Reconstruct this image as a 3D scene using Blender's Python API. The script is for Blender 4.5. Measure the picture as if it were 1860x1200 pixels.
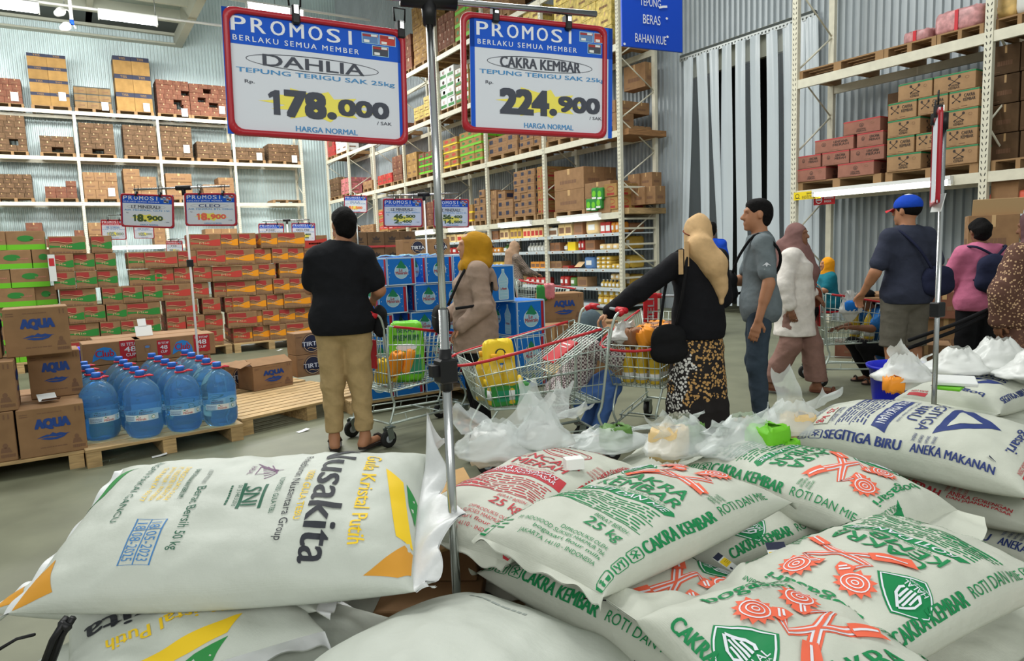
import bpy, math, random
import numpy as np
from mathutils import Vector, Matrix, noise
from mathutils.geometry import tessellate_polygon
for o in list(bpy.data.objects): bpy.data.objects.remove(o)
S = bpy.context.scene; COL = S.collection
random.seed(7)
# ------------------------------------------------------------------ camera, world, lights, exposure
F = 1262.5; YAW, PIT, ROL = (math.radians(a) for a in (32.12, 6.65, -2.05)); H = 1.4
_fw = np.array([math.sin(YAW)*math.cos(PIT), math.cos(YAW)*math.cos(PIT), -math.sin(PIT)])
_rt = np.array([math.cos(YAW), -math.sin(YAW), 0.]); _up = np.cross(_rt, _fw)
RT = math.cos(ROL)*_rt+math.sin(ROL)*_up; UP = -math.sin(ROL)*_rt+math.cos(ROL)*_up
CP = np.array([0, 0, H])
cam = bpy.data.cameras.new('camera'); cam.sensor_width = 36; cam.lens = 36*F/1860; cam.clip_end = 200
cam_o = bpy.data.objects.new('camera', cam); COL.objects.link(cam_o)
cam_o.matrix_world = Matrix([[RT[i], UP[i], -_fw[i], CP[i]] for i in range(3)]+[[0, 0, 0, 1]])
S.camera = cam_o
vs = S.view_settings; vs.view_transform = 'Standard'; vs.look = 'None'; vs.gamma = 1; vs.use_curve_mapping = False; vs.exposure = 0.0
W = bpy.data.worlds.new('world'); S.world = W; W.use_nodes = True
W.node_tree.nodes['Background'].inputs[0].default_value = (.93, 1., .95, 1)
W.node_tree.nodes['Background'].inputs[1].default_value = .46
def area(name, loc, rot, sx, sy, power, col=(1, 1, .97)):
    l = bpy.data.lights.new(name, 'AREA'); l.shape = 'RECTANGLE'; l.size = sx; l.size_y = sy; l.energy = power; l.color = col
    o = bpy.data.objects.new(name, l); COL.objects.link(o); o.location = loc; o.rotation_euler = rot
    return o
R0 = math.radians
# rows of ceiling luminaires of the hall
for (x, y, z, sx, sy, p) in ((1.5, 1.2, 7.5, 3, 1.2, 15), (4.5, 6, 8, 6, 1.2, 400), (0, 9, 8, 6, 1.2, 480), (5.5, 13, 8.2, 5, 1.2, 220), (0, 18, 8.3, 8, 1.2, 800), (5.5, 22, 8.5, 6, 1.2, 600), (-1.5, 24, 7.9, 9, 1., 950), (5.5, 27., 9, 5, 1., 800)):
    area('ceiling_lamp', (x, y, z), (R0(55) if y == 24 else 0, 0, 0), sx, sy, p)
for x, y in ((-4.5, -3.5), (0.5, -5.)): area('ceiling_lamp', (x, y, 4.2), (R0(62), 0, R0(-32)), 5, 1.4, 150)  # added fill lights behind the camera, tilted to brighten signs and sack sides
# ------------------------------------------------------------------ pixel -> point helpers (photo frame 1860 x 1200)
def ray(u, v): return _fw+RT*(u-930)/F-UP*(v-600)/F
def at_z(u, v, z): d = ray(u, v); return CP+d*(z-H)/d[2]
def at_x(u, v, x): d = ray(u, v); return CP+d*x/d[0]
def at_y(u, v, y): d = ray(u, v); return CP+d*y/d[1]
def at_d(u, v, t): return CP+ray(u, v)*t
def R(a): return math.radians(a)
def sr(c): return tuple(((v/255)/12.92 if v/255 <= .04045 else ((v/255+.055)/1.055)**2.4) for v in c)
# ------------------------------------------------------------------ materials
MATS = {}
def mat(name, rgb, rough=.6, metal=0, kind=None, scale=20., amt=.1, bump=.0, trans=0, emit=0, alpha=1, ior=1.45, spec=.4, rgb2=None):
    """rgb in sRGB 0..255; kind: noise / wood / weave / cloth / concrete / sheet"""
    if name in MATS: return MATS[name]
    m = bpy.data.materials.new(name); m.use_nodes = True; nt = m.node_tree; N = nt.nodes; L = nt.links
    b = N['Principled BSDF']; c = sr(rgb)
    b.inputs['Base Color'].default_value = (*c, 1); b.inputs['Roughness'].default_value = rough; b.inputs['Metallic'].default_value = metal
    b.inputs['Specular IOR Level'].default_value = spec; b.inputs['IOR'].default_value = ior
    if trans: b.inputs['Transmission Weight'].default_value = trans
    if alpha < 1: b.inputs['Alpha'].default_value = alpha
    if emit: b.inputs['Emission Color'].default_value = (*c, 1); b.inputs['Emission Strength'].default_value = emit
    m.diffuse_color = (*c, 1)
    if kind:
        tc = N.new('ShaderNodeTexCoord'); mp = N.new('ShaderNodeMapping'); L.new(tc.outputs['Object'], mp.inputs[0])
        if kind == 'wood': mp.inputs['Scale'].default_value = (1, 9, 9)
        tx = N.new('ShaderNodeTexNoise'); tx.inputs['Scale'].default_value = scale; tx.inputs['Detail'].default_value = 6 if kind in ('concrete', 'wood') else 3
        L.new(mp.outputs[0], tx.inputs['Vector'])
        oi = N.new('ShaderNodeObjectInfo')
        r = N.new('ShaderNodeValToRGB'); c2 = sr(rgb2) if rgb2 else tuple(x*(1-amt*2.2) for x in c)
        r.color_ramp.elements[0].position = .3; r.color_ramp.elements[1].position = .7
        r.color_ramp.elements[0].color = (*c2, 1); r.color_ramp.elements[1].color = (*[min(1, x*(1+amt*.6)) for x in c], 1)
        L.new(tx.outputs['Fac'], r.inputs[0])
        hv = N.new('ShaderNodeHueSaturation'); mr = N.new('ShaderNodeMapRange'); mr.inputs['To Min'].default_value = 1-amt*.8; mr.inputs['To Max'].default_value = 1+amt*.8
        L.new(oi.outputs['Random'], mr.inputs[0]); L.new(mr.outputs[0], hv.inputs['Value']); L.new(r.outputs[0], hv.inputs['Color']); L.new(hv.outputs[0], b.inputs['Base Color'])
        if bump:
            bp = N.new('ShaderNodeBump'); bp.inputs['Strength'].default_value = min(1, bump); bp.inputs['Distance'].default_value = .01
            if kind == 'weave':
                w1 = N.new('ShaderNodeTexWave'); w1.inputs['Scale'].default_value = 150; w1.bands_direction = 'X'
                w2 = N.new('ShaderNodeTexWave'); w2.inputs['Scale'].default_value = 150; w2.bands_direction = 'Y'
                L.new(tc.outputs['Object'], w1.inputs[0]); L.new(tc.outputs['Object'], w2.inputs[0])
                n2 = N.new('ShaderNodeTexNoise'); n2.inputs['Scale'].default_value = 16; n2.inputs['Detail'].default_value = 4; L.new(tc.outputs['Object'], n2.inputs['Vector'])
                ad = N.new('ShaderNodeMath'); ad.operation = 'MAXIMUM'; L.new(w1.outputs['Fac'], ad.inputs[0]); L.new(w2.outputs['Fac'], ad.inputs[1])
                am = N.new('ShaderNodeMath'); am.operation = 'MULTIPLY_ADD'; am.inputs[1].default_value = .035; L.new(ad.outputs[0], am.inputs[0]); L.new(n2.outputs['Fac'], am.inputs[2])
                L.new(am.outputs[0], bp.inputs['Height'])
            else:
                n2 = N.new('ShaderNodeTexNoise'); n2.inputs['Scale'].default_value = scale*(1 if kind != 'concrete' else 6); n2.inputs['Detail'].default_value = 4; L.new(mp.outputs[0], n2.inputs['Vector'])
                L.new(n2.outputs['Fac'], bp.inputs['Height'])
            L.new(bp.outputs[0], b.inputs['Normal'])
    MATS[name] = m; return m
def M(n): return MATS[n]
mat('white', (235, 235, 232), .5); mat('offwhite', (214, 215, 210), .6); mat('black', (22, 22, 24), .45); mat('rubber', (28, 28, 28), .7)
mat('chrome', (190, 192, 192), .22, 1); mat('steel', (150, 154, 152), .35, .9); mat('zinc', (132, 142, 136), .42, .75)
mat('red_plastic', (196, 34, 44), .35); mat('frame_red', (168, 34, 46), .3); mat('blue_print', (34, 88, 196), .6, spec=.15); mat('white_print', (222, 225, 232), .5)
mat('sign_white', (212, 216, 224), .6, spec=.2); mat('sign_dark', (62, 66, 78), .5); mat('sign_cyan', (66, 136, 190), .5); mat('sign_yellow', (236, 222, 92), .5); mat('sign_orange', (232, 108, 84), .5); mat('sign_green', (70, 90, 50), .5)
mat('cream', (216, 212, 192), .45, kind='noise', scale=8, amt=.05); mat('slot', (40, 40, 38), .8)
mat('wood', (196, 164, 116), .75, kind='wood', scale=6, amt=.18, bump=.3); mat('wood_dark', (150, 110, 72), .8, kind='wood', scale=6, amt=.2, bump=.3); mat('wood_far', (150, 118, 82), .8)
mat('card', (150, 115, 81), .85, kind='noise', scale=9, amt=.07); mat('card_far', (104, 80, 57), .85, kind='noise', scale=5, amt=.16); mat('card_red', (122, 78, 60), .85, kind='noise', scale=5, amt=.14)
mat('card_tan', (140, 112, 76), .85, kind='noise', scale=5, amt=.12); mat('card_yel', (160, 124, 72), .85, kind='noise', scale=5, amt=.1); mat('card_in', (96, 66, 46), .9); mat('card_lite', (206, 172, 128), .8)
mat('tape', (196, 160, 112), .35); mat('navy', (40, 44, 66), .6); mat('ink', (58, 48, 44), .7); mat('ink_soft', (124, 92, 70), .8); mat('label_white', (222, 224, 222), .6)
mat('tube', (245, 250, 255), .5, emit=13.); mat('lamp_house', (230, 232, 230), .5)
mat('concrete', (114, 116, 95), .55, kind='concrete', scale=2.2, amt=.12, bump=.1, spec=.35)
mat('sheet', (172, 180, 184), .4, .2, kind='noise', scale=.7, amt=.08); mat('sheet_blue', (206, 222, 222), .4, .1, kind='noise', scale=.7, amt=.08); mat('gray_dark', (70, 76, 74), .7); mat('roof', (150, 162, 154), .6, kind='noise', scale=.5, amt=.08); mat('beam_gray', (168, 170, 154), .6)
# ------------------------------------------------------------------ mesh builder
class MB:
    def __init__(s): s.v = []; s.f = []; s.m = []; s.sm = []; s.mats = []
    def mi(s, n):
        if n not in s.mats: s.mats.append(n)
        return s.mats.index(n)
    def add(s, vs, fs, m, smooth=False, T=None):
        k = len(s.v); i = s.mi(m)
        if T is not None: vs = [tuple(T @ Vector(p)) for p in vs]
        s.v += [tuple(p) for p in vs]
        for f in fs: s.f.append(tuple(a+k for a in f)); s.m.append(i); s.sm.append(smooth)
        return s
    def box(s, x0, y0, z0, x1, y1, z1, m, T=None):
        vs = [(x0, y0, z0), (x1, y0, z0), (x1, y1, z0), (x0, y1, z0), (x0, y0, z1), (x1, y0, z1), (x1, y1, z1), (x0, y1, z1)]
        return s.add(vs, [(3, 2, 1, 0), (4, 5, 6, 7), (0, 1, 5, 4), (1, 2, 6, 5), (2, 3, 7, 6), (3, 0, 4, 7)], m, False, T)
    def rbox(s, x0, y0, z0, x1, y1, z1, m, c=.004, T=None):
        vs = []; ix = {}
        X = (x0, x1); Y = (y0, y1); Z = (z0, z1)
        for i in (0, 1):
            for j in (0, 1):
                for k in (0, 1):
                    sx, sy, sz = 1-2*i, 1-2*j, 1-2*k
                    for a, p in enumerate(((X[i], Y[j]+sy*c, Z[k]+sz*c), (X[i]+sx*c, Y[j], Z[k]+sz*c), (X[i]+sx*c, Y[j]+sy*c, Z[k]))):
                        ix[i, j, k, a] = len(vs); vs.append(p)
        fs = []
        for a in range(3):
            for e in (0, 1):
                q = []
                for (p, r) in ((0, 0), (1, 0), (1, 1), (0, 1)):
                    t = [p, r]; t.insert(a, e); q.append(ix[t[0], t[1], t[2], a])
                fs.append(tuple(q) if (e == 1) == (a != 1) else tuple(q[::-1]))
        for a in range(3):
            b, d = [q for q in range(3) if q != a]
            for e in (0, 1):
                for g in (0, 1):
                    def K(u, face):
                        t = [0, 0, 0]; t[a] = u; t[b] = e; t[d] = g; return ix[t[0], t[1], t[2], face]
                    q = (K(0, b), K(1, b), K(1, d), K(0, d)); fs.append(q)
        for i in (0, 1):
            for j in (0, 1):
                for k in (0, 1): fs.append((ix[i, j, k, 0], ix[i, j, k, 1], ix[i, j, k, 2]))
        return s.add(vs, fs, m, False, T)
    def tube(s, pts, r, m, n=6, closed=False, T=None, smooth=True):
        P = [Vector(p) for p in pts]; L = len(P); rr = r if isinstance(r, (list, tuple)) else [r]*L
        vs = []; fs = []; prev = None
        for i in range(L):
            a = P[(i-1) % L] if (closed or i > 0) else P[i]; b = P[(i+1) % L] if (closed or i < L-1) else P[i]
            t = (b-a).normalized()
            if prev is None:
                u = t.cross(Vector((0, 0, 1)));  u = u.normalized() if u.length > .05 else t.cross(Vector((1, 0, 0))).normalized()
            else:
                u = prev-t*prev.dot(t); u = u.normalized() if u.length > 1e-6 else t.orthogonal().normalized()
            prev = u; w = t.cross(u)
            for k in range(n):
                an = 2*math.pi*k/n; vs.append(P[i]+(u*math.cos(an)+w*math.sin(an))*rr[i])
        for i in range(L if closed else L-1):
            j = (i+1) % L
            for k in range(n): fs.append((i*n+k, i*n+(k+1) % n, j*n+(k+1) % n, j*n+k))
        if not closed: fs += [tuple(range(n))[::-1], tuple((L-1)*n+k for k in range(n))]
        return s.add(vs, fs, m, smooth, T)
    def lathe(s, prof, m, n=24, T=None, smooth=True, mod=None):
        vs = []; fs = []
        for (r, z) in prof:
            for k in range(n):
                a = 2*math.pi*k/n; q = r*(mod(a, z) if mod else 1); vs.append((q*math.cos(a), q*math.sin(a), z))
        for i in range(len(prof)-1):
            for k in range(n): fs.append((i*n+k, i*n+(k+1) % n, (i+1)*n+(k+1) % n, (i+1)*n+k))
        fs += [tuple(range(n))[::-1], tuple((len(prof)-1)*n+k for k in range(n))]
        return s.add(vs, fs, m, smooth, T)
    def grid(s, fn, nu, nv, m, smooth=True, flip=False):
        vs = [fn(i/nu, j/nv) for j in range(nv+1) for i in range(nu+1)]; w = nu+1
        fs = [(j*w+i, j*w+i+1, (j+1)*w+i+1, (j+1)*w+i) for j in range(nv) for i in range(nu)]
        if flip: fs = [f[::-1] for f in fs]
        return s.add(vs, fs, m, smooth)
    def mesh(s, name):
        me = bpy.data.meshes.new(name); me.from_pydata([tuple(map(float, p)) for p in s.v], [], s.f)
        for n in s.mats: me.materials.append(MATS[n])
        me.polygons.foreach_set('material_index', s.m); me.polygons.foreach_set('use_smooth', s.sm); me.update()
        return me
    def build(s, name, parent=None, loc=None, rz=0):
        return obj(name, s.mesh(name), parent, loc, rz)
def obj(name, me, parent=None, loc=None, rz=0):
    o = bpy.data.objects.new(name, me); COL.objects.link(o)
    if parent is not None: o.parent = parent
    if loc is not None: o.location = loc
    if rz: o.rotation_euler = (0, 0, rz)
    return o
def tag(o, label, cat, group=None, kind=None):
    o['label'] = label; o['category'] = cat
    if group: o['group'] = group
    if kind: o['kind'] = kind
    return o
def struct(o): o['kind'] = 'structure'; return o
def empty(name, loc=(0, 0, 0), rz=0):
    o = bpy.data.objects.new(name, None); COL.objects.link(o); o.location = loc; o.rotation_euler = (0, 0, rz); o.empty_display_size = .1
    return o
def dup(root, loc, rz=None, label=None, cat=None, group=None):
    r = root.copy(); COL.objects.link(r); r.location = loc
    if rz is not None: r.rotation_euler = (0, 0, rz)
    if label: r['label'] = label
    if group: r['group'] = group
    for ch in list(root.children):
        c = ch.copy(); COL.objects.link(c); c.parent = r
        for g in list(ch.children):
            d = g.copy(); COL.objects.link(d); d.parent = c
    return r
ORD = 'first second third fourth fifth sixth seventh eighth ninth tenth eleventh twelfth'.split()
def Tr(x=0, y=0, z=0, rz=0, rx=0, ry=0): return Matrix.Translation((x, y, z)) @ Matrix.Rotation(rz, 4, 'Z') @ Matrix.Rotation(ry, 4, 'Y') @ Matrix.Rotation(rx, 4, 'X')
# ------------------------------------------------------------------ printed artwork (2D polygons, mapped on surfaces)
_TX = {}
def text2d(s, bold=0., shear=0., space=1., res=3):
    k = (s, shear, space, res)
    if k in _TX: return _TX[k]
    cu = bpy.data.curves.new('lettering', 'FONT'); cu.body = s; cu.resolution_u = res;  cu.shear = shear; cu.space_character = space; cu.fill_mode = 'FRONT'
    o = bpy.data.objects.new('lettering', cu); me = o.to_mesh()
    n = len(me.vertices); co = np.zeros(n*3); me.vertices.foreach_get('co', co); co = co.reshape(-1, 3)[:, :2].copy()
    fs = [tuple(p.vertices) for p in me.polygons]
    nz = 1. if (len(me.polygons) == 0 or me.polygons[0].normal.z > 0) else -1.
    if nz < 0: fs = [f[::-1] for f in fs]
    o.to_mesh_clear(); bpy.data.objects.remove(o); bpy.data.curves.remove(cu)
    _TX[k] = (co, fs); return co, fs
def tess(poly):
    t = tessellate_polygon([[Vector((p[0], p[1], 0)) for p in poly]]); out = []
    for a, b, c in t:
        p, q, r = poly[a], poly[b], poly[c]
        out.append((a, b, c) if (q[0]-p[0])*(r[1]-p[1])-(q[1]-p[1])*(r[0]-p[0]) > 0 else (a, c, b))
    return out
class Art:
    def __init__(s): s.it = []
    def raw(s, vs, fs, m, layer=1): s.it.append((np.array(vs, float), list(fs), m, layer)); return s
    def text(s, t, x0, y0, x1, y1, m, bold=.02, rot=0, shear=0, space=1., layer=2, res=3, keep=False):
        co, fs = text2d(t, bold, shear, space, res)
        if len(co) == 0: return s
        lo = co.min(0); hi = co.max(0); q = (co-lo)/np.maximum(hi-lo, 1e-6); w, h = x1-x0, y1-y0
        if rot in (90, -90): a = np.stack([1-q[:, 1], q[:, 0]], 1) if rot == 90 else np.stack([q[:, 1], 1-q[:, 0]], 1)
        elif rot == 180: a = 1-q
        else: a = q
        P = np.array([x0, y0])+a*np.array([w, h]); n = max(1, len(t)); L, T = (w, h) if not rot or rot == 180 else (h, w)
        d = min(bold*.9*T, .09*L/n) if bold >= .02 else 0; D = np.array([d, 0]) if not rot or rot == 180 else np.array([0, d])
        hv = bold >= .06; d, D = (d*1.6, D*1.6) if hv else (d, D); E = np.array([0, d*.7]) if not rot or rot == 180 else np.array([d*.7, 0])
        for q in ((-1, -.5, 0, .5, 1) if hv else (-1, 0, 1) if d else (0,)):
            for e in ((-1, 0, 1) if hv else (0,)): s.raw(P+D*q+E*e, fs, m, layer); layer += .12
        return s
    def poly(s, pts, m, layer=1): s.raw(pts, tess(pts), m, layer); return s
    def rect(s, x0, y0, x1, y1, m, layer=1): return s.raw([(x0, y0), (x1, y0), (x1, y1), (x0, y1)], [(0, 1, 2, 3)], m, layer)
    def ell(s, cx, cy, rx, ry, m, n=24, layer=1): return s.raw([(cx+rx*math.cos(2*math.pi*k/n), cy+ry*math.sin(2*math.pi*k/n)) for k in range(n)], [tuple(range(n))], m, layer)
    def ring(s, cx, cy, rx, ry, w, m, n=32, layer=1):
        o = [(cx+rx*math.cos(2*math.pi*k/n), cy+ry*math.sin(2*math.pi*k/n)) for k in range(n)]
        i = [(cx+(rx-w)*math.cos(2*math.pi*k/n), cy+(ry-w)*math.sin(2*math.pi*k/n)) for k in range(n)]
        return s.raw(o+i, [(k, (k+1) % n, n+(k+1) % n, n+k) for k in range(n)], m, layer)
    def line(s, pts, w, m, layer=1, closed=False):
        n = len(pts); P = [Vector(p) for p in pts]; vs = []
        for i in range(n):
            a = P[(i-1) % n] if (closed or i) else P[i]; b = P[(i+1) % n] if (closed or i < n-1) else P[i]
            t = (b-a).normalized(); u = Vector((-t.y, t.x))*w/2; vs += [P[i]-u, P[i]+u]
        fs = [(2*i, 2*((i+1) % n), 2*((i+1) % n)+1, 2*i+1) for i in range(n if closed else n-1)]
        return s.raw([tuple(v) for v in vs], fs, m, layer)
    def frame(s, x0, y0, x1, y1, w, m, layer=1): return s.line([(x0, y0), (x1, y0), (x1, y1), (x0, y1)], w, m, layer, True)
    def one(s, x0, y0, x1, y1, m, layer=3, w=.36):
        W_, Hh = x1-x0, y1-y0; b = W_*w; c = x0+W_*.62
        return s.poly([(c-b/2, y0), (c+b/2, y0), (c+b/2, y1), (c-b*.2, y1), (c-b*.9, y1-Hh*.1), (c-b*1.25, y1-Hh*.2), (c-b*1.05, y1-Hh*.34), (c-b/2, y1-Hh*.26)], m, layer)
    def bars(s, x0, y0, x1, y1, n, m, seed=1, fill=.38):
        r = random.Random(seed); h = (y1-y0)/n
        for i in range(n):
            y = y1-(i+1)*h; x = x0
            while x < x1-.02*(x1-x0):
                l = min(r.uniform(.06, .2)*(x1-x0), x1-x); s.rect(x, y, x+l, y+h*fill, m); x += l+.025*(x1-x0)
        return s
    def put(s, a, fn):
        for v, f, m, l in a.it: s.it.append((np.array([fn(p[0], p[1]) for p in v]), f, m, l))
        return s
    def clip_ok(s): return s
    def emit(s, mb, fn, eps=.0012, cut=0, smooth=False):
        """fn(u,v,e) -> 3D point lifted e above the surface; cut = max edge length in art units"""
        for v, fs, m, l in s.it:
            if cut:
                P = [tuple(p) for p in v]; out = []; cache = {}
                st = [tuple(f[i] for i in (0, k, k+1)) for f in fs for k in range(1, len(f)-1)]
                while st:
                    a, b, c = st.pop(); e = [(math.dist(P[a], P[b]), a, b, c), (math.dist(P[b], P[c]), b, c, a), (math.dist(P[c], P[a]), c, a, b)]
                    d, p, q, r = max(e)
                    if d <= cut: out.append((a, b, c)); continue
                    k = (min(p, q), max(p, q))
                    if k not in cache: cache[k] = len(P); P.append(((P[p][0]+P[q][0])/2, (P[p][1]+P[q][1])/2))
                    w = cache[k]; st += [(p, w, r), (w, q, r)]
                mb.add([fn(x, y, eps*l) for x, y in P], out, m, smooth)
            else: mb.add([fn(x, y, eps*l) for x, y in v], fs, m, smooth)
def on_front(mb, art, x0, z0, y, eps=.0015): art.emit(mb, lambda u, v, e: (x0+u, y-e, z0+v), eps)      # face -y
def on_side(mb, art, y0, z0, x, sgn=1, eps=.0015):                                                     # face +x (sgn 1) / -x (sgn -1)
    art.emit(mb, (lambda u, v, e: (x+e, y0+u, z0+v)) if sgn > 0 else (lambda u, v, e: (x-e, y0-u, z0+v)), eps)
# ================================================================== the setting
fl = MB(); fl.box(-16, -6, -.1, 14.6, 31.6, 0, 'concrete'); struct(fl.build('floor'))
def corrugated(name, L, z0, z1, m, loc, rz, p=.125, d=.042):
    mb = MB(); pts = []; x = 0
    while x < L: pts += [(x, 0), (x+p*.34, 0), (x+p*.46, d), (x+p*.88, d)]; x += p
    pts.append((x, 0)); vs = [(a, b, z) for z in (z0, z1) for a, b in pts]; n = len(pts)
    mb.add(vs, [(i, i+1, n+i+1, n+i) for i in range(n-1)], m)
    mb.box(0, d+.01, z0, L, d+.12, z1, 'gray_dark')
    return struct(mb.build(name, None, loc, rz))
YW = 31.4; XW = 11.0
corrugated('wall_back', 27.5, 0, 14, 'sheet_blue', (-16, YW, 0), 0)
corrugated('wall_right', YW-10.55, 0, 14, 'sheet', (XW, YW, 0), -math.pi/2)
corrugated('wall_right', 3.0, 5.22, 14, 'sheet', (XW, 10.55, 0), -math.pi/2)
corrugated('wall_right', 10.5, 0, 14, 'sheet', (XW, 7.55, 0), -math.pi/2)
mb = MB(); mb.box(XW+.02, 7.5, 4.72, XW+.12, 10.55, 5.25, 'beam_gray'); struct(mb.build('trim_1'))
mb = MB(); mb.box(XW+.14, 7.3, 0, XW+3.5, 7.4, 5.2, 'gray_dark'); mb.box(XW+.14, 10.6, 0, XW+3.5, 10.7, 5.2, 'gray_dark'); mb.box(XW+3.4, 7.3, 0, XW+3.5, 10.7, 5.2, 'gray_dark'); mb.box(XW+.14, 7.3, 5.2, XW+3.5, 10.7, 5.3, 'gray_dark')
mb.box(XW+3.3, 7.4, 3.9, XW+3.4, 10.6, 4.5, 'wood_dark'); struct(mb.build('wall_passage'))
# low roof over the far left corner, with its beams
zc = float(at_y(150, 66, YW)[2]); xe = float(at_y(330, 84, YW)[0])
mb = MB(); mb.box(-16, 15, zc+.75, xe, YW, zc+.8, 'roof')
mb.box(xe-.28, 13, zc-.02, xe, YW, zc+.78, 'beam_gray')
for y in (YW-.3, YW-2.1, 27.4, 24.6, 21.6, 18.4): mb.box(-16, y-.08, zc+.32, xe-.28, y+.08, zc+.75, 'beam_gray')
for x in (-12, -8.6, -5.2, -1.8, 1.4): mb.box(x-.1, 14, zc+.42, x+.1, YW, zc+.74, 'beam_gray')
mb.box(-16, YW-.34, zc-.02, xe-.28, YW, zc+.05, 'beam_gray'); mb.box(-16, YW-1.7, zc+.42, xe-.28, YW-.3, zc+.46, 'gray_dark')
struct(mb.build('ceiling'))
# conduit with tube lamps under the low roof
def tube_lamp(c, L, ang, label, group, r=.05, house=True, dz=0.):
    t = empty('tube_lamp', c, ang); tag(t, label, 'lamp', group)
    a = MB(); a.tube([(-L/2, 0, 0), (-L/2+.02, 0, 0), (L/2-.02, 0, 0), (L/2, 0, 0)], [r*.6, r, r, r*.6], 'tube', 8); a.build('tube', t)
    b = MB(); b.box(-L/2-.04, -r*1.3, r*1.02, L/2+.04, r*1.3, r*1.02+.05, 'lamp_house')
    for sx in (-1, 1): b.box(sx*(L/2+.025)-.02, -r, -r, sx*(L/2+.025)+.02, r, r*1.02, 'lamp_house')
    b.build('housing', t); return t
Yl = 27.0
pa, pb, pc = at_y(233, 34, Yl), at_y(10, 10, Yl), at_y(500, 20, Yl-3.5)
tube_lamp(pa, 1.65, 0, 'ceiling tube lamp hanging in front of the far corrugated wall, middle one', 'ceiling tube lamps', .12)
tube_lamp(pb, 1.65, 0, 'ceiling tube lamp at the top left corner, cut by the frame', 'ceiling tube lamps', .12)
tube_lamp(pc, 1.7, 0, 'ceiling tube lamp directly above the DAHLIA price sign', 'ceiling tube lamps', .11)
mb = MB(); zc2 = pa[2]+.17
mb.tube([(-15, Yl, zc2), (float(at_y(420, 50, Yl)[0])+2.5, Yl, zc2)], .045, 'white', 6)
for x in (-6, -3, .6, 3.2): mb.tube([(x, Yl, zc2), (x, Yl, zc+.7)], .012, 'steel', 4)
tag(mb.build('lamp_conduit'), 'long pale conduit pipe carrying the ceiling tube lamps', 'pipe')
mb = MB(); mb.tube([(pc[0]-1.6, Yl-3.5, pc[2]+.16), (pc[0]+3.2, Yl-3.5, pc[2]+.16)], .04, 'white', 6); mb.tube([(pc[0], Yl-3.5, pc[2]+.16), (pc[0], Yl-3.5, 13.9)], .012, 'steel', 4)
tag(mb.build('lamp_conduit'), 'short conduit pipe above the DAHLIA price sign', 'pipe')
# spotlights on a drop pole
def spot(px, py, label):
    t = empty('spotlight', at_y(px, py, 26.), R(20)); tag(t, label, 'lamp', 'white spotlights')
    a = MB(); a.lathe([(.02, -.2), (.1, -.18), (.13, .1), (.11, .2), (.0, .2)], 'white', 12, T=Tr(0, 0, 0, 0, R(90), R(25))); a.build('lamp_head', t)
    b = MB(); b.tube([(.0, 0, .1), (.25, 0, .12), (.3, 0, .02)], .03, 'white', 6); b.build('bracket', t)
spot(108, 22, 'white spotlight beside the drop pole, upper one'); spot(118, 49, 'white spotlight at the foot of the drop pole, lower one')
mb = MB(); a = at_y(131, 45, 26); mb.tube([a, (a[0], 26, zc+.7)], .05, 'white', 8); o = mb.build('drop_pole'); tag(o, 'white pole hanging down from the low ceiling at upper left', 'pole')
mb = MB(); mb.tube([a, a+np.array([0, 0, .14])], .06, 'blue_print', 8); mb.build('blue_tape', o)
# ================================================================== racking
H1, H2, H3, H4 = 2.03, 3.68, 5.38, 7.06
def upright(mb, x, y, h, w=.095, holes=True, hz=(0, 8)):
    """post whose front face looks along -y at (x, y)"""
    mb.box(x-w/2, y, 0, x+w/2, y+.075, h, 'cream')
    if holes:
        z = hz[0]
        while z < hz[1]:
            for s in (-1, 1):
                p = [(x+s*.012, y-.0015, z), (x+s*.022, y-.0015, z), (x+s*.032, y-.0015, z+.035), (x+s*.022, y-.0015, z+.035)]
                mb.add(p if s > 0 else p[::-1], [(0, 1, 2, 3)], 'slot')
            z += .075
def beam(mb, x0, x1, y, z, h=.13): mb.box(x0, y-.006, z-h/2, x1, y+.045, z+h/2, 'cream'); mb.box(x0, y+.044, z-h/2+.015, x1, y+.05, z+h/2-.015, 'slot')
def rack(name, label, loc, rz, posts, h, levels, depth, detail=True, sidebrace=(), shelves={}, sidey=None):
    t = empty(name, loc, rz); tag(t, label, 'rack')
    for i, x in enumerate(posts):
        u = MB(); upright(u, x, 0, h, holes=detail); u.build('upright', t)
        u = MB(); upright(u, x, depth-.075, h, holes=False); u.build('upright', t)
        b = MB(); z = .25; k = 0; pz = []
        while z < h-1.: b.tube([(x, .05 if k % 2 == 0 else depth-.05, z), (x, depth-.05 if k % 2 == 0 else .05, z+.62)], .016, 'cream', 4); z += .62; k += 1
        for z in sidebrace if i in (0, len(posts)-1) else (): b.box(x-.02, .03, z-.02, x+.02, depth-.03, z+.02, 'cream')
        b.build('brace', t)
    for i in range(len(posts)-1):
        for z in levels:
            b = MB(); beam(b, posts[i]+.045, posts[i+1]-.045, .015, z); b.build('beam', t)
            b = MB(); beam(b, posts[i]+.045, posts[i+1]-.045, depth-.06, z, .12); b.build('beam', t)
        for z in shelves.get(i, ()):
            b = MB(); b.box(posts[i]+.03, .02, z-.035, posts[i+1]-.03, .05, z+.035, 'shelf_rail'); b.box(posts[i]+.03, .05, z+.0, posts[i+1]-.03, depth-.1, z+.03, 'shelf_rail')
            x = posts[i]+.2; r = random.Random(int(z*100)+i)
            while x < posts[i+1]-.3:
                b.box(x, .016, z-.025, x+.09, .02, z+.025, 'label_white'); b.box(x+.02, .0145, z-.015, x+.075, .017, z+.012, 'ink_soft'); x += r.uniform(.22, .5)
            b.build('shelf', t)
    return t
mat('shelf_rail', (196, 206, 212), .4, .2)
LX = [.611+2.7*k for k in range(-6, 4)]
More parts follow.
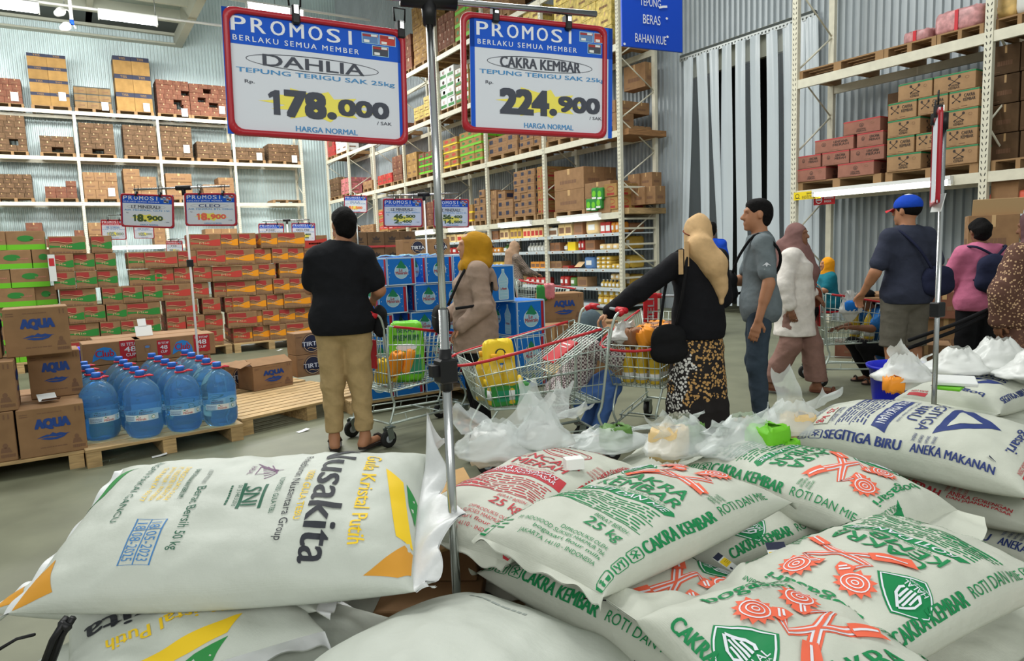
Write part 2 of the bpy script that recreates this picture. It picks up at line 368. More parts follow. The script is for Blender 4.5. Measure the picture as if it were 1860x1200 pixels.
rack('pallet_rack', 'tall cream pallet rack along the far corrugated wall', (0, 30.14, 0), 0, LX, 6.9, (2.0, 3.61, 5.22, 6.85), 1.05)
SH = (1.64, 1.29, .88, .47, .1)
mrack = rack('pallet_rack', 'long cream pallet rack running back with lit lower shelves', (9.7, 11.09, 0), -math.pi/2, [-2.7*k for k in range(7, -1, -1)], 8.6, (H1, H2, H3, H4), 1.05, True, (1.75, 1.42, 1.05, .72, .4, 1.95, 2.6), {i: SH for i in (3, 4, 5, 6)})
rrack = rack('pallet_rack', 'cream pallet rack on the right with flour cartons on it', (9.7, 6.999, 0), -math.pi/2, [0, 2.7, 5.4], 7.5, (2.084, 3.76), 1.0, True, (), {1: (1.62, 1.15, .6, .1)})
# front tube lamps under the lowest beams
def lit(a, X=9.67, L=1.45, lab='', z=None):
    p = at_x(a[0], a[1], X); return tube_lamp((X, p[1], p[2]), L, math.pi/2, lab, 'tube lamps under the rack beams', .03)
lit((1050, 396), lab='glowing tube lamp under the lit beam, nearest the rack end frame'); lit((934, 408), lab='glowing tube lamp under the lit beam, second from the rack end'); lit((838, 417), L=1.5, lab='glowing tube lamp under the lit beam beside the mustard headscarf'); lit((769, 422), L=1.5, lab='glowing tube lamp under the lit beam below the 46.500 price sign')
lit((1592, 343), L=1.9, lab='big glowing tube lamp under the flour carton shelf on the right')
p = at_y(252, 450, 30.09); tube_lamp(p, 1.8, 0, 'glowing tube lamp between the noodle carton stacks at the far rack', None, .04)
p = at_y(222, 440, 29.7); 
# strip curtain over the passage
cr = empty('strip_curtain', (XW-.06, 9.05, 0)); tag(cr, 'clear plastic strip curtain hanging over the passage in the wall', 'curtain')
mat('pvc', (200, 210, 216), .22, trans=.0, alpha=.88, spec=.6); mat('pvc_clear', (190, 202, 210), .15, alpha=.12, spec=.6); mat('glint', (250, 252, 255), .2)
b = MB(); b.box(-.04, -1.55, 5.14, .03, 1.5, 5.2, 'gray_dark'); b.box(-.045, -1.55, 5.07, -.035, 1.5, 5.15, 'steel')
for k in range(40): b.box(-.05, -1.5+k*.075, 5.09, -.044, -1.475+k*.075, 5.12, 'gray_dark')
b.build('rail', cr)
def strip(pxa, pxb, pxc, pxd, m='pvc'):
    """top left/right and bottom left/right pixel columns of one strip"""
    ya, yb = [at_x(p, 100, XW-.1)[1]-9.05 for p in (pxa, pxb)]; yc, yd = [at_x(p, 440, XW-.1)[1]-9.05 for p in (pxc, pxd)]
    r = random.Random(pxa); ph = r.uniform(0, 6); b = MB()
    def fn(u, v):
        z = 5.1-v*4.95; t = v*1.45
        a = ya+(yc-ya)*t; c = yb+(yd-yb)*t
        return (-.05+.02*math.sin(v*5+ph)+.025*math.cos(u*3.1+ph)*(1-abs(2*u-1)), a+(c-a)*u, z)
    b.grid(fn, 5, 26, m); o = b.build('strip', cr)
for q in ((1242, 1259, 1241, 1252), (1265, 1284, 1275, 1290), (1289, 1306, 1302, 1312), (1313, 1330, 1306, 1331), (1337, 1355, 1338, 1357), (1364, 1382, 1366, 1383), (1391, 1411, 1395, 1417), (1421, 1440, 1425, 1440)): strip(*q)
for q in ((1446, 1462, 1447, 1461), (1458, 1474, 1460, 1476), (1470, 1486, 1474, 1488)): strip(*q, m='pvc')
for q in ((1257, 1268, 1252, 1276), (1283, 1291, 1290, 1303), (1355, 1366, 1357, 1367), (1410, 1424, 1416, 1427)): strip(*q, m='pvc_clear')
# blue hanging sign
mat('sign_blue', (18, 70, 188), .35)
sg = empty('hanging_sign', (0, 0, 0)); tag(sg, 'blue hanging aisle sign with white text at the top edge', 'sign')
d0 = 8.6; A0, A1 = at_d(1131, 108, d0), at_d(1240, 72, d0+.35)
ax = Vector(A1-A0); wd = math.hypot(ax.x, ax.y); az = math.atan2(ax.y, ax.x)
sg.location = (A0[0], A0[1], (A0[2]+A1[2])/2); sg.rotation_euler = (0, 0, az)
b = MB(); hh = 1.5; b.rbox(0, 0, 0, wd, .03, hh, 'sign_blue')
ar = Art(); k = wd/109.
for t, xc, yc, h in (('TEPUNG', 50, 60, 11), ('BERAS', 52, 35, 13), ('BAHAN KUE', 50, 8, 12), ('MINYAK', 54, 86, 12), ('GULA', 54, 112, 12)): 
    w = len(t)*6.2; ar.text(t, (xc-w/2)*k, (yc)*k, (xc+w/2)*k, (yc+h)*k, 'white_print', .01)
for q in (((18, 82), (38, 87), (50, 89)), ((16, 75), (26, 76), (36, 82)), ((22, 71), (45, 75), (88, 85)), ((65, 60), (72, 62), (80, 63))): ar.line([(x*k, y*k) for x, y in q], 3*k, 'white_print', 3)
for x, y in ((79, 46), (80, 20), (3, 3)): ar.ell(x*k, y*k, 2.2*k, 1.8*k, 'white_print', 8, 3)
on_front(b, ar, 0, 0, 0, .003); b.build('sign_board', sg)
c = MB()
for x in (.06, wd-.06): c.tube([(x, .015, hh), (x, .015, 8)], .006, 'steel', 4)
c.build('hanger_wire', sg)
# yellow / red rack notices
def notice(px, py, w, h, m, label, arts, X=9.68):
    p = at_x(px, py, X); b = MB(); b.box(0, -.006, 0, w, 0, h, m); a = Art(); arts(a, w, h); on_front(b, a, 0, 0, -.006); o = b.build('notice', None, (X, p[1], p[2]), -math.pi/2); tag(o, label, 'sign')
mat('notice_yellow', (232, 206, 30), .5); mat('notice_red', (190, 40, 48), .5)
notice(1442, 364, .46, .12, 'notice_yellow', 'yellow warning notice on the beam end beside the bright tube lamp', lambda a, w, h: (a.text('BAHAYA', w*.5, h*.62, w*.8, h*.88, 'black', .01), a.bars(w*.32, h*.1, w*.95, h*.55, 3, 'ink', 3), a.ring(w*.14, h*.5, .035, .035, .008, 'black'), a.line([(w*.05, h*.2), (w*.25, h*.2)], .008, 'black')))
notice(1478, 373, .36, .15, 'notice_red', 'red no entry notice with white ring on the rack frame', lambda a, w, h: (a.ring(w*.26, h*.5, .055, .055, .012, 'white_print'), a.rect(w*.14, h*.42, w*.38, h*.58, 'white_print'), a.text('DILARANG', w*.52, h*.55, w*.95, h*.78, 'white_print'), a.text('MASUK', w*.52, h*.2, w*.85, h*.43, 'white_print')), 9.9)
p = at_x(684, 427, 9.66)
notice(724, 432, .4, .13, 'notice_yellow', 'yellow warning notice on the far end of the lit beam', lambda a, w, h: a.bars(w*.1, h*.15, w*.9, h*.85, 3, 'ink', 4), 9.708)
b = MB(); q = at_y(552, 440, 30.149); b.box(0, -.01, 0, .5, 0, .12, 'notice_yellow'); a = Art(); a.bars(.05, .02, .45, .1, 3, 'ink', 5); on_front(b, a, 0, 0, -.01); tag(b.build('notice', None, q), 'yellow warning notice on the far rack below the EKO MIE sign', 'sign')
# ================================================================== pallets
def pallet_parts(w, d, h=.14, m='wood', slats=9, far=False):
    deck = MB(); g = .022; sw = (d-(slats-1)*g)/slats if not far else d/slats*.8
    for k in range(slats):
        y = -d/2+k*(d/slats)*(1 if far else 1)
        deck.rbox(-w/2, y, h-.022, w/2, y+(d/slats)-g, h, m, .002) if not far else deck.box(-w/2, y, h-.02, w/2, y+sw, h, m)
    blocks = []
    for x in (-w/2+.05, 0, w/2-.05):
        b = MB(); b.box(x-.045, -d/2, .0, x+.045, d/2, h-.023, m) if not far else b.box(x-.05, -d/2, 0, x+.05, d/2, h-.02, m); blocks.append(b)
    return deck, blocks
def pallet(loc, w, d, rz, label, m='wood', h=.14, group='wooden pallets on the floor', slats=9):
    t = empty('wooden_pallet', loc, rz); tag(t, label, 'pallet', group)
    dk, bl = pallet_parts(w, d, h, m, slats); dk.build('deck_boards', t)
    for b in bl: b.build('bearer', t)
    return t
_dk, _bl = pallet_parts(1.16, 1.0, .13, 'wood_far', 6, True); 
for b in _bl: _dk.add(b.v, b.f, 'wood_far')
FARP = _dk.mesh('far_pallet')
# ================================================================== cartons
for n, c in dict(g_band=(44, 128, 52), o_band=(236, 150, 24), r_band=(186, 62, 52), maroon=(160, 52, 48), aqua_blue=(34, 70, 142), lm_blue=(14, 116, 208), lm_edge=(206, 226, 236), lm_green=(30, 132, 92), lm_pale=(164, 208, 226), vit_red=(178, 30, 42), vit_blue=(40, 130, 206), print_green=(40, 128, 84), flour_card=(186, 146, 108), flour_pink=(178, 118, 98), stamp=(90, 128, 178), print_red=(178, 62, 66), print_navy=(44, 58, 112), print_coral=(232, 112, 84), lime=(108, 190, 36), yel=(236, 200, 40)).items(): mat(n, c, .6)
_CM = {}
def wave(x0, x1, y, a, ph=0, n=10, k=1.): return [(x0+(x1-x0)*i/n, y+a*math.sin(ph+k*2*math.pi*i/n)) for i in range(n+1)]
def lips(a, cx, cy, w, m):   # mountain and wave emblem under the water brand
    h = w*.15
    a.poly([(cx-w*.5, cy-h*.1), (cx-w*.34, cy+h*.35), (cx-w*.2, cy+h*.62), (cx-w*.12, cy+h*.5), (cx-w*.02, cy+h), (cx+w*.08, cy+h*.62), (cx+w*.2, cy+h*.8), (cx+w*.36, cy+h*.45), (cx+w*.5, cy+h*.5), (cx+w*.3, cy+h*.1), (cx+w*.1, cy-h*.05), (cx-w*.1, cy+h*.12), (cx-w*.3, cy+h*.05)], m, 2)
    a.poly([(cx-w*.4, cy-h*.25), (cx-w*.2, cy-h*.08), (cx, cy-h*.22), (cx+w*.18, cy-h*.1), (cx+w*.4, cy+h*.25), (cx+w*.3, cy-h*.35), (cx+w*.1, cy-h*.75), (cx-w*.15, cy-h*.7)], m, 2)
def drop(a, cx, cy, r):
    a.ell(cx, cy, r, r, 'lm_edge', 24, 1); a.ell(cx, cy-r*.05, r*.86, r*.86, 'lm_pale', 20, 2)
    a.poly([(cx-r*.75, cy+r*.5), (cx, cy+r*1.5), (cx+r*.75, cy+r*.5), (cx+r*.4, cy+r*.35), (cx-r*.2, cy+r*.45)], 'lm_green', 3)
    a.text('Le', cx-r*.35, cy-r*.02, cx+r*.15, cy+r*.4, 'vit_red', .02, layer=4); a.text('Minerale', cx-r*.85, cy-r*.42, cx+r*.85, cy+r*.02, 'vit_red', .02, layer=4)
def bottle_art(a, cx, y0, h):
    w = h*.19; p = [(.0, w*.9), (.05, w), (.3, w), (.42, w*.85), (.55, w), (.68, w), (.8, w*.55), (.88, w*.28), (1, w*.28)]
    a.poly([(cx-b, y0+h*t) for t, b in p][::-1]+[(cx+b, y0+h*t) for t, b in p], 'lm_edge', 1)
    a.poly([(cx-b*.86, y0+h*(.02+.95*t)) for t, b in p][::-1]+[(cx+b*.86, y0+h*(.02+.95*t)) for t, b in p], 'lm_pale', 2)
    for t in (.12, .22, .5, .6): a.rect(cx-w*.75, y0+h*t, cx+w*.75, y0+h*t+h*.012, 'lm_edge', 3)
    a.text('Le Minerale', cx-w*.6, y0+h*.32, cx+w*.6, y0+h*.4, 'vit_red', layer=3)
def carton(w, d, h, style):
    k = (round(w, 3), round(d, 3), round(h, 3), style)
    if k in _CM: return _CM[k]
    mb = MB(); body = {'noodle': 'card', 'aqua': 'card', 'vit': 'card', 'tirta': 'card', 'cakra': 'flour_card_n', 'lencana': 'flour_pink_n', 'lm': 'lm_blue', 'lm2': 'lm_blue', 'crown': 'card_far', 'open': 'card', 'heli': 'card'}.get(style.split('_')[0], style.split(':')[0])
    c = .004 if style.split('_')[0] not in ('crown',) else .006
    if style.startswith('noodle_open'):
        mb.rbox(-w/2, -d/2, 0, w/2, d/2, h-.01, body, c); mb.box(-w/2, -d/2-.012, h-.012, w/2, -d/2+.07, h-.006, 'card_lite', Tr(0, 0, 0))
    else: mb.rbox(-w/2, -d/2, 0, w/2, d/2, h, body, c)
    a = Art(); s = Art(); y = -d/2; st = style.split('_')
    on = lambda A: on_front(mb, A, -w/2, 0, y)
    if st[0] == 'noodle':
        band = {'g': 'g_band', 'o': 'o_band', 'r': 'r_band'}[st[-1]]
        for A, q in ((a, w), (s, d)):
            t = wave(.02*q, .98*q, h*.30, h*.07, .6, 12, .8); u = wave(.02*q, .98*q, h*.55, h*.10, 3.6, 12, .7)
            A.poly(t+u[::-1], band, 1)
            A.poly(wave(.03*q, .64*q, h*.62, h*.05, .3, 10, .9)+[(.62*q, h*.93), (.03*q, h*.93)], 'maroon', 2)
            A.line(wave(.03*q, .66*q, h*.66, h*.05, .3, 10, .9), h*.022, 'card_lite', 3)
            A.bars(q*.12, h*.74, q*.5, h*.88, 1, 'card_in', 5, .7)
            A.text('Mie', q*.3, h*.36, q*.62, h*.48, 'card_lite', .01); A.bars(.08*q, h*.05, .9*q, h*.15, 1, 'ink_soft', 8, .8)
        on(a); on_side(mb, s, -d/2, 0, w/2); on_side(mb, s, d/2, 0, -w/2, -1)
    elif st[0] == 'aqua':
        for A, q in ((a, w), (s, d)):
            A.text('AQUA', q*.26, h*.55, q*.76, h*.76, 'aqua_blue', .062); lips(A, q*.51, h*.38, q*.5, 'aqua_blue')
            A.bars(q*.3, h*.16, q*.7, h*.21, 1, 'ink_soft', 2); A.bars(q*.04, h*.84, q*.16, h*.93, 2, 'ink_soft', 5); A.bars(q*.3, h*.88, q*.66, h*.92, 1, 'ink_soft', 6)
            A.bars(q*.78, h*.08, q*.97, h*.15, 1, 'ink_soft', 3, .9); A.rect(q*.86, h*.85, q*.88, h*.95, 'ink_soft'); A.rect(q*.92, h*.85, q*.94, h*.95, 'ink_soft')
            A.ell(q*.85, h*.32, q*.035, h*.05, 'ink_soft', 10); A.poly([(q*.78, h*.18), (q*.93, h*.18), (q*.9, h*.28), (q*.8, h*.28)], 'ink_soft')
        on(a); on_side(mb, s, -d/2, 0, w/2)
    elif st[0] == 'vit':
        if st[1] == 'a':
            a.poly([(w*.62, h*.12), (w*.68, h*.2), (w*.77, h*.12), (w*.86, h*.2), (w*.97, h*.12), (w*.97, h), (w*.62, h)], 'vit_red')
            a.text('ISI TETAP', w*.65, h*.76, w*.95, h*.9, 'white_print', .02); a.text('48', w*.7, h*.48, w*.9, h*.72, 'white_print', .04); a.text('CUP', w*.72, h*.28, w*.89, h*.42, 'white_print', .03)
            x0, x1 = .14, .58
        else:
            for x0, x1, b in ((.26, .42, .1), (.72, .93, .0)):
                q = lambda t: w*(x0+(x1-x0)*t)
                a.poly([(q(0), h*.2), (q(.25), h*.14), (q(.5), h*.2), (q(.75), h*.14), (q(1), h*.2), (q(1), h*(.98-b)), (q(0), h*(.98-b))], 'vit_red')
                a.text('ISI TETAP', q(.1), h*(.8-b), q(.9), h*(.9-b), 'white_print', .02); a.text('48', q(.22), h*(.52-b*.6), q(.78), h*(.74-b), 'white_print', .04); a.text('CUP', q(.25), h*(.33-b*.4), q(.75), h*(.45-b*.5), 'white_print', .03)
            a.line([(w*.1, h*.72), (w*.115, h*.4), (w*.165, h*.4), (w*.18, h*.72)], .004, 'ink_soft', 1, True); a.ell(w*.14, h*.64, w*.03, h*.06, 'stamp', 10); x0, x1 = .44, .71
        q = lambda t: w*(x0+(x1-x0)*t)
        a.poly([(q(0), h*.16), (q(.3), h*.3), (q(.55), h*.2), (q(1), h*.14), (q(.92), h*.5), (q(.75), h*.72), (q(.5), h*.8), (q(.22), h*.72), (q(.06), h*.42)], 'vit_blue', 1)
        a.text('Club', q(.15), h*.36, q(.85), h*.66, 'vit_red', .03, layer=3)
        s.poly([(d*.1, h*.2), (d*.9, h*.2), (d*.8, h*.7), (d*.2, h*.7)], 'vit_blue'); on(a); on_side(mb, s, -d/2, 0, w/2)
    elif st[0] == 'tirta':
        a.ell(w*.6, h*.5, h*.44, h*.44, 'navy', 28); a.ring(w*.6, h*.5, h*.41, h*.41, h*.03, 'card_lite', 28, 2); a.rect(w*.6-h*.46, h*.36, w*.6+h*.46, h*.6, 'navy', 3); a.text('TIRTA', w*.6-h*.46, h*.38, w*.6+h*.46, h*.58, 'white_print', .03, layer=4); a.line(wave(w*.6-h*.2, w*.6+h*.25, h*.27, h*.03), .006, 'card_lite', 3)
        a.bars(w*.05, h*.8, w*.25, h*.9, 1, 'ink_soft', 3); on(a)
    elif st[0] in ('cakra', 'lencana'):
        col, nm = ('print_green', ('CAKRA', 'KEMBAR')) if st[0] == 'cakra' else ('card_in', ('LENCANA', 'MERAH'))
        for A, q in ((a, w), (s, d)):
            A.rect(0, h*.9, q, h*.985, col if st[0] == 'cakra' else 'print_red')
            c0 = q*.5 if st[-1] == 'c' else q*.24
            if st[0] == 'cakra':
                for g in (-1, 1): A.line([(c0-g*q*.12, h*.38), (c0-g*q*.02, h*.5), (c0+g*q*.11, h*.7)], h*.035, 'ink'); A.ell(c0+g*q*.12, h*.75, q*.04, h*.085, 'ink', 7); A.line([(c0-g*q*.14, h*.36), (c0-g*q*.08, h*.42)], h*.07, 'ink')
            else: A.ring(c0, h*.6, q*.06, h*.15, h*.03, 'ink', 14); A.bars(c0-q*.03, h*.52, c0+q*.03, h*.68, 2, 'ink', 3, .5)
            if st[-1] == 'c': A.text(nm[0], q*.38, h*.26, q*.62, h*.38, 'ink', .02); A.text(nm[1], q*.37, h*.12, q*.63, h*.24, 'ink', .02)
            else: A.text(nm[0], q*.5, h*.6, q*.86, h*.78, 'ink', .03); A.text(nm[1], q*.48, h*.38, q*.88, h*.55, 'ink', .03); A.bars(q*.42, h*.1, q*.62, h*.22, 1, 'ink_soft', 4)
            A.bars(q*.08, h*.06, q*.34, h*.12, 1, 'ink_soft', 9); A.ring(q*.8, h*.66, q*.05, h*.08, .004, 'ink_soft', 14)
        on(a); on_side(mb, s, -d/2, 0, w/2); on_side(mb, s, d/2, 0, -w/2, -1)
    elif st[0] in ('lm', 'lm2'):
        for A, q in ((a, w), (s, d)):
            A.frame(.006, .006, q-.006, h-.006, .012, 'lm_edge')
            if A is a or st[0] == 'lm':
                if (st[-1] == 'b' and A is s) or (st[-1] == 'f' and A is a):
                    bottle_art(A, q*.62, h*.06, h*.84); drop(A, q*.2, h*.5, q*.13)
                    for k in range(6): A.ell(q*(.2+.05*(k % 3)), h*(.62+.05*k), q*.012, q*.012, 'lm_edge', 8)
                else:
                    drop(A, q*.5, h*.5, min(q, h)*.27); A.rect(q*.86, .012, q*.95, h-.012, 'vit_red')
                    for k in range(8): A.ell(q*(.1 if k % 2 else .8)-q*.03*(k % 3), h*(.25+.07*k), q*.014, q*.014, 'lm_edge', 8)
            else: drop(A, q*.5, h*.5, q*.22)
        on(a); on_side(mb, s, -d/2, 0, w/2); on_side(mb, s, d/2, 0, -w/2, -1)
        e = Art(); e.frame(.006, .006, w-.006, d-.006, .012, 'lm_edge'); e.emit(mb, lambda u, v, k: (-w/2+u, -d/2+v, h+k), .0015)
    elif st[0] == 'crown':
        for A, q in ((a, w), (s, d)):
            A.poly([(q*.34, h*.45), (q*.66, h*.45), (q*.74, h*.66), (q*.6, h*.6), (q*.5, h*.74), (q*.4, h*.6), (q*.26, h*.66)], 'ink'); A.bars(q*.25, h*.32, q*.78, h*.4, 1, 'ink', 5, .9); A.rect(0, 0, q, h*.13, 'print_red')
        on(a); on_side(mb, s, -d/2, 0, w/2); on_side(mb, s, d/2, 0, -w/2, -1)
    else:   # plain rack cartons: base material : variant
        v = style.split(':')[1] if ':' in style else 'p'
        for A, q in ((a, w), (s, d)):
            if v == 'p': A.rect(q*.46, h*.72, q*.54, h, 'tape'); A.bars(q*.2, h*.3, q*.75, h*.5, 1, 'ink_soft', int(q*1000), .8); A.bars(q*.06, h*.08, q*.3, h*.16, 1, 'ink_soft', 4)
            if v == 'n': A.rect(0, h*.76, q, h, 'navy'); A.text('TISS', q*.32, h*.82, q*.68, h*.94, 'card_yel')
            if v == 'g': A.rect(0, h*.86, q, h, 'gray_dark'); A.bars(q*.3, h*.3, q*.8, h*.5, 1, 'ink_soft', 2, .8)
            if v == 'l': A.rect(0, 0, q, h*.28, 'lime'); A.ell(q*.5, h*.6, q*.22, h*.17, 'g_band', 12); A.bars(q*.62, h*.5, q*.92, h*.66, 1, 'flour_pink', 4)
            if v == 'y': A.ell(q*.5, h*.6, q*.28, h*.2, 'r_band', 10); A.rect(0, 0, q, h*.2, 'yel')
            if v == 'r': A.poly([(0, h*.15), (q, h*.3), (q, h*.8), (0, h*.6)], 'r_band'); A.bars(q*.2, h*.4, q*.8, h*.6, 1, 'label_white', 4, .6)
            if v == 'w': A.rect(q*.08, h*.45, q*.9, h*.95, 'label_white'); A.rect(q*.08, h*.1, q*.9, h*.4, 'g_band'); A.ell(q*.55, h*.65, q*.16, h*.2, 'maroon', 10)
            if v == 'k': A.rect(q*.1, h*.3, q*.5, h*.75, 'navy'); A.bars(q*.55, h*.3, q*.9, h*.7, 2, 'ink_soft', 5)
            if v == 'd': A.ring(q*.5, h*.6, q*.3, h*.2, .012, 'maroon', 14); A.rect(q*.2, h*.1, q*.8, h*.28, 'maroon')
        on(a); on_side(mb, s, -d/2, 0, w/2); on_side(mb, s, d/2, 0, -w/2, -1)
    me = mb.mesh('carton'); _CM[k] = me; return me
mat('flour_card_n', (164, 130, 94), .85, kind='noise', scale=9, amt=.07); mat('flour_pink_n', (152, 104, 88), .85, kind='noise', scale=9, amt=.07)
mat('bundle_red', (190, 62, 58), .35, kind='noise', scale=12, amt=.25); mat('bundle_pink', (206, 120, 124), .3, kind='noise', scale=10, amt=.2); mat('bundle_yel', (206, 182, 96), .45, kind='noise', scale=14, amt=.2)
RJ = random.Random(11)
class Frame:      # rack coordinates: a runs to the right of the picture along the front face, d runs into the rack
    def __init__(s, kind): s.k = kind; s.rz = 0 if kind == 'L' else -math.pi/2
    def a(s, px, py, d=0.): return float(at_y(px, py, 30.2+d)[0]) if s.k == 'L' else -float(at_x(px, py, 9.76+d)[1])
    def z(s, px, py, d=0.): return float(at_y(px, py, 30.2+d)[2]) if s.k == 'L' else float(at_x(px, py, 9.76+d)[2])
    def w(s, a, d, z): return (a, 30.2+d, z) if s.k == 'L' else (9.76+d, -a, z)
LR, MR = Frame('L'), Frame('M')
def place_carton(fr, a, d, z, w, dp, h, style, kind, label, group, jit=.6):
    o = obj(kind, carton(w, dp, h, style)); o.location = fr.w(a, d+dp/2, z); o.rotation_euler = (0, 0, fr.rz+R(RJ.uniform(-jit, jit)))
    return tag(o, label, 'carton', group)
def load(fr, x0, x1, ytop, yb, zb, rows, cols, style, kind, what, where, missing=(), pal=True, heights=None, dp=.5, lab=False, depth2=True, tops=None):
    """cartons between pixel columns x0..x1 standing on a pallet on the beam whose top is at zb; ytop = pixel row of the top"""
    xm = (x0+x1)/2; A0, A1 = fr.a(x0, yb), fr.a(x1, yb); zt = fr.z(xm, ytop); z0 = zb+.075
    for p in ([.611+2.7*k for k in range(-3, 5)] if fr.k == 'L' else [-(11.09+2.7*k) for k in range(8)]):      # stay clear of the uprights
        if A0 < p+.07 and A1 > p-.07:
            if (A0+A1)/2 > p: A0 = p+.07
            else: A1 = p-.07
    if pal:
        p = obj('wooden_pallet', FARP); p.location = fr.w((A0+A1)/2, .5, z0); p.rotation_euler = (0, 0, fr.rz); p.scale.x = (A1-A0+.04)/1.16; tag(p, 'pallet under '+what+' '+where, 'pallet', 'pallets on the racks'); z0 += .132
    h = (zt-z0)/rows-.003; W = (A1-A0)/cols
    for r in range(rows):
        cn = cols if heights is None else heights[r]; ww = (A1-A0)/cols
        off = 0 if heights is None or tops == 'l' else ((cols-cn)*ww if tops == 'r' else (cols-cn)*ww/2)
        if heights is None and r % 2 and cols > 2 and style.endswith(':p'):     # bonded rows: last one turned
            ws = [ww*.84]*(cols-1); ws.append(ww*cols-sum(ws))
            if r % 4 == 1: ws = ws[::-1]
        else: ws = [ww]*cn
        x = A0+off
        for c in range(cn):
            wq = ws[c]-.006; top = r == rows-1 or (heights and heights[r+1] < cn)
            if (r, c) not in missing:
                place_carton(fr, x+ws[c]/2, RJ.uniform(0, .025), z0+r*(h+.003), wq, dp-.01, h, style, kind, f'{what}, {ORD[c]} in {ORD[r]} row up, {where}', what+' '+where)
            if depth2 and (top or (fr.k == 'M' and c == 0) or (fr.k == 'L' and c == 0)):
                place_carton(fr, x+ws[c]/2, dp+.01, z0+r*(h+.003), wq, min(dp, .95-dp), h, style, kind, f'{what}, behind {ORD[c]} in {ORD[r]} row up, {where}', what+' '+where)
            x += ws[c]
    if lab:
        b = MB(); b.box(-.11, -.004, 0, .11, 0, .3, 'label_white'); o = b.build('pallet_slip', None, fr.w(A1-.22, -.012, zb+.12+RJ.uniform(0, .3)), fr.rz); tag(o, 'white paper slip on the '+what+' '+where, 'paper', 'white paper slips')
# ---- far rack, top shelf
Q = 3.61, 5.22, 6.85
T3, T2, T1 = 'on far top shelf', 'on far middle shelf', 'on far low shelf'
load(LR, -8, 42, 142, 190, Q[2], 4, 3, 'card_red:p', 'drink_carton', 'reddish carton', T3+' at left edge', lab=True)
load(LR, 58, 130, 99, 195, Q[2], 4, 2, 'card_yel:n', 'tissue_carton', 'black-topped carton', T3+', left tall stack', lab=True, dp=.6)
load(LR, 134, 204, 158, 200, Q[2], 3, 3, 'card_tan:g', 'snack_carton', 'tan grey-topped carton', T3, heights=(3, 3, 3), lab=True)
load(LR, 214, 279, 104, 205, Q[2], 3, 2, 'card_yel:n', 'tissue_carton', 'black-topped carton', T3+', right tall stack', lab=True, dp=.6)
load(LR, 281, 347, 146, 210, Q[2], 7, 4, 'card_red:p', 'drink_carton', 'reddish carton', T3+', first full pallet', missing=((2, 2), (4, 3), (1, 2)), lab=True)
load(LR, 348, 415, 154, 214, Q[2], 7, 4, 'card_red:p', 'drink_carton', 'reddish carton', T3+' beside the sign', missing=((5, 1), (3, 1), (2, 2)), lab=True)
load(LR, 418, 480, 160, 220, Q[2], 5, 3, 'card_red:p', 'drink_carton', 'reddish carton', T3+' behind the sign')
# middle shelf
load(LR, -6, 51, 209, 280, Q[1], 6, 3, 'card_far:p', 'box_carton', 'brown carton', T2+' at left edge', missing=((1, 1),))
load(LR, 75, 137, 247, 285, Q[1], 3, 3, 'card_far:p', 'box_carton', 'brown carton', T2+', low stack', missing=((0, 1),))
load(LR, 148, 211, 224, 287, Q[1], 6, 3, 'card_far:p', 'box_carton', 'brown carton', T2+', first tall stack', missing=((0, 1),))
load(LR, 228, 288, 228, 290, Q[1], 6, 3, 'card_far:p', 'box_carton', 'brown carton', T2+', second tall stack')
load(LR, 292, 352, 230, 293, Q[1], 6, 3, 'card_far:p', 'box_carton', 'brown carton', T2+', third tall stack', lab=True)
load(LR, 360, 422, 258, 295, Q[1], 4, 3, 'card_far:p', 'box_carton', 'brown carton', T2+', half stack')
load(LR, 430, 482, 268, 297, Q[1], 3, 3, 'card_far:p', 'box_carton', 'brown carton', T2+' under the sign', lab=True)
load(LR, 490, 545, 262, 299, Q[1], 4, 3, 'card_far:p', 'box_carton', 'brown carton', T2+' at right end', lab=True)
# low shelf
load(LR, -4, 62, 316, 366, Q[0], 5, 4, 'card_far:p', 'store_carton', 'brown carton', T1+' at left edge')
load(LR, 84, 142, 328, 368, Q[0], 3, 3, 'card_red:p', 'store_carton', 'reddish carton', T1+', stepped pile', heights=(3, 3, 1), tops='r')
load(LR, 154, 217, 313, 368, Q[0], 3, 3, 'card:p', 'store_carton', 'big brown carton', T1+', full pile', lab=True)
load(LR, 229, 288, 307, 370, Q[0], 4, 2, 'card:p', 'store_carton', 'brown carton', T1+' over LE MINERALE', heights=(2, 2, 2, 1), tops='l')
load(LR, 305, 352, 315, 370, Q[0], 3, 1, 'card:p', 'store_carton', 'wide brown carton', T1+' behind the sign')
load(LR, 372, 428, 322, 372, Q[0], 3, 2, 'card:p', 'store_carton', 'brown carton', T1+' behind the CLEO sign', heights=(2, 2, 1), tops='r')
p = obj('wooden_pallet', FARP); p.location = LR.w(LR.a(522, 370), .5, Q[0]+.075); tag(p, 'empty pallet lying on the low far shelf at its right end', 'pallet')
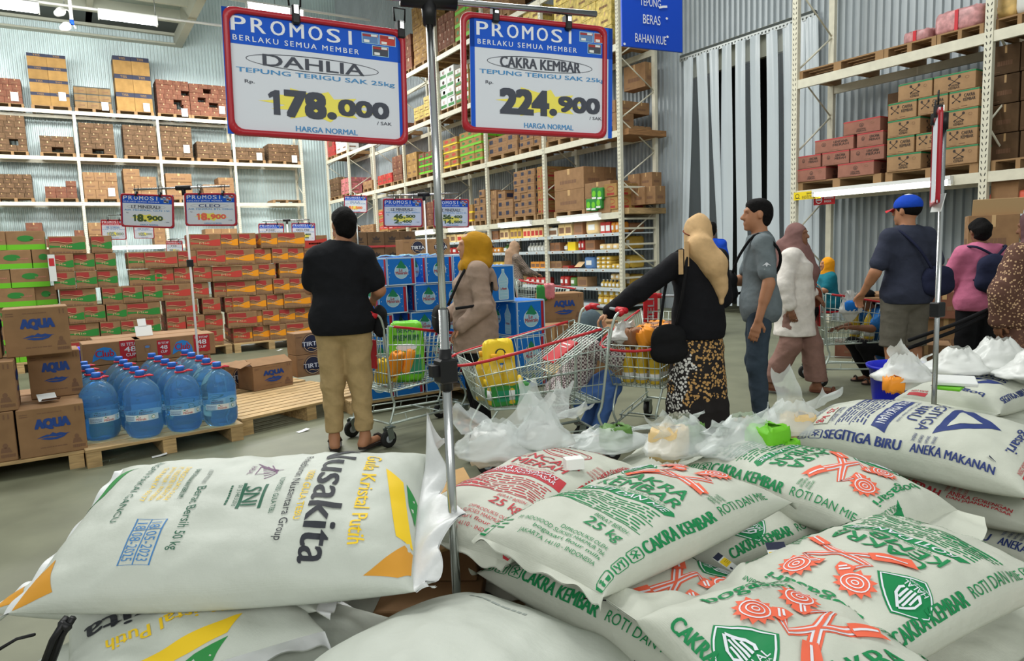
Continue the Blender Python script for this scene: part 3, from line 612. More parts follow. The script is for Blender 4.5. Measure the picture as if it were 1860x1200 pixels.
# bottom level, seen over the noodle stacks
z = 2.0
load(LR, 84, 161, 418, 441, z, 2, 4, 'card_red:p', 'small_carton', 'small reddish carton', 'just over the noodle stacks', heights=(4, 1), tops='r', pal=False)
load(LR, 163, 192, 404, 441, z, 2, 1, 'card:p', 'small_carton', 'brown carton', 'behind the red-topped sign', pal=False)
load(LR, 281, 305, 413, 441, z, 2, 1, 'card:p', 'small_carton', 'brown carton', 'behind the tall sign pole', pal=False)
load(LR, 374, 432, 415, 433, z, 1, 2, 'card:p', 'small_carton', 'brown carton', 'on far rack below the CLEO sign', pal=False)
load(LR, 50, 80, 404, 441, z, 3, 1, 'card_red:p', 'small_carton', 'brown carton', 'behind the green cartons', pal=False)
for i, (x, w, h, m) in enumerate(((258, .4, .22, 'label_white'), (292, .35, .25, 'lm_blue'), (275, .4, .18, 'lm_pale'), (300, .3, .3, 'label_white'), (240, .25, .2, 'lm_blue'))):
    b = MB(); b.rbox(-w/2, 0, 0, w/2, .3, h, m, .01); b.box(-w*.4, -.002, h*.3, w*.4, 0, h*.7, 'lm_blue' if m != 'lm_blue' else 'label_white'); q = at_y(x, 456, 30.3); tag(b.build('goods_pack', None, (q[0], 30.3+.35*(i % 2), 1.42)), f'white and blue pack on the lit far shelf, {ORD[i]} of five', 'pack', 'packs on the lit far shelf')
b = MB(); b.box(0, 0, 0, 3.2, .9, .04, 'shelf_rail'); q = at_y(235, 462, 30.2); struct(tag(b.build('shelf_board', None, (q[0], 30.25, 1.38)), 'shelf board under the lit packs at the far rack', 'shelf'))
# ---- long rack
B1, B2, B3, B4 = H1, H2, H3, H4
w1, w2, w3, w4 = 'over lit beam', 'on second rack beam', 'on third rack beam', 'on top rack beam'
# lowest storage level (on the lit beam)
load(MR, 1062, 1108, 330, 380, B1, 2, 1, 'card:p', 'bundle_carton', 'long strapped brown carton', w1+', right pair', dp=.6, pal=False)
load(MR, 1007, 1061, 306, 386, B1, 2, 1, 'card:p', 'bundle_carton', 'long strapped brown carton', w1+', left pair', dp=.6)
load(MR, 976, 1006, 300, 389, B1, 4, 2, 'card_yel:d', 'seal_carton', 'yellow carton with maroon band', w1)
load(MR, 934, 972, 308, 390, B1, 6, 3, 'card:k', 'mixed_carton', 'small printed carton', w1+', tall stack')
load(MR, 904, 932, 346, 396, B1, 3, 2, 'card:k', 'mixed_carton', 'small printed carton', w1+', stepped stack', heights=(2, 2, 1), tops='l')
load(MR, 886, 902, 346, 398, B1, 2, 1, 'card:p', 'mixed_carton', 'brown carton', w1+' beside the second post')
load(MR, 862, 882, 345, 401, B1, 4, 2, 'card:k', 'mixed_carton', 'small printed carton', w1+' in second bay', heights=(2, 2, 2, 1), tops='r')
load(MR, 838, 858, 372, 404, B1, 2, 1, 'card_yel:y', 'mixed_carton', 'yellow carton', w1+' beside the price sign')
load(MR, 776, 800, 365, 410, B1, 4, 3, 'card_red:p', 'mixed_carton', 'reddish carton', w1+' between two price signs')
load(MR, 744, 772, 372, 413, B1, 3, 2, 'card_red:p', 'mixed_carton', 'brown carton', w1+' behind the 46.500 sign')
load(MR, 706, 740, 396, 418, B1, 2, 4, 'card_red:r', 'mixed_carton', 'red printed carton', w1+', under the 46.500 sign')
load(MR, 682, 704, 380, 419, B1, 3, 2, 'card_yel:r', 'mixed_carton', 'red and yellow carton', w1+' in fifth bay')
load(MR, 655, 678, 408, 422, B1, 2, 3, 'card:p', 'mixed_carton', 'brown carton', w1+' behind the black-haired man')
load(MR, 596, 630, 412, 430, B1, 2, 3, 'card_red:p', 'mixed_carton', 'reddish carton', w1+' at far end')
# second beam
load(MR, 1052, 1118, 190, 250, B2, 2, 3, 'card:p', 'pallet_carton', 'brown carton', w2+' at near end')
load(MR, 944, 982, 240, 278, B2, 2, 3, 'card:k', 'pallet_carton', 'blue-printed carton', w2, depth2=False)
load(MR, 988, 1040, 225, 266, B2, 2, 3, 'card:p', 'pallet_carton', 'brown carton', w2+' above the big bundles')
load(MR, 880, 940, 246, 292, B2, 2, 3, 'card:k', 'pallet_carton', 'blue-printed carton', w2+' beside the second post')
load(MR, 836, 876, 236, 302, B2, 4, 3, 'card_yel:l', 'pallet_carton', 'yellow and green carton', w2)
load(MR, 806, 832, 250, 312, B2, 4, 2, 'card_yel:y', 'pallet_carton', 'yellow carton', w2+' right of the pole')
load(MR, 762, 792, 275, 322, B2, 3, 3, 'card_red:l', 'pallet_carton', 'red and green carton', w2)
load(MR, 733, 758, 278, 330, B2, 2, 2, 'card_yel:p', 'pallet_carton', 'golden carton', w2)
load(MR, 714, 731, 282, 334, B2, 4, 2, 'card_red:p', 'pallet_carton', 'reddish carton', w2+' beside golden pair')
load(MR, 686, 712, 316, 340, B2, 1, 3, 'bundle_red:p', 'pallet_carton', 'red carton', w2)
load(MR, 660, 676, 328, 345, B2, 1, 2, 'card:p', 'pallet_carton', 'brown carton', w2+' in sixth bay')
load(MR, 620, 656, 320, 352, B2, 2, 3, 'bundle_pink:p', 'pallet_carton', 'pink wrapped carton', w2)
load(MR, 594, 616, 324, 360, B2, 3, 3, 'card_far:p', 'pallet_carton', 'brown carton', w2+' at far end')
# third beam
load(MR, 797, 826, 122, 196, B3, 4, 2, 'label_white:w', 'powder_carton', 'white and green carton', w3)
load(MR, 828, 852, 120, 184, B3, 4, 2, 'card_yel:w', 'powder_carton', 'white-orange carton', w3+' behind the sign')
load(MR, 860, 980, 60, 170, B3, 4, 5, 'card_red:p', 'powder_carton', 'reddish carton', w3+' behind CAKRA sign')
load(MR, 752, 790, 176, 212, B3, 3, 4, 'bundle_yel:p', 'powder_carton', 'yellow bagged carton', w3, heights=(4, 4, 2), tops='r')
load(MR, 664, 720, 232, 256, B3, 2, 5, 'card_red:p', 'powder_carton', 'reddish carton', w3+' under DAHLIA sign')
load(MR, 610, 630, 240, 272, B3, 2, 2, 'label_white:p', 'powder_carton', 'patterned white carton', w3)
load(MR, 588, 607, 225, 280, B3, 1, 1, 'bundle_red:p', 'powder_carton', 'big red wrapped bale', w3)
# top beam
load(MR, 752, 786, 0, 118, B4, 8, 3, 'card_yel:p', 'upper_carton', 'yellowish carton', w4+' beside the pole')
load(MR, 736, 748, 62, 130, B4, 3, 1, 'card_red:p', 'upper_carton', 'reddish carton', w4+' beside DAHLIA sign')
load(MR, 791, 826, 24, 96, B4, 4, 4, 'card_red:p', 'upper_carton', 'reddish carton', w4+' right of the pole')
load(MR, 827, 858, -30, 72, B4, 4, 3, 'card_yel:l', 'upper_carton', 'greenish carton', w4+' above CAKRA sign')
load(MR, 868, 925, -20, 40, B4, 3, 4, 'card:p', 'upper_carton', 'brown carton', w4+' between hanger clips')
load(MR, 1005, 1110, -40, 20, B3, 5, 4, 'bundle_yel:p', 'rice_bundle', 'yellow-green bag bundle', w3+' at near end')
load(MR, 950, 1000, 6, 40, B3+.0, 4, 2, 'bundle_yel:p', 'rice_bundle', 'golden bag bundle', w3+' above the clip', depth2=False)
# goods seen through the end frame
for i, (px, py, w, h) in enumerate(((1150, 372, .34, .36), (1170, 372, .34, .36), (1190, 372, .3, .36), (1160, 345, .34, .3), (1182, 345, .34, .3), (1162, 222, .6, .5))):
    q = at_x(px, py, 10.3+.06*i); o = obj('side_carton', carton(w, .3, h, 'card:p'), None, (q[0], q[1], (B1+.2, B1+.57, B2+1.0)[(i > 2)+(i > 4)]), -math.pi/2+.02*i); tag(o, 'brown carton seen through the end frame of the long rack, '+ORD[i]+' of six', 'carton', 'cartons behind the end frame')
for py, lab in ((375, 'pale wooden board lying across behind the end frame above the lit beam'), (235, 'dark wooden pallet sticking out behind the end frame at upper level')):
    q = at_x(1160, py, 10.3); b = MB(); b.box(9.8, q[1]-.25, q[2]-.16, 10.85, q[1]+.6, q[2]-.04, 'wood' if py > 300 else 'wood_dark'); tag(b.build('pallet_board'), lab, 'pallet')
load(MR, 1098, 1121, 333, 383, B1+.06, 2, 1, 'card_yel:d', 'syrup_carton', 'yellow carton', w1+' next to the end post', dp=.4, depth2=True, pal=False)
for i, (px, py) in enumerate(((1070, 372), (1079, 372), (1088, 368), (1080, 352), (1090, 352))):
    b = MB(); b.rbox(-.1, 0, 0, .1, .09, .26, 'g_band', .02); a = Art(); a.ell(.1, .13, .06, .07, 'lime', 12); a.rect(.03, .02, .17, .06, 'label_white'); on_front(b, a, -.1, 0, 0); q = at_x(px, py, 9.72); tag(b.build('snack_pouch', None, (9.7, q[1], q[2]-.13), -math.pi/2), f'green pouch on the brown bundles above the lit beam, {ORD[i]} of five', 'pouch', 'green pouches on the long rack')
# ================================================================== goods on the floor
def stack(rows, x0, y0, z0, mats, kind, what, where, h=.232, sl=.42, se=.245, opened=(), rz=0., back=True, style='noodle', xs=None):
    """rows bottom up: L long face, E end face, '.' small gap, '_' big gap; boxes are individual things"""
    for r, row in enumerate(rows):
        x = x0+(xs[r] if xs else 0)+RJ.uniform(-.012, .012); c = 0
        for ch in row:
            if ch in '._': x += .06 if ch == '.' else .13; continue
            w, d = (sl, se) if ch in 'Ll' else (se, sl)
            m = mats[r][c] if isinstance(mats, (list, tuple)) else mats
            st = f'{style}_{m}' if style == 'noodle' else m
            if (r, c) in opened: st = 'noodle_open_'+m
            y = y0+RJ.uniform(0, .05)
            def mk(yy, lab, ww=w, dd=d, stt=st):
                o = obj(kind, carton(ww, dd, h, stt)); o.location = (x+ww/2, yy+dd/2, z0+r*(h+.003)); o.rotation_euler = (0, 0, rz+R(RJ.uniform(-1.6, 1.6))); tag(o, lab, 'carton', what+' '+where)
            mk(y, f'{what}, {ORD[c]} in {ORD[r]} row up, {where}')
            if back and (c == 0 or r >= len(rows)-2):
                mk(y+d+.02, f'{what}, behind {ORD[c]} in {ORD[r]} row up, {where}')
            x += w+.006; c += 1
pallet((.42, 11.55, 0), 1.2, 1.1, 0, 'pallet under the green-banded noodle cartons', 'wood'); pallet((1.52, 11.55, 0), .85, 1.1, 0, 'pallet under the red noodle cartons', 'wood'); pallet((2.52, 11.52, 0), 1.1, 1.05, 0, 'pallet under the orange-banded noodle cartons', 'wood')
stack(['LEEE', 'LEEE', 'EEEL', 'L.EEE', 'EEE_L', 'EEE_L', 'L.E'], -.15, 11.0, .142, 'g', 'noodle_carton', 'green-banded noodle carton', 'left noodle stack', opened=((4, 3),), xs=(0, 0, .01, 0, -.05, -.06, -.06))
stack(['EEE_E', 'EEE.L', 'L.E.E', 'LE.L', 'EEEL', 'LEL', '__L'], 1.08, 11.0, .142, 'r', 'noodle_carton', 'red noodle carton', 'middle noodle stack', opened=((2, 2), (4, 3)), xs=(.02, .02, .02, -.05, -.08, -.2, .15))
stack(['EEEL', 'LEEE', 'EEEL', 'LEEE', 'EEE.L', 'LEEE', 'EE.EL'], 2.0, 11.0, .142, 'o', 'noodle_carton', 'orange-banded noodle carton', 'right noodle stack', xs=(.0, 0, -.01, -.06, -.08, -.05, -.08))
stack(['LL', 'ELE', 'LL', 'ELE', 'LL', 'ELE', 'LL'], -1.1, 11.2, .142, 'card:l', 'green_carton', 'green-oval carton', 'far left stack', style='p', h=.244)
pallet((-.68, 11.7, 0), .95, 1.1, 0, 'pallet under the green oval cartons at far left', 'wood')
stack(['LL', 'LL', 'LL', 'LL', 'LL', 'LL'], 3.16, 12.6, .142, 'card:r', 'red_carton', 'red-swoosh carton', 'stack behind the orange ones', style='p', h=.27)
pallet((3.58, 13.1, 0), .9, 1.0, 0, 'pallet under the red swoosh cartons', 'wood')
stack(['EEEE', 'EEEE', 'EEEE', 'EEEE', 'EEEE', 'EEEE'], 4.1, 11.6, .142, 'crown', 'crown_carton', 'crown-print carton', 'stack behind the man in black', style='p', h=.272, se=.3, sl=.4)
pallet((4.72, 12.1, 0), 1.25, 1.0, 0, 'pallet under the crown cartons', 'wood')
stack(['LL'], 4.6, 10.6, 1.36, 'tirta', 'tirta_carton', 'round-emblem carton', 'above the blue cartons', style='p', h=.26, sl=.44, se=.3, back=False)
stack(['LL', 'LL', 'LL', 'LL'], 4.55, 10.6, .14, 'card:p', 'box_carton', 'plain brown carton', 'behind the blue cartons', style='p', h=.3, sl=.46, se=.3, back=False)
pallet((5.02, 10.85, 0), 1.1, .8, 0, 'pallet hidden behind the blue water cartons', 'wood')
# ---- AQUA cartons at left
pallet((-.62, 6.16, 0), 1.15, 1.15, R(1), 'wooden pallet under the brown AQUA cartons', h=.12)
def aq(pxl, pyb, Y, z, w, d, h, label, st='aqua', rz=1.):
    q = at_y(pxl, pyb, Y); o = obj('water_carton', carton(w, d, h, st), None, (q[0]+w/2, Y+d/2, z), R(rz)); return tag(o, label, 'carton', 'brown water cartons')
aq(37, 832, 5.6, .122, .385, .3, .33, 'brown AQUA carton at the bottom right of the left pile'); aq(37, 832, 5.9+.02, .122, .385, .3, .33, 'brown AQUA carton behind the bottom right one'); 
q = at_y(37, 832, 5.6)[0]
for x, y, z, l in ((q-.435, 5.6, .122, 'brown AQUA carton at the bottom left, cut by the frame'), (q-.435, 5.93, .122, 'brown carton behind the bottom left one'), (q-.40, 5.62, .455, 'brown AQUA carton in the middle row, cut by the left frame edge'), (q-.06, 6.25, .122, 'brown carton under the middle right one, further back'), (q-.5, 6.25, .122, 'brown carton at the back left of the pile')):
    tag(obj('water_carton', carton(.42, .3, .33, 'aqua'), None, (x+.21, y+.15, z), R(RJ.uniform(-1, 2))), l, 'carton', 'brown water cartons')
aq(55, 726, 5.98, .455, .32, .3, .33, 'brown AQUA carton in the middle row with a torn flap before it', rz=3)
aq(10, 640, 5.8, .788, .375, .3, .33, 'topmost brown AQUA carton of the left pile', rz=2)
tag(obj('water_carton', carton(.42, .3, .33, 'aqua'), None, (at_y(10, 640, 5.8)[0]-.235, 5.98, .788), R(1)), 'brown carton beside the topmost one, at the left frame edge', 'carton', 'brown water cartons')
q = at_y(85, 722, 5.75); b = MB(); b.box(-.055, -.03, 0, .055, .05, .004, 'label_white', Tr(0, 0, 0, .2, R(30))); b.box(-.04, -.06, -.02, .07, -.01, -.015, 'card_in', Tr(0, 0, 0, .2, R(-20))); tag(b.build('torn_flap', None, (q[0], 5.8, .482)), 'torn cardboard flap with white paper between the AQUA cartons', 'paper')
# ---- bottle pallet
BA = R(4.8); BO = Vector((-.03, 5.53, 0))
def bp(x, y, z=0.): return BO+Matrix.Rotation(BA, 3, 'Z') @ Vector((x, y, z))
pallet(bp(.53, .63), 1.06, 1.26, BA, 'wooden pallet under the big blue water bottles', h=.13, slats=8)
mat('pet', (168, 216, 248), .03, trans=.88, ior=1.15, spec=1.); mat('cap_blue', (46, 110, 206), .4); mat('handle_red', (206, 40, 60), .4); mat('label_film', (190, 216, 232), .4)
bt = empty('water_bottle'); tag(bt, '', 'bottle', 'big blue water bottles')
prof = [(.02, .012), (.075, .0), (.1, .012), (.118, .045), (.124, .08), (.125, .125)]+[(.125, .13), (.121, .135), (.121, .185), (.125, .19)]
for i in range(4): prof += [(.126, .2+i*.02), (.1225, .21+i*.02)]
prof += [(.126, .285), (.1255, .297), (.124, .31), (.12, .328), (.115, .345), (.107, .362), (.098, .378), (.087, .392), (.074, .405), (.06, .416), (.046, .426), (.03, .436), (.027, .44), (.027, .462)]
b = MB(); b.lathe(prof, 'pet', 54, mod=lambda a, z: 1+(.06*abs(math.sin(2.5*a)) if z < .06 else 0)-(.02 if z < .06 else 0)+(.022*math.sin(9*a+260*z)*math.sin((z-.29)/.14*math.pi) if .29 < z < .43 else 0)); b.build('body', bt)
b = MB(); b.lathe([(.027, .455), (.031, .456), (.031, .485), (.028, .489), (0, .489)], 'cap_blue', 20); b.build('cap', bt)
b = MB(); b.tube([(.034*math.cos(a), .034*math.sin(a), .447) for a in [k*math.pi/8 for k in range(16)]], .007, 'handle_red', 6, True); b.tube([(.03, 0, .447), (.06, .01, .455), (.085, .0, .447), (.06, -.012, .45), (.03, -.004, .447)], .006, 'handle_red', 6); b.build('handle', bt)
b = MB(); n = 26
b.add([((.1225)*math.cos(a), .1225*math.sin(a), z) for z in (.138, .182) for a in [-2.6+k*2.1/n for k in range(n+1)]], [(k, k+1, n+2+k, n+1+k) for k in range(n)], 'label_film', True)
ar = Art(); ar.rect(.095, .002, .18, .042, 'white', 1); ar.text('Le', .118, .022, .132, .036, 'vit_red', .02); ar.text('Minerale', .1, .006, .165, .022, 'vit_red', .02); ar.poly([(.1, .03), (.11, .04), (.122, .034)], 'lm_green', 2); ar.ell(.215, .022, .014, .014, 'g_band', 12); ar.ell(.215, .022, .011, .011, 'white', 12, 2); ar.bars(.01, .008, .085, .036, 3, 'aqua_blue', 7)
ar.emit(b, lambda u, v, e: ((.1228+e)*math.cos(-2.6+u/.1225), (.1228+e)*math.sin(-2.6+u/.1225), .138+v), .0008, .02); b.build('label', bt)
CN = 'first second third fourth'.split(); first = True
for i in range(4):
    for j in range(5):
        if (i, j) == (0, 4): continue
        x = .135+.262*i+RJ.uniform(-.008, .008); y = (.15 if i else .3)+.25*j-(.06*i if j == 0 else .03*i)*.3
        lab = f'big blue water bottle, {CN[i]} column from the left, '+('front row' if j == 0 else f'{ORD[j]} row from the front')
        p = bp(x, y, .131); rz = RJ.uniform(-.5, .5)+(0 if j else (.25, 0.2, .5, .35)[i])
        if first: bt.location = p; bt.rotation_euler = (0, 0, rz); bt['label'] = lab; first = False
        else: dup(bt, p, rz, lab)
# 48 cup cartons behind the bottles
VY = 6.95
pallet((.62, VY+.5, 0), 1.25, 1.0, R(3), 'pallet under the 48 CUP cartons', h=.13)
def vit(pxl, w, st, z, lab, dy=0., d=.3, rz=3):
    q = at_y(pxl, 660, VY); o = obj('cup_carton', carton(w, d, .195, st), None, (q[0]+w/2, VY+dy+d/2, z), R(rz)); return tag(o, lab, 'carton', 'brown 48 cup cartons')
vit(150, .45, 'vit_a', .53, 'brown 48 CUP carton with blue Club splash, left one on top'); vit(247, .66, 'vit_b', .53, 'long brown 48 CUP carton with two red labels, right one on top')
for k, z in enumerate((.331, .132)):
    l = ('second layer', 'bottom layer')[k]
    vit(158, .36, 'vit_a', z, f'48 CUP carton behind the bottles, {l}, left'); vit(228, .36, 'vit_a', z, f'48 CUP carton behind the bottles, {l}, middle'); vit(300, .38, 'vit_b', z, f'48 CUP carton behind the bottles, {l}, right')
for k, z in enumerate((.132, .331, .53)): vit(172, .5, 'vit_a', z, f'48 CUP carton at the back left, {ORD[k]} layer up', .34); vit(270, .5, 'vit_b', z, f'48 CUP carton at the back right, {ORD[k]} layer up', .34)
q = at_y(262, 600, 7.2); b = MB(); b.box(-.07, 0, 0, .07, .004, .1, 'label_white', Tr(0, 0, 0, .1, R(-25))); b.box(-.04, 0, .09, .03, .004, .17, 'label_white', Tr(0, 0, 0, .1, R(-25))); tag(b.build('paper_slip', None, (q[0], 7.2, .73)), 'white paper slip standing on the 48 CUP cartons', 'paper')
b = MB(); b.lathe([(.12, 0), (.15, .22), (.16, .22), (.155, .24), (.14, .23), (.11, .02), (0, .02)], 'bucket_blue', 20) if mat('bucket_blue', (34, 44, 196), .35) else 0
q = at_y(146, 632, 9); tag(b.build('plastic_bucket', None, (q[0], 9, .25)), 'blue plastic bucket peeking out behind the 48 CUP carton', 'bucket')
b = MB(); b.rbox(-.2, -.2, 0, .2, .2, .25, 'card', .004); tag(b.build('box_carton', None, (q[0], 9, 0)), 'brown carton under the blue bucket', 'carton')
# ---- empty pallets and opened cartons
E0, E1 = at_z(442, 788, .02), at_z(676, 733, .02); ea = math.atan2(E1[1]-E0[1], E1[0]-E0[0]); ew = math.hypot(E1[0]-E0[0], E1[1]-E0[1])
c = Vector(E0)+Matrix.Rotation(ea, 3, 'Z') @ Vector((ew/2, .52, 0)); pallet((c.x, c.y, 0), ew, 1.02, ea, 'empty slatted wooden pallet behind the man in black', h=.14, slats=9)
c2 = Vector(E0)+Matrix.Rotation(ea, 3, 'Z') @ Vector((ew/2-.05, 1.62, 0)); pallet((c2.x, c2.y, 0), ew+.1, 1.05, ea, 'wooden pallet carrying the opened AQUA and TIRTA cartons', h=.14, slats=9)
def opened(pxl, pyb, z, w, d, h, st, lab, rz, flaps):
    q = at_z(pxl, pyb, z); t = empty('water_carton', (q[0], q[1], z), rz); tag(t, lab, 'carton', 'brown water cartons')
    b = MB(); me = carton(w, d, h, st); o = obj('box', me, t, (w/2, d/2, 0))
    b.box(.01, .01, h, w-.01, d-.01, h+.002, 'card_in'); b.build('inside', t)
    for (x0, y0, x1, y1, rx, ry) in flaps:
        f = MB(); f.box(0, 0, 0, x1-x0, y1-y0, .004, 'card', None); g = f.build('flap', t, (x0, y0, h)); g.rotation_euler = (R(rx), R(ry), 0)
    return t
opened(412, 708, .142, .28, .3, .22, 'tirta', 'brown TIRTA carton on the rear pallet beside the bottles', ea, ((0, 0, .28, .15, 8, 0), (0, .15, .28, .3, -6, 0)))
opened(462, 711, .142, .42, .3, .235, 'aqua', 'opened brown AQUA carton with raised flaps on the rear pallet', ea, ((0, 0, .42, .14, 24, 0), (0, .16, .42, .3, -12, 0), (-.12, 0, 0, .3, 0, -20)))
for k, z in enumerate((.142, .375)):
    for i in range(2):
        q = at_z(541, 688, .142); o = obj('round_print_carton', carton(.3, .22, .23, 'tirta'), None, (q[0]+.15+.31*i, q[1]+.2, z), R(8)); tag(o, ('lower', 'upper')[k]+' brown carton '+('beside', 'behind')[i]+' the khaki trousers', 'carton', 'brown cartons behind the khaki trousers')
# ---- blue cartons
LMc = at_d(735, 640, 6.25); lx, ly = float(LMc[0]), float(LMc[1])
pallet((lx+.75, ly+.55, 0), 2.5, 1.1, 0, 'pallet under the blue water cartons', h=.12)
def lm(pxl, Y, z, w, d, h, st, lab, rz=0.):
    q = at_y(pxl, 600, Y); o = obj('blue_carton', carton(w, d, h, st), None, (q[0]+w/2, Y+d/2, z), R(rz)); return tag(o, lab, 'carton', 'blue water cartons')
LH = .246; rows = (((655, 'lm_a'), (710, 'lm_a'), (768, 'lm_a')), ((660, 'lm_a'), (712, 'lm_a'), (770, 'lm_a')), ((661, 'lm_a'), (744, 'lm_a'), (798, 'lm_a')), ((690, 'lm_a'), (755, 'lm_a'), (804, 'lm_a')), ((706, 'lm_a'), (776, 'lm_a'), (826, 'lm_a')))
pn = ('left', 'middle', 'right')
for r, row in enumerate(rows):
    for c, (px, st) in enumerate(row): lm(px+2, ly+(0, .02, .05, .03, .0)[r], .122+r*(LH+.003), .275, .41, LH, st, f'blue drop-logo water carton, {pn[c]} of {ORD[r]} row up in the pile behind the cart', RJ.uniform(-2, 2)); 
for r in range(5): lm(838+2*r, ly+.08, .122+r*(LH+.003), .275, .41, LH, 'lm_a', f'blue water carton behind the mustard headscarf, {ORD[r]} row up')
for r in range(5): lm((690, 700)[r % 2], ly+.5, .122+r*(LH+.003), .6, .41, LH, 'lm_a', f'blue water carton at the back of the pile, {ORD[r]} row up')
YB = float(at_d(940, 600, 6.35)[1])
for k, px in enumerate((872, 940)): lm(px, YB, .122, .31, .42, .14, 'lm_a', f'flat blue carton at the bottom of the tall cartons, {ORD[k]} from left')
for r, (a, b_) in enumerate(((938, 990), (940, 992))):
    lm(a, YB, .265+r*.333, .31, .42, .33, 'lm_b', f'tall blue carton with bottle picture, {ORD[r]} row up, right of the tan jacket')
    lm(a-50, YB+.46, .265+r*.333, .31, .42, .33, 'lm_b', f'tall blue carton hidden beside the tan jacket, {ORD[r]} row up')
lm(884, YB+.05, .265+.666, .31, .42, .33, 'lm_f', 'topmost tall blue carton with bottle picture behind the tan jacket')
for k in range(3):
    b = MB(); pts = [(.05+.05*i, .1+.03*math.sin(i*1.3+k), .02*abs(math.sin(i*.9+k))) for i in range(8)]; b.tube(pts, .006, 'lm_pale', 5); q = at_y((690, 735, 720)[k], 470, ly); tag(b.build('plastic_strap', None, (q[0], ly+.1, .122+5*(LH+.003))), f'pale plastic strap curled on top of the blue cartons, {ORD[k]} of three', 'strap', 'straps on the blue cartons')
# AQUA carton and others in front of the long rack
q = at_z(1010, 600, 0); aqx = at_d(1006, 540, 8.2)
for (px, py, dd, w, d, h, z, st, l) in ((1008, 590, 8.2, .5, .35, .36, .5, 'aqua', 'big brown AQUA carton behind the middle cart'), (1000, 600, 8.2, .55, .4, .5, 0, 'card:p', 'plain brown carton under the big AQUA carton'), (1090, 560, 8.3, .34, .35, .5, 0, 'card:p', 'brown carton right of the big AQUA carton'), (992, 590, 7.6, .36, .3, .55, 0, 'card:p', 'tall brown carton right of the blue cartons'), (1095, 640, 7.4, .5, .4, .52, 0, 'card:p', 'brown carton behind the crouching shopper')):
    p = at_d(px, py, dd); o = obj('box_carton', carton(w, d, h, st), None, (p[0]+w*.4, p[1]+d/2, z), R(-18)); tag(o, l, 'carton')
# ================================================================== right rack goods
def rr(pl, pr, py, z, h, st, kind, lab, group, d=.3, X=9.74):
    a, b = at_x(pl, py, X)[1], at_x(pr, py, X)[1]; w = abs(a-b)-.006
    o = obj(kind, carton(w, d, h, st), None, (X+d/2, (a+b)/2, z), -math.pi/2+R(RJ.uniform(-1.2, 1.2))); return tag(o, lab, 'carton', group)
BZ = 2.15; hp = .13
def farpal(pl, pr, py, z, lab, X=9.76):
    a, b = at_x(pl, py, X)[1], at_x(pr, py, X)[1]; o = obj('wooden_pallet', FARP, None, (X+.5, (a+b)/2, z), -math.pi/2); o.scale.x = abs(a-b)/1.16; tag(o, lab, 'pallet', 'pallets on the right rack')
farpal(1446, 1600, 340, BZ, 'pallet under the reddish flour cartons'); farpal(1608, 1776, 320, BZ, 'pallet under the CAKRA KEMBAR cartons')
ztop = float(at_x(1665, 147, 9.75)[2]); ch = (ztop-BZ-hp)/5-.003
for r, row in enumerate((((1610, 1672), (1707, 1775)), ((1611, 1661), (1663, 1716), (1718, 1775)), ((1612, 1672), (1707, 1776)), ((1613, 1665), (1667, 1721), (1723, 1778)), ((1631, 1693), (1695, 1771)))):
    py = 305-34*r
    for c, (a, b) in enumerate(row): rr(a, b, py, BZ+hp+r*(ch+.003), ch, 'cakra_c' if r % 2 == 0 else 'cakra_e', 'flour_carton', f'green-topped CAKRA KEMBAR carton, {ORD[c]} from left in {ORD[r]} row up', 'CAKRA KEMBAR cartons', .44)
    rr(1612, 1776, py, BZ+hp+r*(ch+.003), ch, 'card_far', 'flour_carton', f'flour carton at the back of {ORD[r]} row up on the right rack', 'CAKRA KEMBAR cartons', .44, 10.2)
lt = float(at_x(1567, 216, 9.75)[2]); lh = (lt-BZ-hp)/4-.003
for r, row in enumerate((((1448, 1500), (1521, 1587)), ((1450, 1491), (1493, 1542), (1544, 1606)), ((1480, 1550), (1556, 1604)), ((1532, 1600),))):
    for c, (a, b) in enumerate(row): rr(a, b, 322-33*r, BZ+hp+r*(lh+.003), lh, 'lencana_c' if r in (0, 3) else 'lencana_e', 'flour_carton', f'reddish LENCANA MERAH carton, {ORD[c]} from left in {ORD[r]} row up', 'LENCANA MERAH cartons', .44)
    rr(row[0][0], row[-1][1], 322-33*r, BZ+hp+r*(lh+.003), lh, 'card_red', 'flour_carton', f'reddish carton at the back of {ORD[r]} row up on the right rack', 'LENCANA MERAH cartons', .44, 10.2)
U = 3.83
farpal(1446, 1604, 130, U, 'empty pallet on the upper right beam, left one'); farpal(1606, 1700, 90, U, 'pallet under the small pink bundle'); farpal(1702, 1786, 70, U, 'pallet under the big pink bundle')
mat('pink_wrap', (206, 150, 150), .35, kind='noise', scale=14, amt=.2); mat('bag_yel', (226, 190, 120), .4, kind='noise', scale=8, amt=.2)
def bundle(pl, pr, py, z, h, d, m, lab, X=9.85, straps=True):
    a, b_ = at_x(pl, py, X)[1], at_x(pr, py, X)[1]; w = abs(a-b_); b = MB()
    b.grid(lambda u, v: soft(u, v, w, d, h), 24, 18, m); t = b.build('wrapped_bundle', None, (X+d/2, (a+b_)/2, z), -math.pi/2); tag(t, lab, 'bundle')
    if straps:
        s = MB(); s.box(-.02, -d/2-.01, 0, .02, -d/2+.005, h*.9, 'red_plastic'); s.build('strap', t)
def soft(u, v, w, d, h):
    th = 2*math.pi*u; ph = math.pi*(v-.5); e = .35
    f = lambda x: math.copysign(abs(x)**e, x)
    return (w/2*f(math.cos(ph))*f(math.cos(th)), d/2*f(math.cos(ph))*f(math.sin(th)), h/2+h/2*f(math.sin(ph))+.012*math.sin(9*th+5*ph))
bundle(1636, 1687, 80, U+hp, .17, .6, 'pink_wrap', 'small pink wrapped bundle on the upper right beam'); bundle(1692, 1784, 55, U+hp, .3, .6, 'pink_wrap', 'big pink wrapped bundle with strap on the upper right beam')
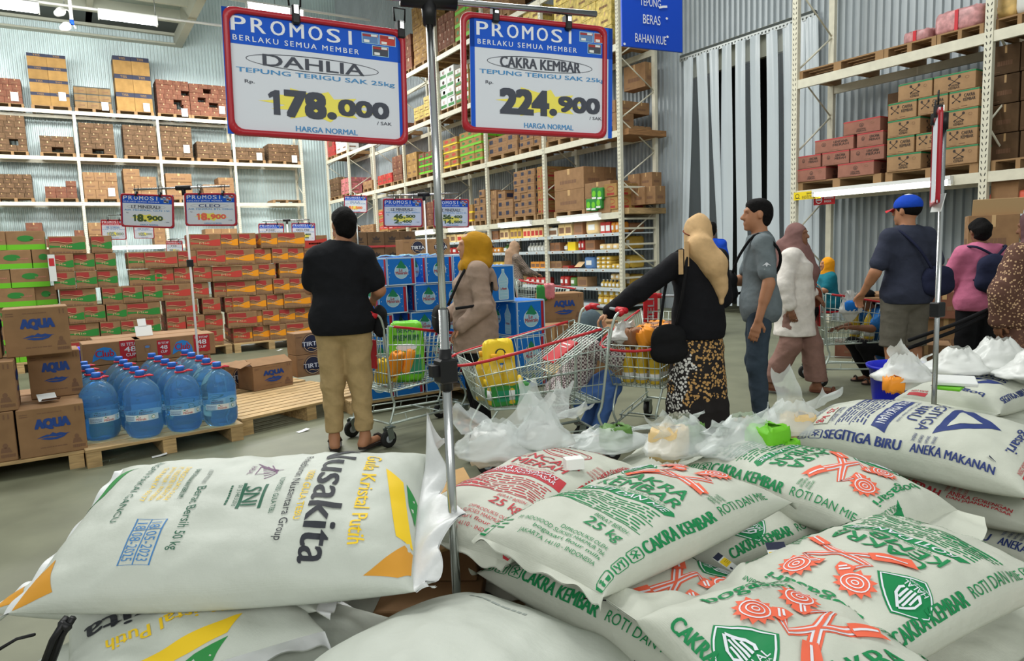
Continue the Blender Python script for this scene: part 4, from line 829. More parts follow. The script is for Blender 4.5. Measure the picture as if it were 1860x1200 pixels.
farpal(1806, 1900, 40, U, 'pallet at the top right corner under the bags'); bundle(1806, 1846, 30, U+hp, .45, .7, 'bag_yel', 'yellowish filled bag at the top right corner', straps=False); bundle(1840, 1890, 20, U+hp, .45, .7, 'offwhite', 'pale filled bag at the top right corner', straps=False)
farpal(1800, 1900, 300, BZ, 'pallet behind the right post'); 
for r in range(4):
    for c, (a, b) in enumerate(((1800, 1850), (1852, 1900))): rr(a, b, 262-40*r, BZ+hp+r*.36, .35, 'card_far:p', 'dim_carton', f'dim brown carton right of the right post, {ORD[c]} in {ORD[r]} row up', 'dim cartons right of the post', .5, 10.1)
for c, (a, b) in enumerate(((1812, 1840), (1841, 1868))):
    b_ = MB(); b_.grid(lambda u, v: soft(u, v, .3, .25, .24), 16, 12, 'sign_orange'); q = at_x((a+b)/2, 375, 9.95); o = b_.build('orange_pack', None, (9.95, q[1], 1.655), -math.pi/2); tag(o, f'orange pack on the shelf at the right frame edge, {ORD[c]} one', 'pack', 'orange packs at right')
b = MB(); b.rbox(0, 0, 0, .3, .35, .4, 'card', .004); q = at_x(1800, 340, 9.8); tag(b.build('box_carton', None, (9.8, q[1], 1.655), -math.pi/2), 'brown carton on the shelf beside the orange packs', 'carton')
# floor cartons behind the pink jacket
for i, (px, py, dd, w, d, h, z, l) in enumerate(((1715, 600, 8.1, .6, .4, .45, 0, 'brown carton on the floor left of the pink jacket'), (1712, 560, 8.0, .55, .42, .3, .453, 'opened reddish carton left of the pink jacket'), (1800, 420, 8.3, .5, .4, .5, 1.1, 'brown carton with raised flap behind the backpack'), (1800, 560, 8.4, .9, .5, 1.09, 0, 'tall brown carton behind the pink jacket'), (1680, 640, 6.9, .42, .35, .34, 0, 'reddish carton behind the blue tub'), (1560, 640, 8.2, .5, .35, .2, 0, 'flat carton with triangle print behind the right cart'))):
    p = at_d(px, py, dd); o = obj('box_carton', carton(w, d, h, ('card:p', 'card_red:p')[i % 2]), None, (p[0], p[1], z), R(-60)); tag(o, l, 'carton')
p = at_d(1800, 420, 8.3); b = MB(); b.box(-.25, 0, 0, .25, .006, .2, 'card_lite', Tr(0, 0, 0, 0, R(25))); tag(b.build('cardboard_scrap', None, (p[0]-.1, p[1]-.1, 1.6), R(-60)), 'raised pale flap of the carton behind the backpack', 'carton')
# ================================================================== goods on the lit shelves
SK = random.Random(5)
def item(kind, m, w, d, h, top=None, cap=None):
    b = MB()
    if kind == 'bottle': b.lathe([(w*.5, 0), (w*.5, h*.6), (w*.2, h*.75), (w*.2, h*.9)], m, 10); b.lathe([(w*.22, h*.88), (w*.22, h), (0, h)], cap or 'white', 8); b.box(-w*.3, -w*.52, h*.15, w*.3, -w*.4, h*.5, 'label_white')
    elif kind == 'box': b.rbox(-w/2, -d/2, 0, w/2, d/2, h, m, .003); b.box(-w*.4, -d/2-.001, h*.2, w*.4, -d/2, h*.7, top or 'ink_soft')
    elif kind == 'pack': b.grid(lambda u, v: soft(u, v, w, d, h), 14, 10, m); b.box(-w*.25, -d/2-.004, h*.3, w*.25, -d/2+.01, h*.7, top or 'label_white')
    return b.mesh(kind)
_IM = {}
def shelf_row(pl, pr, z, n, kind, m, h, lab, d0=.1, d=.3, top=None, cap=None, rows=1):
    A0, A1 = MR.a(pl, 440), MR.a(pr, 440); w = (A1-A0)/n; k = (kind, m, round(w, 2), d, h, top, cap)
    if k not in _IM: _IM[k] = item(kind, m, w*.93, d, h, top, cap)
    for j in range(rows):
        for i in range(n):
            o = obj({'bottle': 'plastic_bottle', 'box': 'small_box', 'pack': 'food_pack'}[kind], _IM[k]); o.location = MR.w(A0+w*(i+.5), d0-.06+d/2, z+j*h*.98); o.rotation_euler = (0, 0, -math.pi/2+SK.uniform(-.05, .05)); tag(o, f'{lab}, {ORD[i % 12]} from left'+(f', {ORD[j]} layer' if rows > 1 else ''), {'bottle': 'bottle', 'box': 'box', 'pack': 'pack'}[kind], lab)
for n, c in dict(s_cream=(226, 196, 140), s_yel=(206, 170, 70), s_gold=(176, 140, 52), s_red=(180, 50, 44), s_green=(90, 130, 60), s_white=(222, 220, 210), s_brown=(150, 104, 72), s_orange=(214, 140, 50)).items(): mat(n, c, .5)
za, zb, zc_, zd, ze = (s+.032 for s in SH)
shelf_row(1012, 1036, za, 2, 'box', 's_cream', .27, 'cream box on lit top shelf'); shelf_row(1040, 1056, za, 1, 'box', 's_brown', .28, 'brown box on lit top shelf'); shelf_row(1060, 1084, za, 1, 'pack', 's_cream', .3, 'big pale paper sack on lit top shelf'); shelf_row(1088, 1106, za, 2, 'box', 's_red', .24, 'red box on lit top shelf', top='label_white'); shelf_row(1107, 1122, za, 2, 'pack', 's_orange', .22, 'orange pack on lit top shelf'); shelf_row(994, 1010, za, 1, 'box', 's_white', .2, 'white box on lit top shelf near the post')
shelf_row(996, 1014, zb, 2, 'box', 's_brown', .2, 'brown box on second shelf'); shelf_row(1017, 1026, zb, 1, 'bottle', 's_yel', .22, 'yellow bottle on second shelf'); shelf_row(1028, 1043, zb, 1, 'box', 'yel', .2, 'bright yellow tray on second shelf', top='notice_yellow'); shelf_row(1047, 1058, zb, 2, 'pack', 's_red', .22, 'reddish pack on second shelf'); shelf_row(1060, 1078, zb, 1, 'box', 's_brown', .22, 'dark brown box on second shelf'); shelf_row(1085, 1121, zb, 3, 'pack', 's_cream', .12, 'pale tub on second shelf', rows=1)
shelf_row(996, 1016, zc_, 2, 'box', 'card', .17, 'open brown tray on third shelf'); shelf_row(1018, 1030, zc_, 1, 'box', 's_red', .06, 'flat red box on third shelf'); shelf_row(1056, 1076, zc_, 1, 'pack', 'stamp', .26, 'clear grey bag on third shelf'); shelf_row(1079, 1106, zc_, 3, 'pack', 's_yel', .09, 'yellow noodle pack on third shelf', rows=3); shelf_row(1107, 1122, zc_, 2, 'pack', 's_yel', .1, 'yellow pack by the end post on third shelf')
shelf_row(1012, 1028, zd, 2, 'pack', 's_red', .22, 'red crisp pack on fourth shelf'); shelf_row(1030, 1042, zd, 1, 'pack', 's_green', .2, 'green pack on fourth shelf'); shelf_row(1044, 1062, zd, 1, 'box', 'card', .22, 'brown carton on fourth shelf'); shelf_row(1080, 1122, zd, 6, 'bottle', 's_yel', .17, 'small yellowish bottle on fourth shelf'); shelf_row(1104, 1122, zd+.18, 2, 'pack', 's_cream', .12, 'pale pack above the bottles on fourth shelf'); shelf_row(1080, 1122, ze, 4, 'pack', 's_yel', .17, 'yellow pack on bottom shelf', rows=2)
shelf_row(888, 903, za, 2, 'box', 's_brown', .24, 'brown box on lit top shelf, second bay'); shelf_row(906, 922, za, 2, 'box', 's_cream', .26, 'bright cream box on lit top shelf, second bay'); shelf_row(925, 945, za, 3, 'box', 's_yel', .26, 'yellow box on lit top shelf, second bay'); shelf_row(948, 984, za, 5, 'box', 's_cream', .24, 'tall narrow box on lit top shelf, second bay', top='s_red')
shelf_row(888, 906, zb, 3, 'pack', 's_orange', .14, 'orange pack on second shelf, second bay'); shelf_row(908, 924, zb, 2, 'bottle', 's_green', .24, 'green bottle on second shelf, second bay'); shelf_row(950, 986, zb, 6, 'bottle', 's_white', .22, 'white bottle on second shelf, second bay', top='s_yel'); shelf_row(888, 918, zc_, 4, 'pack', 's_yel', .16, 'yellow bag on third shelf, second bay'); shelf_row(960, 986, zc_, 3, 'box', 's_orange', .16, 'orange box on third shelf, second bay'); shelf_row(950, 986, zd, 4, 'pack', 's_red', .18, 'red pack on fourth shelf, second bay'); shelf_row(890, 945, zd, 5, 'box', 's_cream', .2, 'cream box on fourth shelf, second bay')
shelf_row(806, 826, za, 2, 'box', 's_cream', .24, 'pale box on lit top shelf, third bay'); shelf_row(828, 880, za, 5, 'box', 's_cream', .22, 'cream box on lit top shelf behind the mustard headscarf', top='s_red'); shelf_row(808, 880, zb, 7, 'pack', 's_red', .2, 'red pack on second shelf, third bay'); shelf_row(745, 800, za, 5, 'pack', 's_white', .2, 'white pack on lit top shelf, fourth bay', top='g_band')
for z, k, lab in ((za, 's_brown', 'top'), (zb, 's_gold', 'second'), (zc_, 's_yel', 'third'), (zd, 's_gold', 'fourth'), (ze, 's_yel', 'bottom')):   # bulk packs seen through the end frame
    shelf_row(1100, 1122, z, 2, 'pack', k, .27 if z != za else .2, f'golden bulk pack deep on the {lab} shelf behind the end frame', .42, .42)
b = MB(); b.box(-.12, 0, 0, .12, .004, .18, 'card_lite', Tr(0, 0, 0, 0, R(-50))); q = at_x(1045, 478, 9.66); tag(b.build('cardboard_scrap', None, (9.72, q[1], .95), -math.pi/2), 'pale carton lid leaning on the third shelf', 'paper')
# ================================================================== sacks in the foreground
mat('sack', (197, 200, 187), .55, kind='weave', scale=5, amt=.03, bump=.5, spec=.35); mat('sack_sugar', (195, 200, 190), .5, kind='weave', scale=4, amt=.03, bump=.45, spec=.35)
mat('liner', (212, 214, 214), .35, kind='noise', scale=14, amt=.05, bump=.4, spec=.5)
for n, c in dict(p_green=(30, 132, 78), p_coral=(232, 106, 78), p_red=(186, 56, 64), p_navy=(48, 62, 118), p_black=(52, 54, 60), p_yellow=(238, 200, 44), p_orange=(206, 146, 52), p_lgreen=(52, 138, 70), p_stamp=(70, 126, 182), p_plum=(120, 84, 118), p_dgreen=(42, 96, 74), p_gray=(150, 158, 152)).items(): mat(n, c, .6, spec=.25)
class Sack:
    def __init__(s, W, L, T, B, seed, bend=(0, 0, 0), flare=.07, lump=.006, pe=.6, pn=3.4, asym=0.):
        s.W, s.L, s.T, s.B, s.bend, s.flare, s.lump, s.pe, s.pn = W, L, T, B, bend, flare, lump, pe, pn; r = random.Random(seed); s.o = Vector((r.uniform(0, 50), r.uniform(0, 50), r.uniform(0, 50))); s.ph = [r.uniform(0, 6.3) for _ in range(8)]; s.asym = asym
    def p(s, u, v, top=True, e=0.):
        if e:
            d = .012; P = s.p(u, v, top); A = s.p(min(u+d, 1), v, top)-s.p(max(u-d, -1), v, top); B = s.p(u, min(v+d, 1), top)-s.p(u, max(v-d, -1), top)
            n = A.cross(B); n = n.normalized() if n.length > 1e-9 else Vector((0, 0, 1)); n = n if top else -n
            return P+n*e
        u = max(-1, min(1, u)); v = max(-1, min(1, v)); th = u*math.pi/2; c = max(0, math.cos(th)); av = abs(v)
        pt = max(0., 1-av**s.pn)**s.pe
        x = s.W/2*math.sin(th)*(1-s.flare+s.flare*av**5)
        y = s.L/2*(v-math.copysign(.035*(1-u*u)*av**4, v))
        q = Vector((x*7, y*7, 0))+s.o
        ln = noise.noise(q)*s.lump*1.6+noise.noise(q*2.7)*s.lump*.8
        rid = max(0, av-.45)/.55; wr = (.55*math.sin(u*11+s.ph[0]+2*v)+.45*math.sin(u*19+s.ph[1]))*.0075*rid*rid*c**.5
        crease = -abs(noise.noise(Vector((x*5+y*9, y*4-x*3, 3))+s.o))*s.lump*1.1
        if top: z = s.T*c**.72*pt+(ln+wr+crease)*min(1, 2.2*c)*min(1, 4*(1-av)+.12)
        else: z = -s.B*c**.6*pt+.3*ln*c
        bx, by, bq = s.bend; hu, hv = x/(s.W/2), v
        z += bx*hu*hu+by*hv*hv+bq*hu*hv+s.asym*hv
        return Vector((x, y, z))
def build_sack(sk, label, loc, rz, art=None, m='sack', name='flour_sack', group=None, cat='sack', rx=0., ry=0., cut=.05, hem=(.035, .035), hemfn=None):
    t = empty(name, loc, rz); t.rotation_euler = (rx, ry, rz); tag(t, label, cat, group); b = MB(); nu, nv = 56, 60
    U = [-1+2*i/nu for i in range(nu+1)]; V = [math.sin((-1+2*j/nv)*math.pi/2)*.35+(-1+2*j/nv)*.65 for j in range(nv+1)]
    for top in (True, False):
        b.add([sk.p(u, v, top) for v in V for u in U], [(j*(nu+1)+i, j*(nu+1)+i+1, (j+1)*(nu+1)+i+1, (j+1)*(nu+1)+i)[::1 if top else -1] for j in range(nv) for i in range(nu)], m, True)
    if art: art.emit(b, lambda u, v, e: sk.p(u, v, True, e), .0011, cut, True)
    b.build('sack_body', t)
    for sgn, h in zip((-1, 1), hem):
        if h:
            hb = MB(); ph = sk.ph[3+sgn]
            def fn(a, c, sgn=sgn, h=h, ph=ph):
                u = -1+2*a; p = sk.p(u, sgn); q = p+Vector((0, sgn*h*c*(1+.25*math.sin(u*5+ph)), .006*math.sin(u*17+ph)*c+.01*c*math.sin(u*6+2*ph)-.012*c))
                return q+Vector((0, 0, .0))
            hb.grid(fn, 60, 4, 'liner' if m == 'sack_sugar' else m); 
            hb.grid(lambda a, c, f=fn: f(a, c)+Vector((0, 0, -.003)), 60, 4, m, True, True); hb.build('sewn_hem', t)
    if hemfn: hemfn(t, sk)
    return t
AU, AV = .265, .37      # metres per art unit, so round marks stay round
def icons(a, side, v0, m, big=1.):
    for k in range(3):
        v = v0+k*.145; x0, x1 = (.66, .84) if side > 0 else (-.84, -.66); f = lambda p, q: ((x0+(x1-x0)*(p if side > 0 else 1-p)), v+.11*(1-q if False else q))
        # icon square, upright along the strip: its own up points to the sack centre
        g = lambda X, Y: (x1-(x1-x0)*Y, v+.115*X) if side > 0 else (x0+(x1-x0)*Y, v+.115-.115*X)
        a.line([g(.12, 0), (g(.88, 0)), g(1, .12), g(1, .88), g(.88, 1), g(.12, 1), g(0, .88), g(0, .12)], .012, m, 1, True)
        if k == 0:
            a.poly([g(*p) for p in ((.22, .15), (.36, .15), (.36, .5), (.44, .62), (.3, .7), (.2, .55))], m); a.ell(*g(.3, .8), .018, .012, m, 8); a.poly([g(*p) for p in ((.58, .15), (.8, .15), (.86, .6), (.52, .6))], m)
        elif k == 1:
            a.line([g(.2, .85), g(.25, .5), g(.35, .45), g(.35, .15)], .014, m); a.line([g(.5, .85), g(.45, .5), g(.35, .45)], .014, m); a.line([g(.72, .15), g(.72, .6), g(.62, .85)], .012, m); a.line([g(.72, .6), g(.82, .85)], .012, m)
        else:
            a.line([g(.2, .3), g(.8, .75)], .014, m); a.line([g(.2, .75), g(.8, .3)], .014, m); a.line([g(.5, .15), g(.5, .6)], .012, m); a.ring(*g(.5, .72), .035, .025, .01, m, 12)
def strips(a, parts, m, v0=-.56, v1=.78):
    """parts: list of (text, weight, (u inner, u outer), bold) laid from the print bottom upward on the right edge and mirrored on the left"""
    tot = sum(p[1] for p in parts); v = v0
    for t, w, (ua, ub), bo in parts:
        d = (v1-v0)*w/tot
        if t:
            lines = t.split('|'); n = len(lines)
            for i, s_ in enumerate(lines):
                h = (ub-ua)/n; x0 = ua+i*h; x1 = x0+h*(.82 if n > 1 else 1)
                a.text(s_, x0, v, x1, v+d*.96, m, bo, rot=90); a.text(s_, -x1, v1+v0-v-d*.96, -x0, v1+v0-v, m, bo, rot=-90)
        v += d
    icons(a, 1, -.98 if v0 > -.5 else -.99, m); icons(a, -1, -.99, m)
def halal(a, cx, cy, r, m='p_green'):
    k = AV/AU; pts = []
    cor = ((-1, .12), (-.05, 1), (1, -.1), (.08, -1))
    for i in range(4):
        (x0, y0), (x1, y1) = cor[i], cor[(i+1) % 4]
        for t in range(5):
            s = t/5; bx = math.sin(s*math.pi)*.1; mx, my = x0+(x1-x0)*s, y0+(y1-y0)*s; l = math.hypot(mx, my); pts.append((cx+r*k*mx*(1+bx/l*(1 if i % 2 else .6)), cy+r*my*(1+bx/l*(1 if i % 2 else .6))))
    pts = pts[::-1]
    a.poly(pts, m, 1); a.line([(cx+(x-cx)*.9, cy+(y-cy)*.9) for x, y in pts], .012, 'white_print', 2, True)
    L = lambda q: [(cx+r*k*x, cy+r*y) for x, y in q]
    a.line(L([(-.05, .62), (-.34, .2), (-.36, -.05), (-.16, -.22)]), .022, 'white_print', 3); a.line(L([(-.02, .62), (.3, .2), (.34, -.05), (.28, -.2)]), .022, 'white_print', 3)
    for x, y0, y1 in ((-.18, -.2, .25), (-.06, -.24, .45), (.06, -.22, .45), (.18, -.2, .25)): a.line(L([(x, y0), (x, y1)]), .02, 'white_print', 3)
    a.text('HALAL', cx-r*k*.32, cy-r*.5, cx+r*k*.42, cy-r*.28, 'white_print', .02, layer=3); a.text('INDONESIA', cx-r*k*.3, cy-r*.62, cx+r*k*.36, cy-r*.54, 'white_print', .01, layer=3)
def wheat_hands(a, cx, cy, s, c='p_coral'):
    """two crossed arms, each hand holding a round wheat head"""
    w = .05
    for arm in (((.40, .27), (.06, .385), (-.15, .41), (-.07, .53)), ((-.28, .18), (.06, .385), (.31, .48), (.14, .555))):
        a.line(arm, w*1.5, c, 1); a.line(arm, w*.95, 'white_print', 2); a.line(arm, w*.4, c, 3)
    a.poly([(.24, .275), (.45, .205), (.425, .25), (.47, .285), (.27, .365)], c, 4); a.line([(.27, .32), (.42, .265)], w*.3, 'white_print', 5)
    a.poly([(-.36, .17), (-.25, .1), (-.06, .29), (-.13, .34)], c, 4); a.line([(-.27, .17), (-.12, .29)], w*.3, 'white_print', 5)
    for hx, hy, k in ((-.07, .53, -1), (.14, .555, -1)):
        a.poly([(hx-.05, hy-.05), (hx+.06, hy-.035), (hx+.05, hy+.03), (hx-.0, hy+.06), (hx-.06, hy+.03)], c, 4); a.line([(hx-.03, hy-.02), (hx+.02, hy+.03)], w*.25, 'white_print', 5); a.line([(hx, hy-.025), (hx+.035, hy+.015)], w*.25, 'white_print', 5)
    for fx, fy in ((-.2, .595), (.22, .64)):
        n = 24; a.poly([(fx+(.155 if i % 2 else .112)*math.cos(2*math.pi*i/n), fy+(.111 if i % 2 else .08)*math.sin(2*math.pi*i/n)) for i in range(n)], c, 4)
        for r_, q in ((.1, .009), (.062, .008), (.028, .008)): a.ring(fx, fy, r_, r_*.715, q, 'white_print', 20, 5)
def foot(a, m, mk):
    a.text('BERAT BERSIH :', .12, -.57, .5, -.535, m, .01); a.text('25 kg', .12, -.7, .5, -.59, m, .03)
    a.text('DIPRODUKSI OLEH:', .0, -.775, .5, -.745, m, .005); a.text('PT. INDOFOOD SUKSES MAKMUR Tbk', -.45, -.82, .52, -.79, m, .005); a.text('bogasari flour mills', -.2, -.872, .52, -.835, m, .01); a.text('JAKARTA 14110 - INDONESIA', -.3, -.925, .52, -.89, m, .01)
    a.bars(-.58, -.5, -.15, -.36, 3, m, 3); a.bars(-.62, -.92, -.5, -.8, 3, m, 5)
    a.bars(-.5, -.36, .5, -.24, 4, m, 7, .4); a.frame(-.52, -.5, .56, -.375, .006, m); a.bars(-.48, -.49, .5, -.385, 4, m, 9, .4)
def art_cakra(front=False):
    a = Art(); m = 'p_green'
    strips(a, [('CAKRA KEMBAR', .8, (.66, .84), .035), (None, .04, (0, 0), 0), ('ROTI DAN MIE', .62, (.67, .81), .012)], m)
    a.text('bogasari', -.4, .735, .34, .83, m, .045); a.text('BUKA DISINI', .1, .86, .5, .9, m, .01); a.poly([(.06, .84), (.2, .9), (.52, .92), (.56, .97), (.5, .95), (.14, .94)], m)
    wheat_hands(a, .12, .36, .3); halal(a, -.5, .43, .2)
    a.text('CAKRA', -.36, .05, .4, .17, m, .04); a.text('KEMBAR', -.42, -.09, .46, .03, m, .04); a.text('TEPUNG TERIGU UNTUK', -.26, -.13, .4, -.105, m, .01)
    a.poly([(-.5, -.215), (.5, -.22), (.56, -.16), (.52, -.135), (-.46, -.14)], m, 1); a.text('ROTI DAN MIE', -.4, -.205, .48, -.15, 'white_print', .03, shear=.2)
    a.text('DIFORTIFIKASI', .5, .33, .64, .35, m); a.text('DENGAN', .52, .30, .62, .32, m); a.text('VITAMIN DAN', .48, .26, .64, .285, m); a.text('MINERAL', .5, .225, .62, .25, m); foot(a, m, m); return a
def art_lencana():
    a = Art(); m = 'p_red'
    strips(a, [('LENCANA MERAH', .9, (.64, .82), .035), (None, .04, (0, 0), 0), ('ANEKA GORENGAN|DAN JAJANAN PASAR', .62, (.64, .84), .02)], m)
    a.text('bogasari', -.4, .74, .34, .84, m, .045); a.ring(.0, .5, .3, .13, .014, m, 28); a.ring(.0, .5, .26, .1, .008, m, 28); a.bars(-.18, .46, .18, .54, 2, m, 4)
    a.text('LENCANA', -.42, .17, .44, .29, m, .03); a.text('MERAH', -.3, .02, .36, .14, m, .03); a.text('TEPUNG TERIGU UNTUK', -.26, -.04, .3, -.015, m, .01)
    a.poly([(-.5, -.21), (.56, -.21), (.5, -.06), (-.56, -.06)], m, 1); a.text('ANEKA GORENGAN', -.44, -.125, .4, -.075, 'white_print', .02); a.text('DAN JAJANAN PASAR', -.46, -.195, .44, -.14, 'white_print', .02)
    for k, t in enumerate(('DIFORTIFIKASI', 'DENGAN', 'VITAMIN DAN', 'MINERAL')): a.text(t, .5, .36-.05*k, .66, .39-.05*k, m, .01)
    foot(a, m, m); return a
def art_segitiga():
    a = Art(); m = 'p_navy'
    strips(a, [('SEGITIGA BIRU', .8, (.66, .83), .04), (None, .06, (0, 0), 0), ('ANEKA MAKANAN', .74, (.67, .81), .02)], m)
    a.text('bogasari.', -.4, .74, .34, .84, m, .045); a.poly([(-.42, .27), (.44, .27), (.0, .66)], m, 1); a.poly([(-.2, .33), (.24, .33), (.01, .53)], 'sack_p', 2)
    a.text('SEGITIGA', -.4, .13, .42, .22, m, .02); a.text('BIRU', -.2, .01, .24, .1, m, .03); a.text('TEPUNG TERIGU SERBA GUNA', -.3, -.04, .34, -.02, m, .005)
    a.poly([(-.5, -.2), (.5, -.2), (.58, -.07), (-.54, -.07)], m, 1); a.text('ANEKA MAKANAN', -.42, -.175, .44, -.1, 'white_print', .02)
    for k, t in enumerate(('DIFORTIFIKASI', 'DENGAN', 'VITAMIN DAN', 'MINERAL')): a.text(t, .5, .3-.05*k, .64, .325-.05*k, m)
    a.poly([(.28, .93), (.6, .93), (.62, .97), (.3, .975)], 'p_red'); a.text('BUKA DISINI', .3, .89, .58, .92, 'p_red')
    foot(a, m, m); a.rect(.1, -.72, .52, -.58, 'sack_p', 3); a.text('25 kg', .12, -.7, .5, -.6, 'p_red', .03, layer=4); return a
mat('sack_p', (197, 200, 187), .55)
def art_sugar():
    a = Art()
    a.text('Gula Kristal Putih', -.62, .645, .34, .735, 'p_yellow', .03); a.text('Nusakita', -.75, .4, .5, .58, 'p_black', .045)
    a.text('100% GULA TEBU', -.34, .335, .14, .375, 'p_yellow', .02); a.text('Perkebunan Nusantara Group', -.62, .25, .32, .31, 'p_black', .01); a.text('KOMPOSISI : GULA TEBU', -.27, .185, .06, .215, 'p_dgreen', .01)
    a.line([(-.22, .12), (.0, .12)], .018, 'p_dgreen'); a.text('SNI', -.19, .01, -.03, .1, 'p_dgreen', .02); a.line([(-.22, .0), (.0, .0)], .018, 'p_dgreen'); a.text('01 3140.3:2010', -.2, -.035, -.02, -.012, 'p_dgreen', .01); a.bars(-.2, -.075, -.03, -.045, 1, 'p_dgreen', 4)
    for k in range(5): a.line([(-.44-.03*abs(k-2)+.0, .0+.02*k), (-.40+.012*k, .14), (-.36+.035*(k-2), .04+.01*k)], .008, 'p_plum')
    a.line([(-.46, .02), (-.4, .17), (-.33, .02), (-.46, .02)], .008, 'p_plum'); a.text('HALAL', -.46, -.03, -.33, .0, 'p_plum', .01)
    a.text('Berat Bersih 50 kg', -.22, -.29, .33, -.22, 'p_dgreen', .012); a.text('KODE PRODUKSI :', -.42, -.27, -.25, -.245, 'p_gray'); a.text('BAIK DIGUNAKAN SEBELUM :', -.46, -.36, -.12, -.33, 'p_dgreen')
    for k, t in enumerate(('DIPRODUKSI OLEH', 'PT. INDUSTRI NUSANTARA', 'JAWA TIMUR - INDONESIA', 'SURABAYA 60177')): a.text(t, -.5, -.43-.045*k, -.1, -.4-.045*k, 'p_yellow', .01)
    a.text('JANGAN PAKAI GANCU', -.72, -.68, .06, -.625, 'p_dgreen', .005)
    for x0, x1 in ((-.50, -.42), (-.40, -.32)): pass
    for k, t in enumerate(('18 05-2023', '18 08-2025')):
        v = -.36-.075*k; a.text(t, .1, v-.055, .42, v, 'p_stamp', .0); 
    a.frame(.07, -.5, .45, -.345, .008, 'p_stamp'); a.line([(.07, -.425), (.45, -.425)], .006, 'p_stamp'); a.line([(.16, -.345), (.16, -.5)], .006, 'p_stamp')
    a.poly([(-.42, .78), (-.3, .9), (.22, .995), (.2, .9)][::-1], 'p_yellow'); a.poly([(-.3, .92), (-.12, .95), (.0, .995), (-.2, .995)], 'p_lgreen'); a.poly([(.24, .95), (.62, .74), (.6, .92), (.5, .99), (.26, .995)], 'p_orange')
    a.poly([(-.72, -.8), (-.3, -.88), (-.2, -.985), (-.5, -.99)], 'p_lgreen'); a.poly([(.24, -.9), (.62, -.8), (.78, -.98), (.4, -.99)], 'p_orange'); return a
def put_sack(sk, p1, p2, z1, z2, side, label, art, tilt=0., roll=0., **kw):
    """p1, p2: pixels of the two ends of one seam edge at heights z1, z2; side tells which printed edge it is"""
    A, B = Vector(at_z(*p1, z1)), Vector(at_z(*p2, z2)); d = (B-A); dh = Vector((d.x, d.y, 0)).normalized(); mid = (A+B)/2
    if side == 'R': up = dh; inn = Vector((-dh.y, dh.x, 0)); w = sk.W
    elif side == 'L': up = dh; inn = Vector((dh.y, -dh.x, 0)); w = sk.W
    elif side == 'T': up = Vector((-dh.y, dh.x, 0)); inn = -up; w = sk.L
    tl = R(tilt); c = mid+(inn*math.cos(tl)+Vector((0, 0, math.sin(tl))))*w/2; rz = math.atan2(-up.x, up.y)
    rx = math.atan2(d.z, math.hypot(d.x, d.y)) if side in 'RL' else 0
    return build_sack(sk, label, c, rz, art, rx=rx+(-tl if side == 'T' else 0), ry=(tl if side == 'R' else -tl if side == 'L' else 0)+R(roll), **kw)
def big_hem(t, sk):
    h = MB(); r = random.Random(3)
    def fn(a, c):
        u = -1+2*a; p = sk.p(u, 1.); l = .07+.035*math.sin(u*4+1)+.02*math.sin(u*13); sp = math.exp(-((u+.62)/.16)**2)
        return p+Vector((-.05*sp*c*c, (l*c)*(1-.75*sp)+.012*math.sin(u*9)*c, .055*math.sin(c*1.6)*(1-sp)*(.6+.4*math.sin(u*6))+.145*sp*c+.012*math.sin(u*21+c*3)*c))
    h.grid(fn, 70, 8, 'liner'); h.grid(lambda a, c: fn(a, c)+Vector((0, .003, -.003)), 70, 8, 'liner', True, True); h.build('liner_mouth', t)
CK, LE, SG, SU = art_cakra(), art_lencana(), art_segitiga(), Art().put(art_sugar(), lambda u, v: (min(u+.15, .97), v))
FS, SS = 'printed flour sacks', 'white sugar sacks'
put_sack(Sack(.58, .95, .12, .075, 1, (.0, .015, .0), .05, .008), (28, 1122), (744, 1084), .585, .585, 'R', 'big white sugar sack lying on top at the left with blue date stamp', SU, 17, m='sack_sugar', name='sugar_sack', group=SS, hem=(.03, 0), hemfn=big_hem)
put_sack(Sack(.56, .9, .09, .075, 2, lump=.008), (548, 1160), (165, 1285), .47, .47, 'T', 'white sugar sack below the big one, its lettering upside down', SU, m='sack_sugar', name='sugar_sack', group=SS, hem=(.03, .05))
put_sack(Sack(.36, .9, .085, .07, 3, lump=.007), (75, 1005), (720, 1000), .49, .49, 'L', 'white sugar sack mostly hidden, with corners showing behind the big one', SU, 0, m='sack_sugar', name='sugar_sack', group=SS, hem=(.03, .04))
build_sack(Sack(.62, .9, .16, .09, 4, (-.0, -.02, 0), .05, .006, .62, 2.6), 'plain white sack bulging at the bottom centre without lettering', tuple(at_z(795, 1300, .425)), R(-72), (lambda a: (a.bars(-.3, .55, .1, .575, 1, 'p_gray', 3, .8), a)[1])(Art()), m='sack_sugar', name='sugar_sack', group=SS, hem=(.03, .03))
put_sack(Sack(.46, .8, .095, .065, 5, (0, .0, 0), .07, .006), (1095, 1085), (1440, 912), .645, .645, 'R', 'green-lettered CAKRA KEMBAR sack on top in the middle', CK, group=FS, hem=(.014, .03))
put_sack(Sack(.44, .84, .10, .06, 6, (0, -.01, 0), .06, .007), (905, 1030), (1195, 850), .6, .6, 'R', 'red-lettered LENCANA MERAH sack beside the chrome pole', LE, group=FS, hem=(.016, .03))
put_sack(Sack(.47, .78, .12, .07, 7, (0, -.02, 0), .07, .007), (1225, 858), (1585, 982), .575, .555, 'R', 'green-lettered sack behind the top middle one, with a big white flap', CK, group=FS, hem=(.03, .1))
put_sack(Sack(.46, .84, .13, .075, 8, (0, -.012, 0), .07, .006), (1432, 806), (1834, 890), .61, .61, 'R', 'navy-lettered SEGITIGA BIRU sack on top at the right', SG, 7, group=FS, hem=(.03, .06))
put_sack(Sack(.46, .76, .10, .07, 9), (1860, 758), (1595, 716), .6, .6, 'T', 'navy-lettered sack behind the top SEGITIGA BIRU one', SG, group=FS)
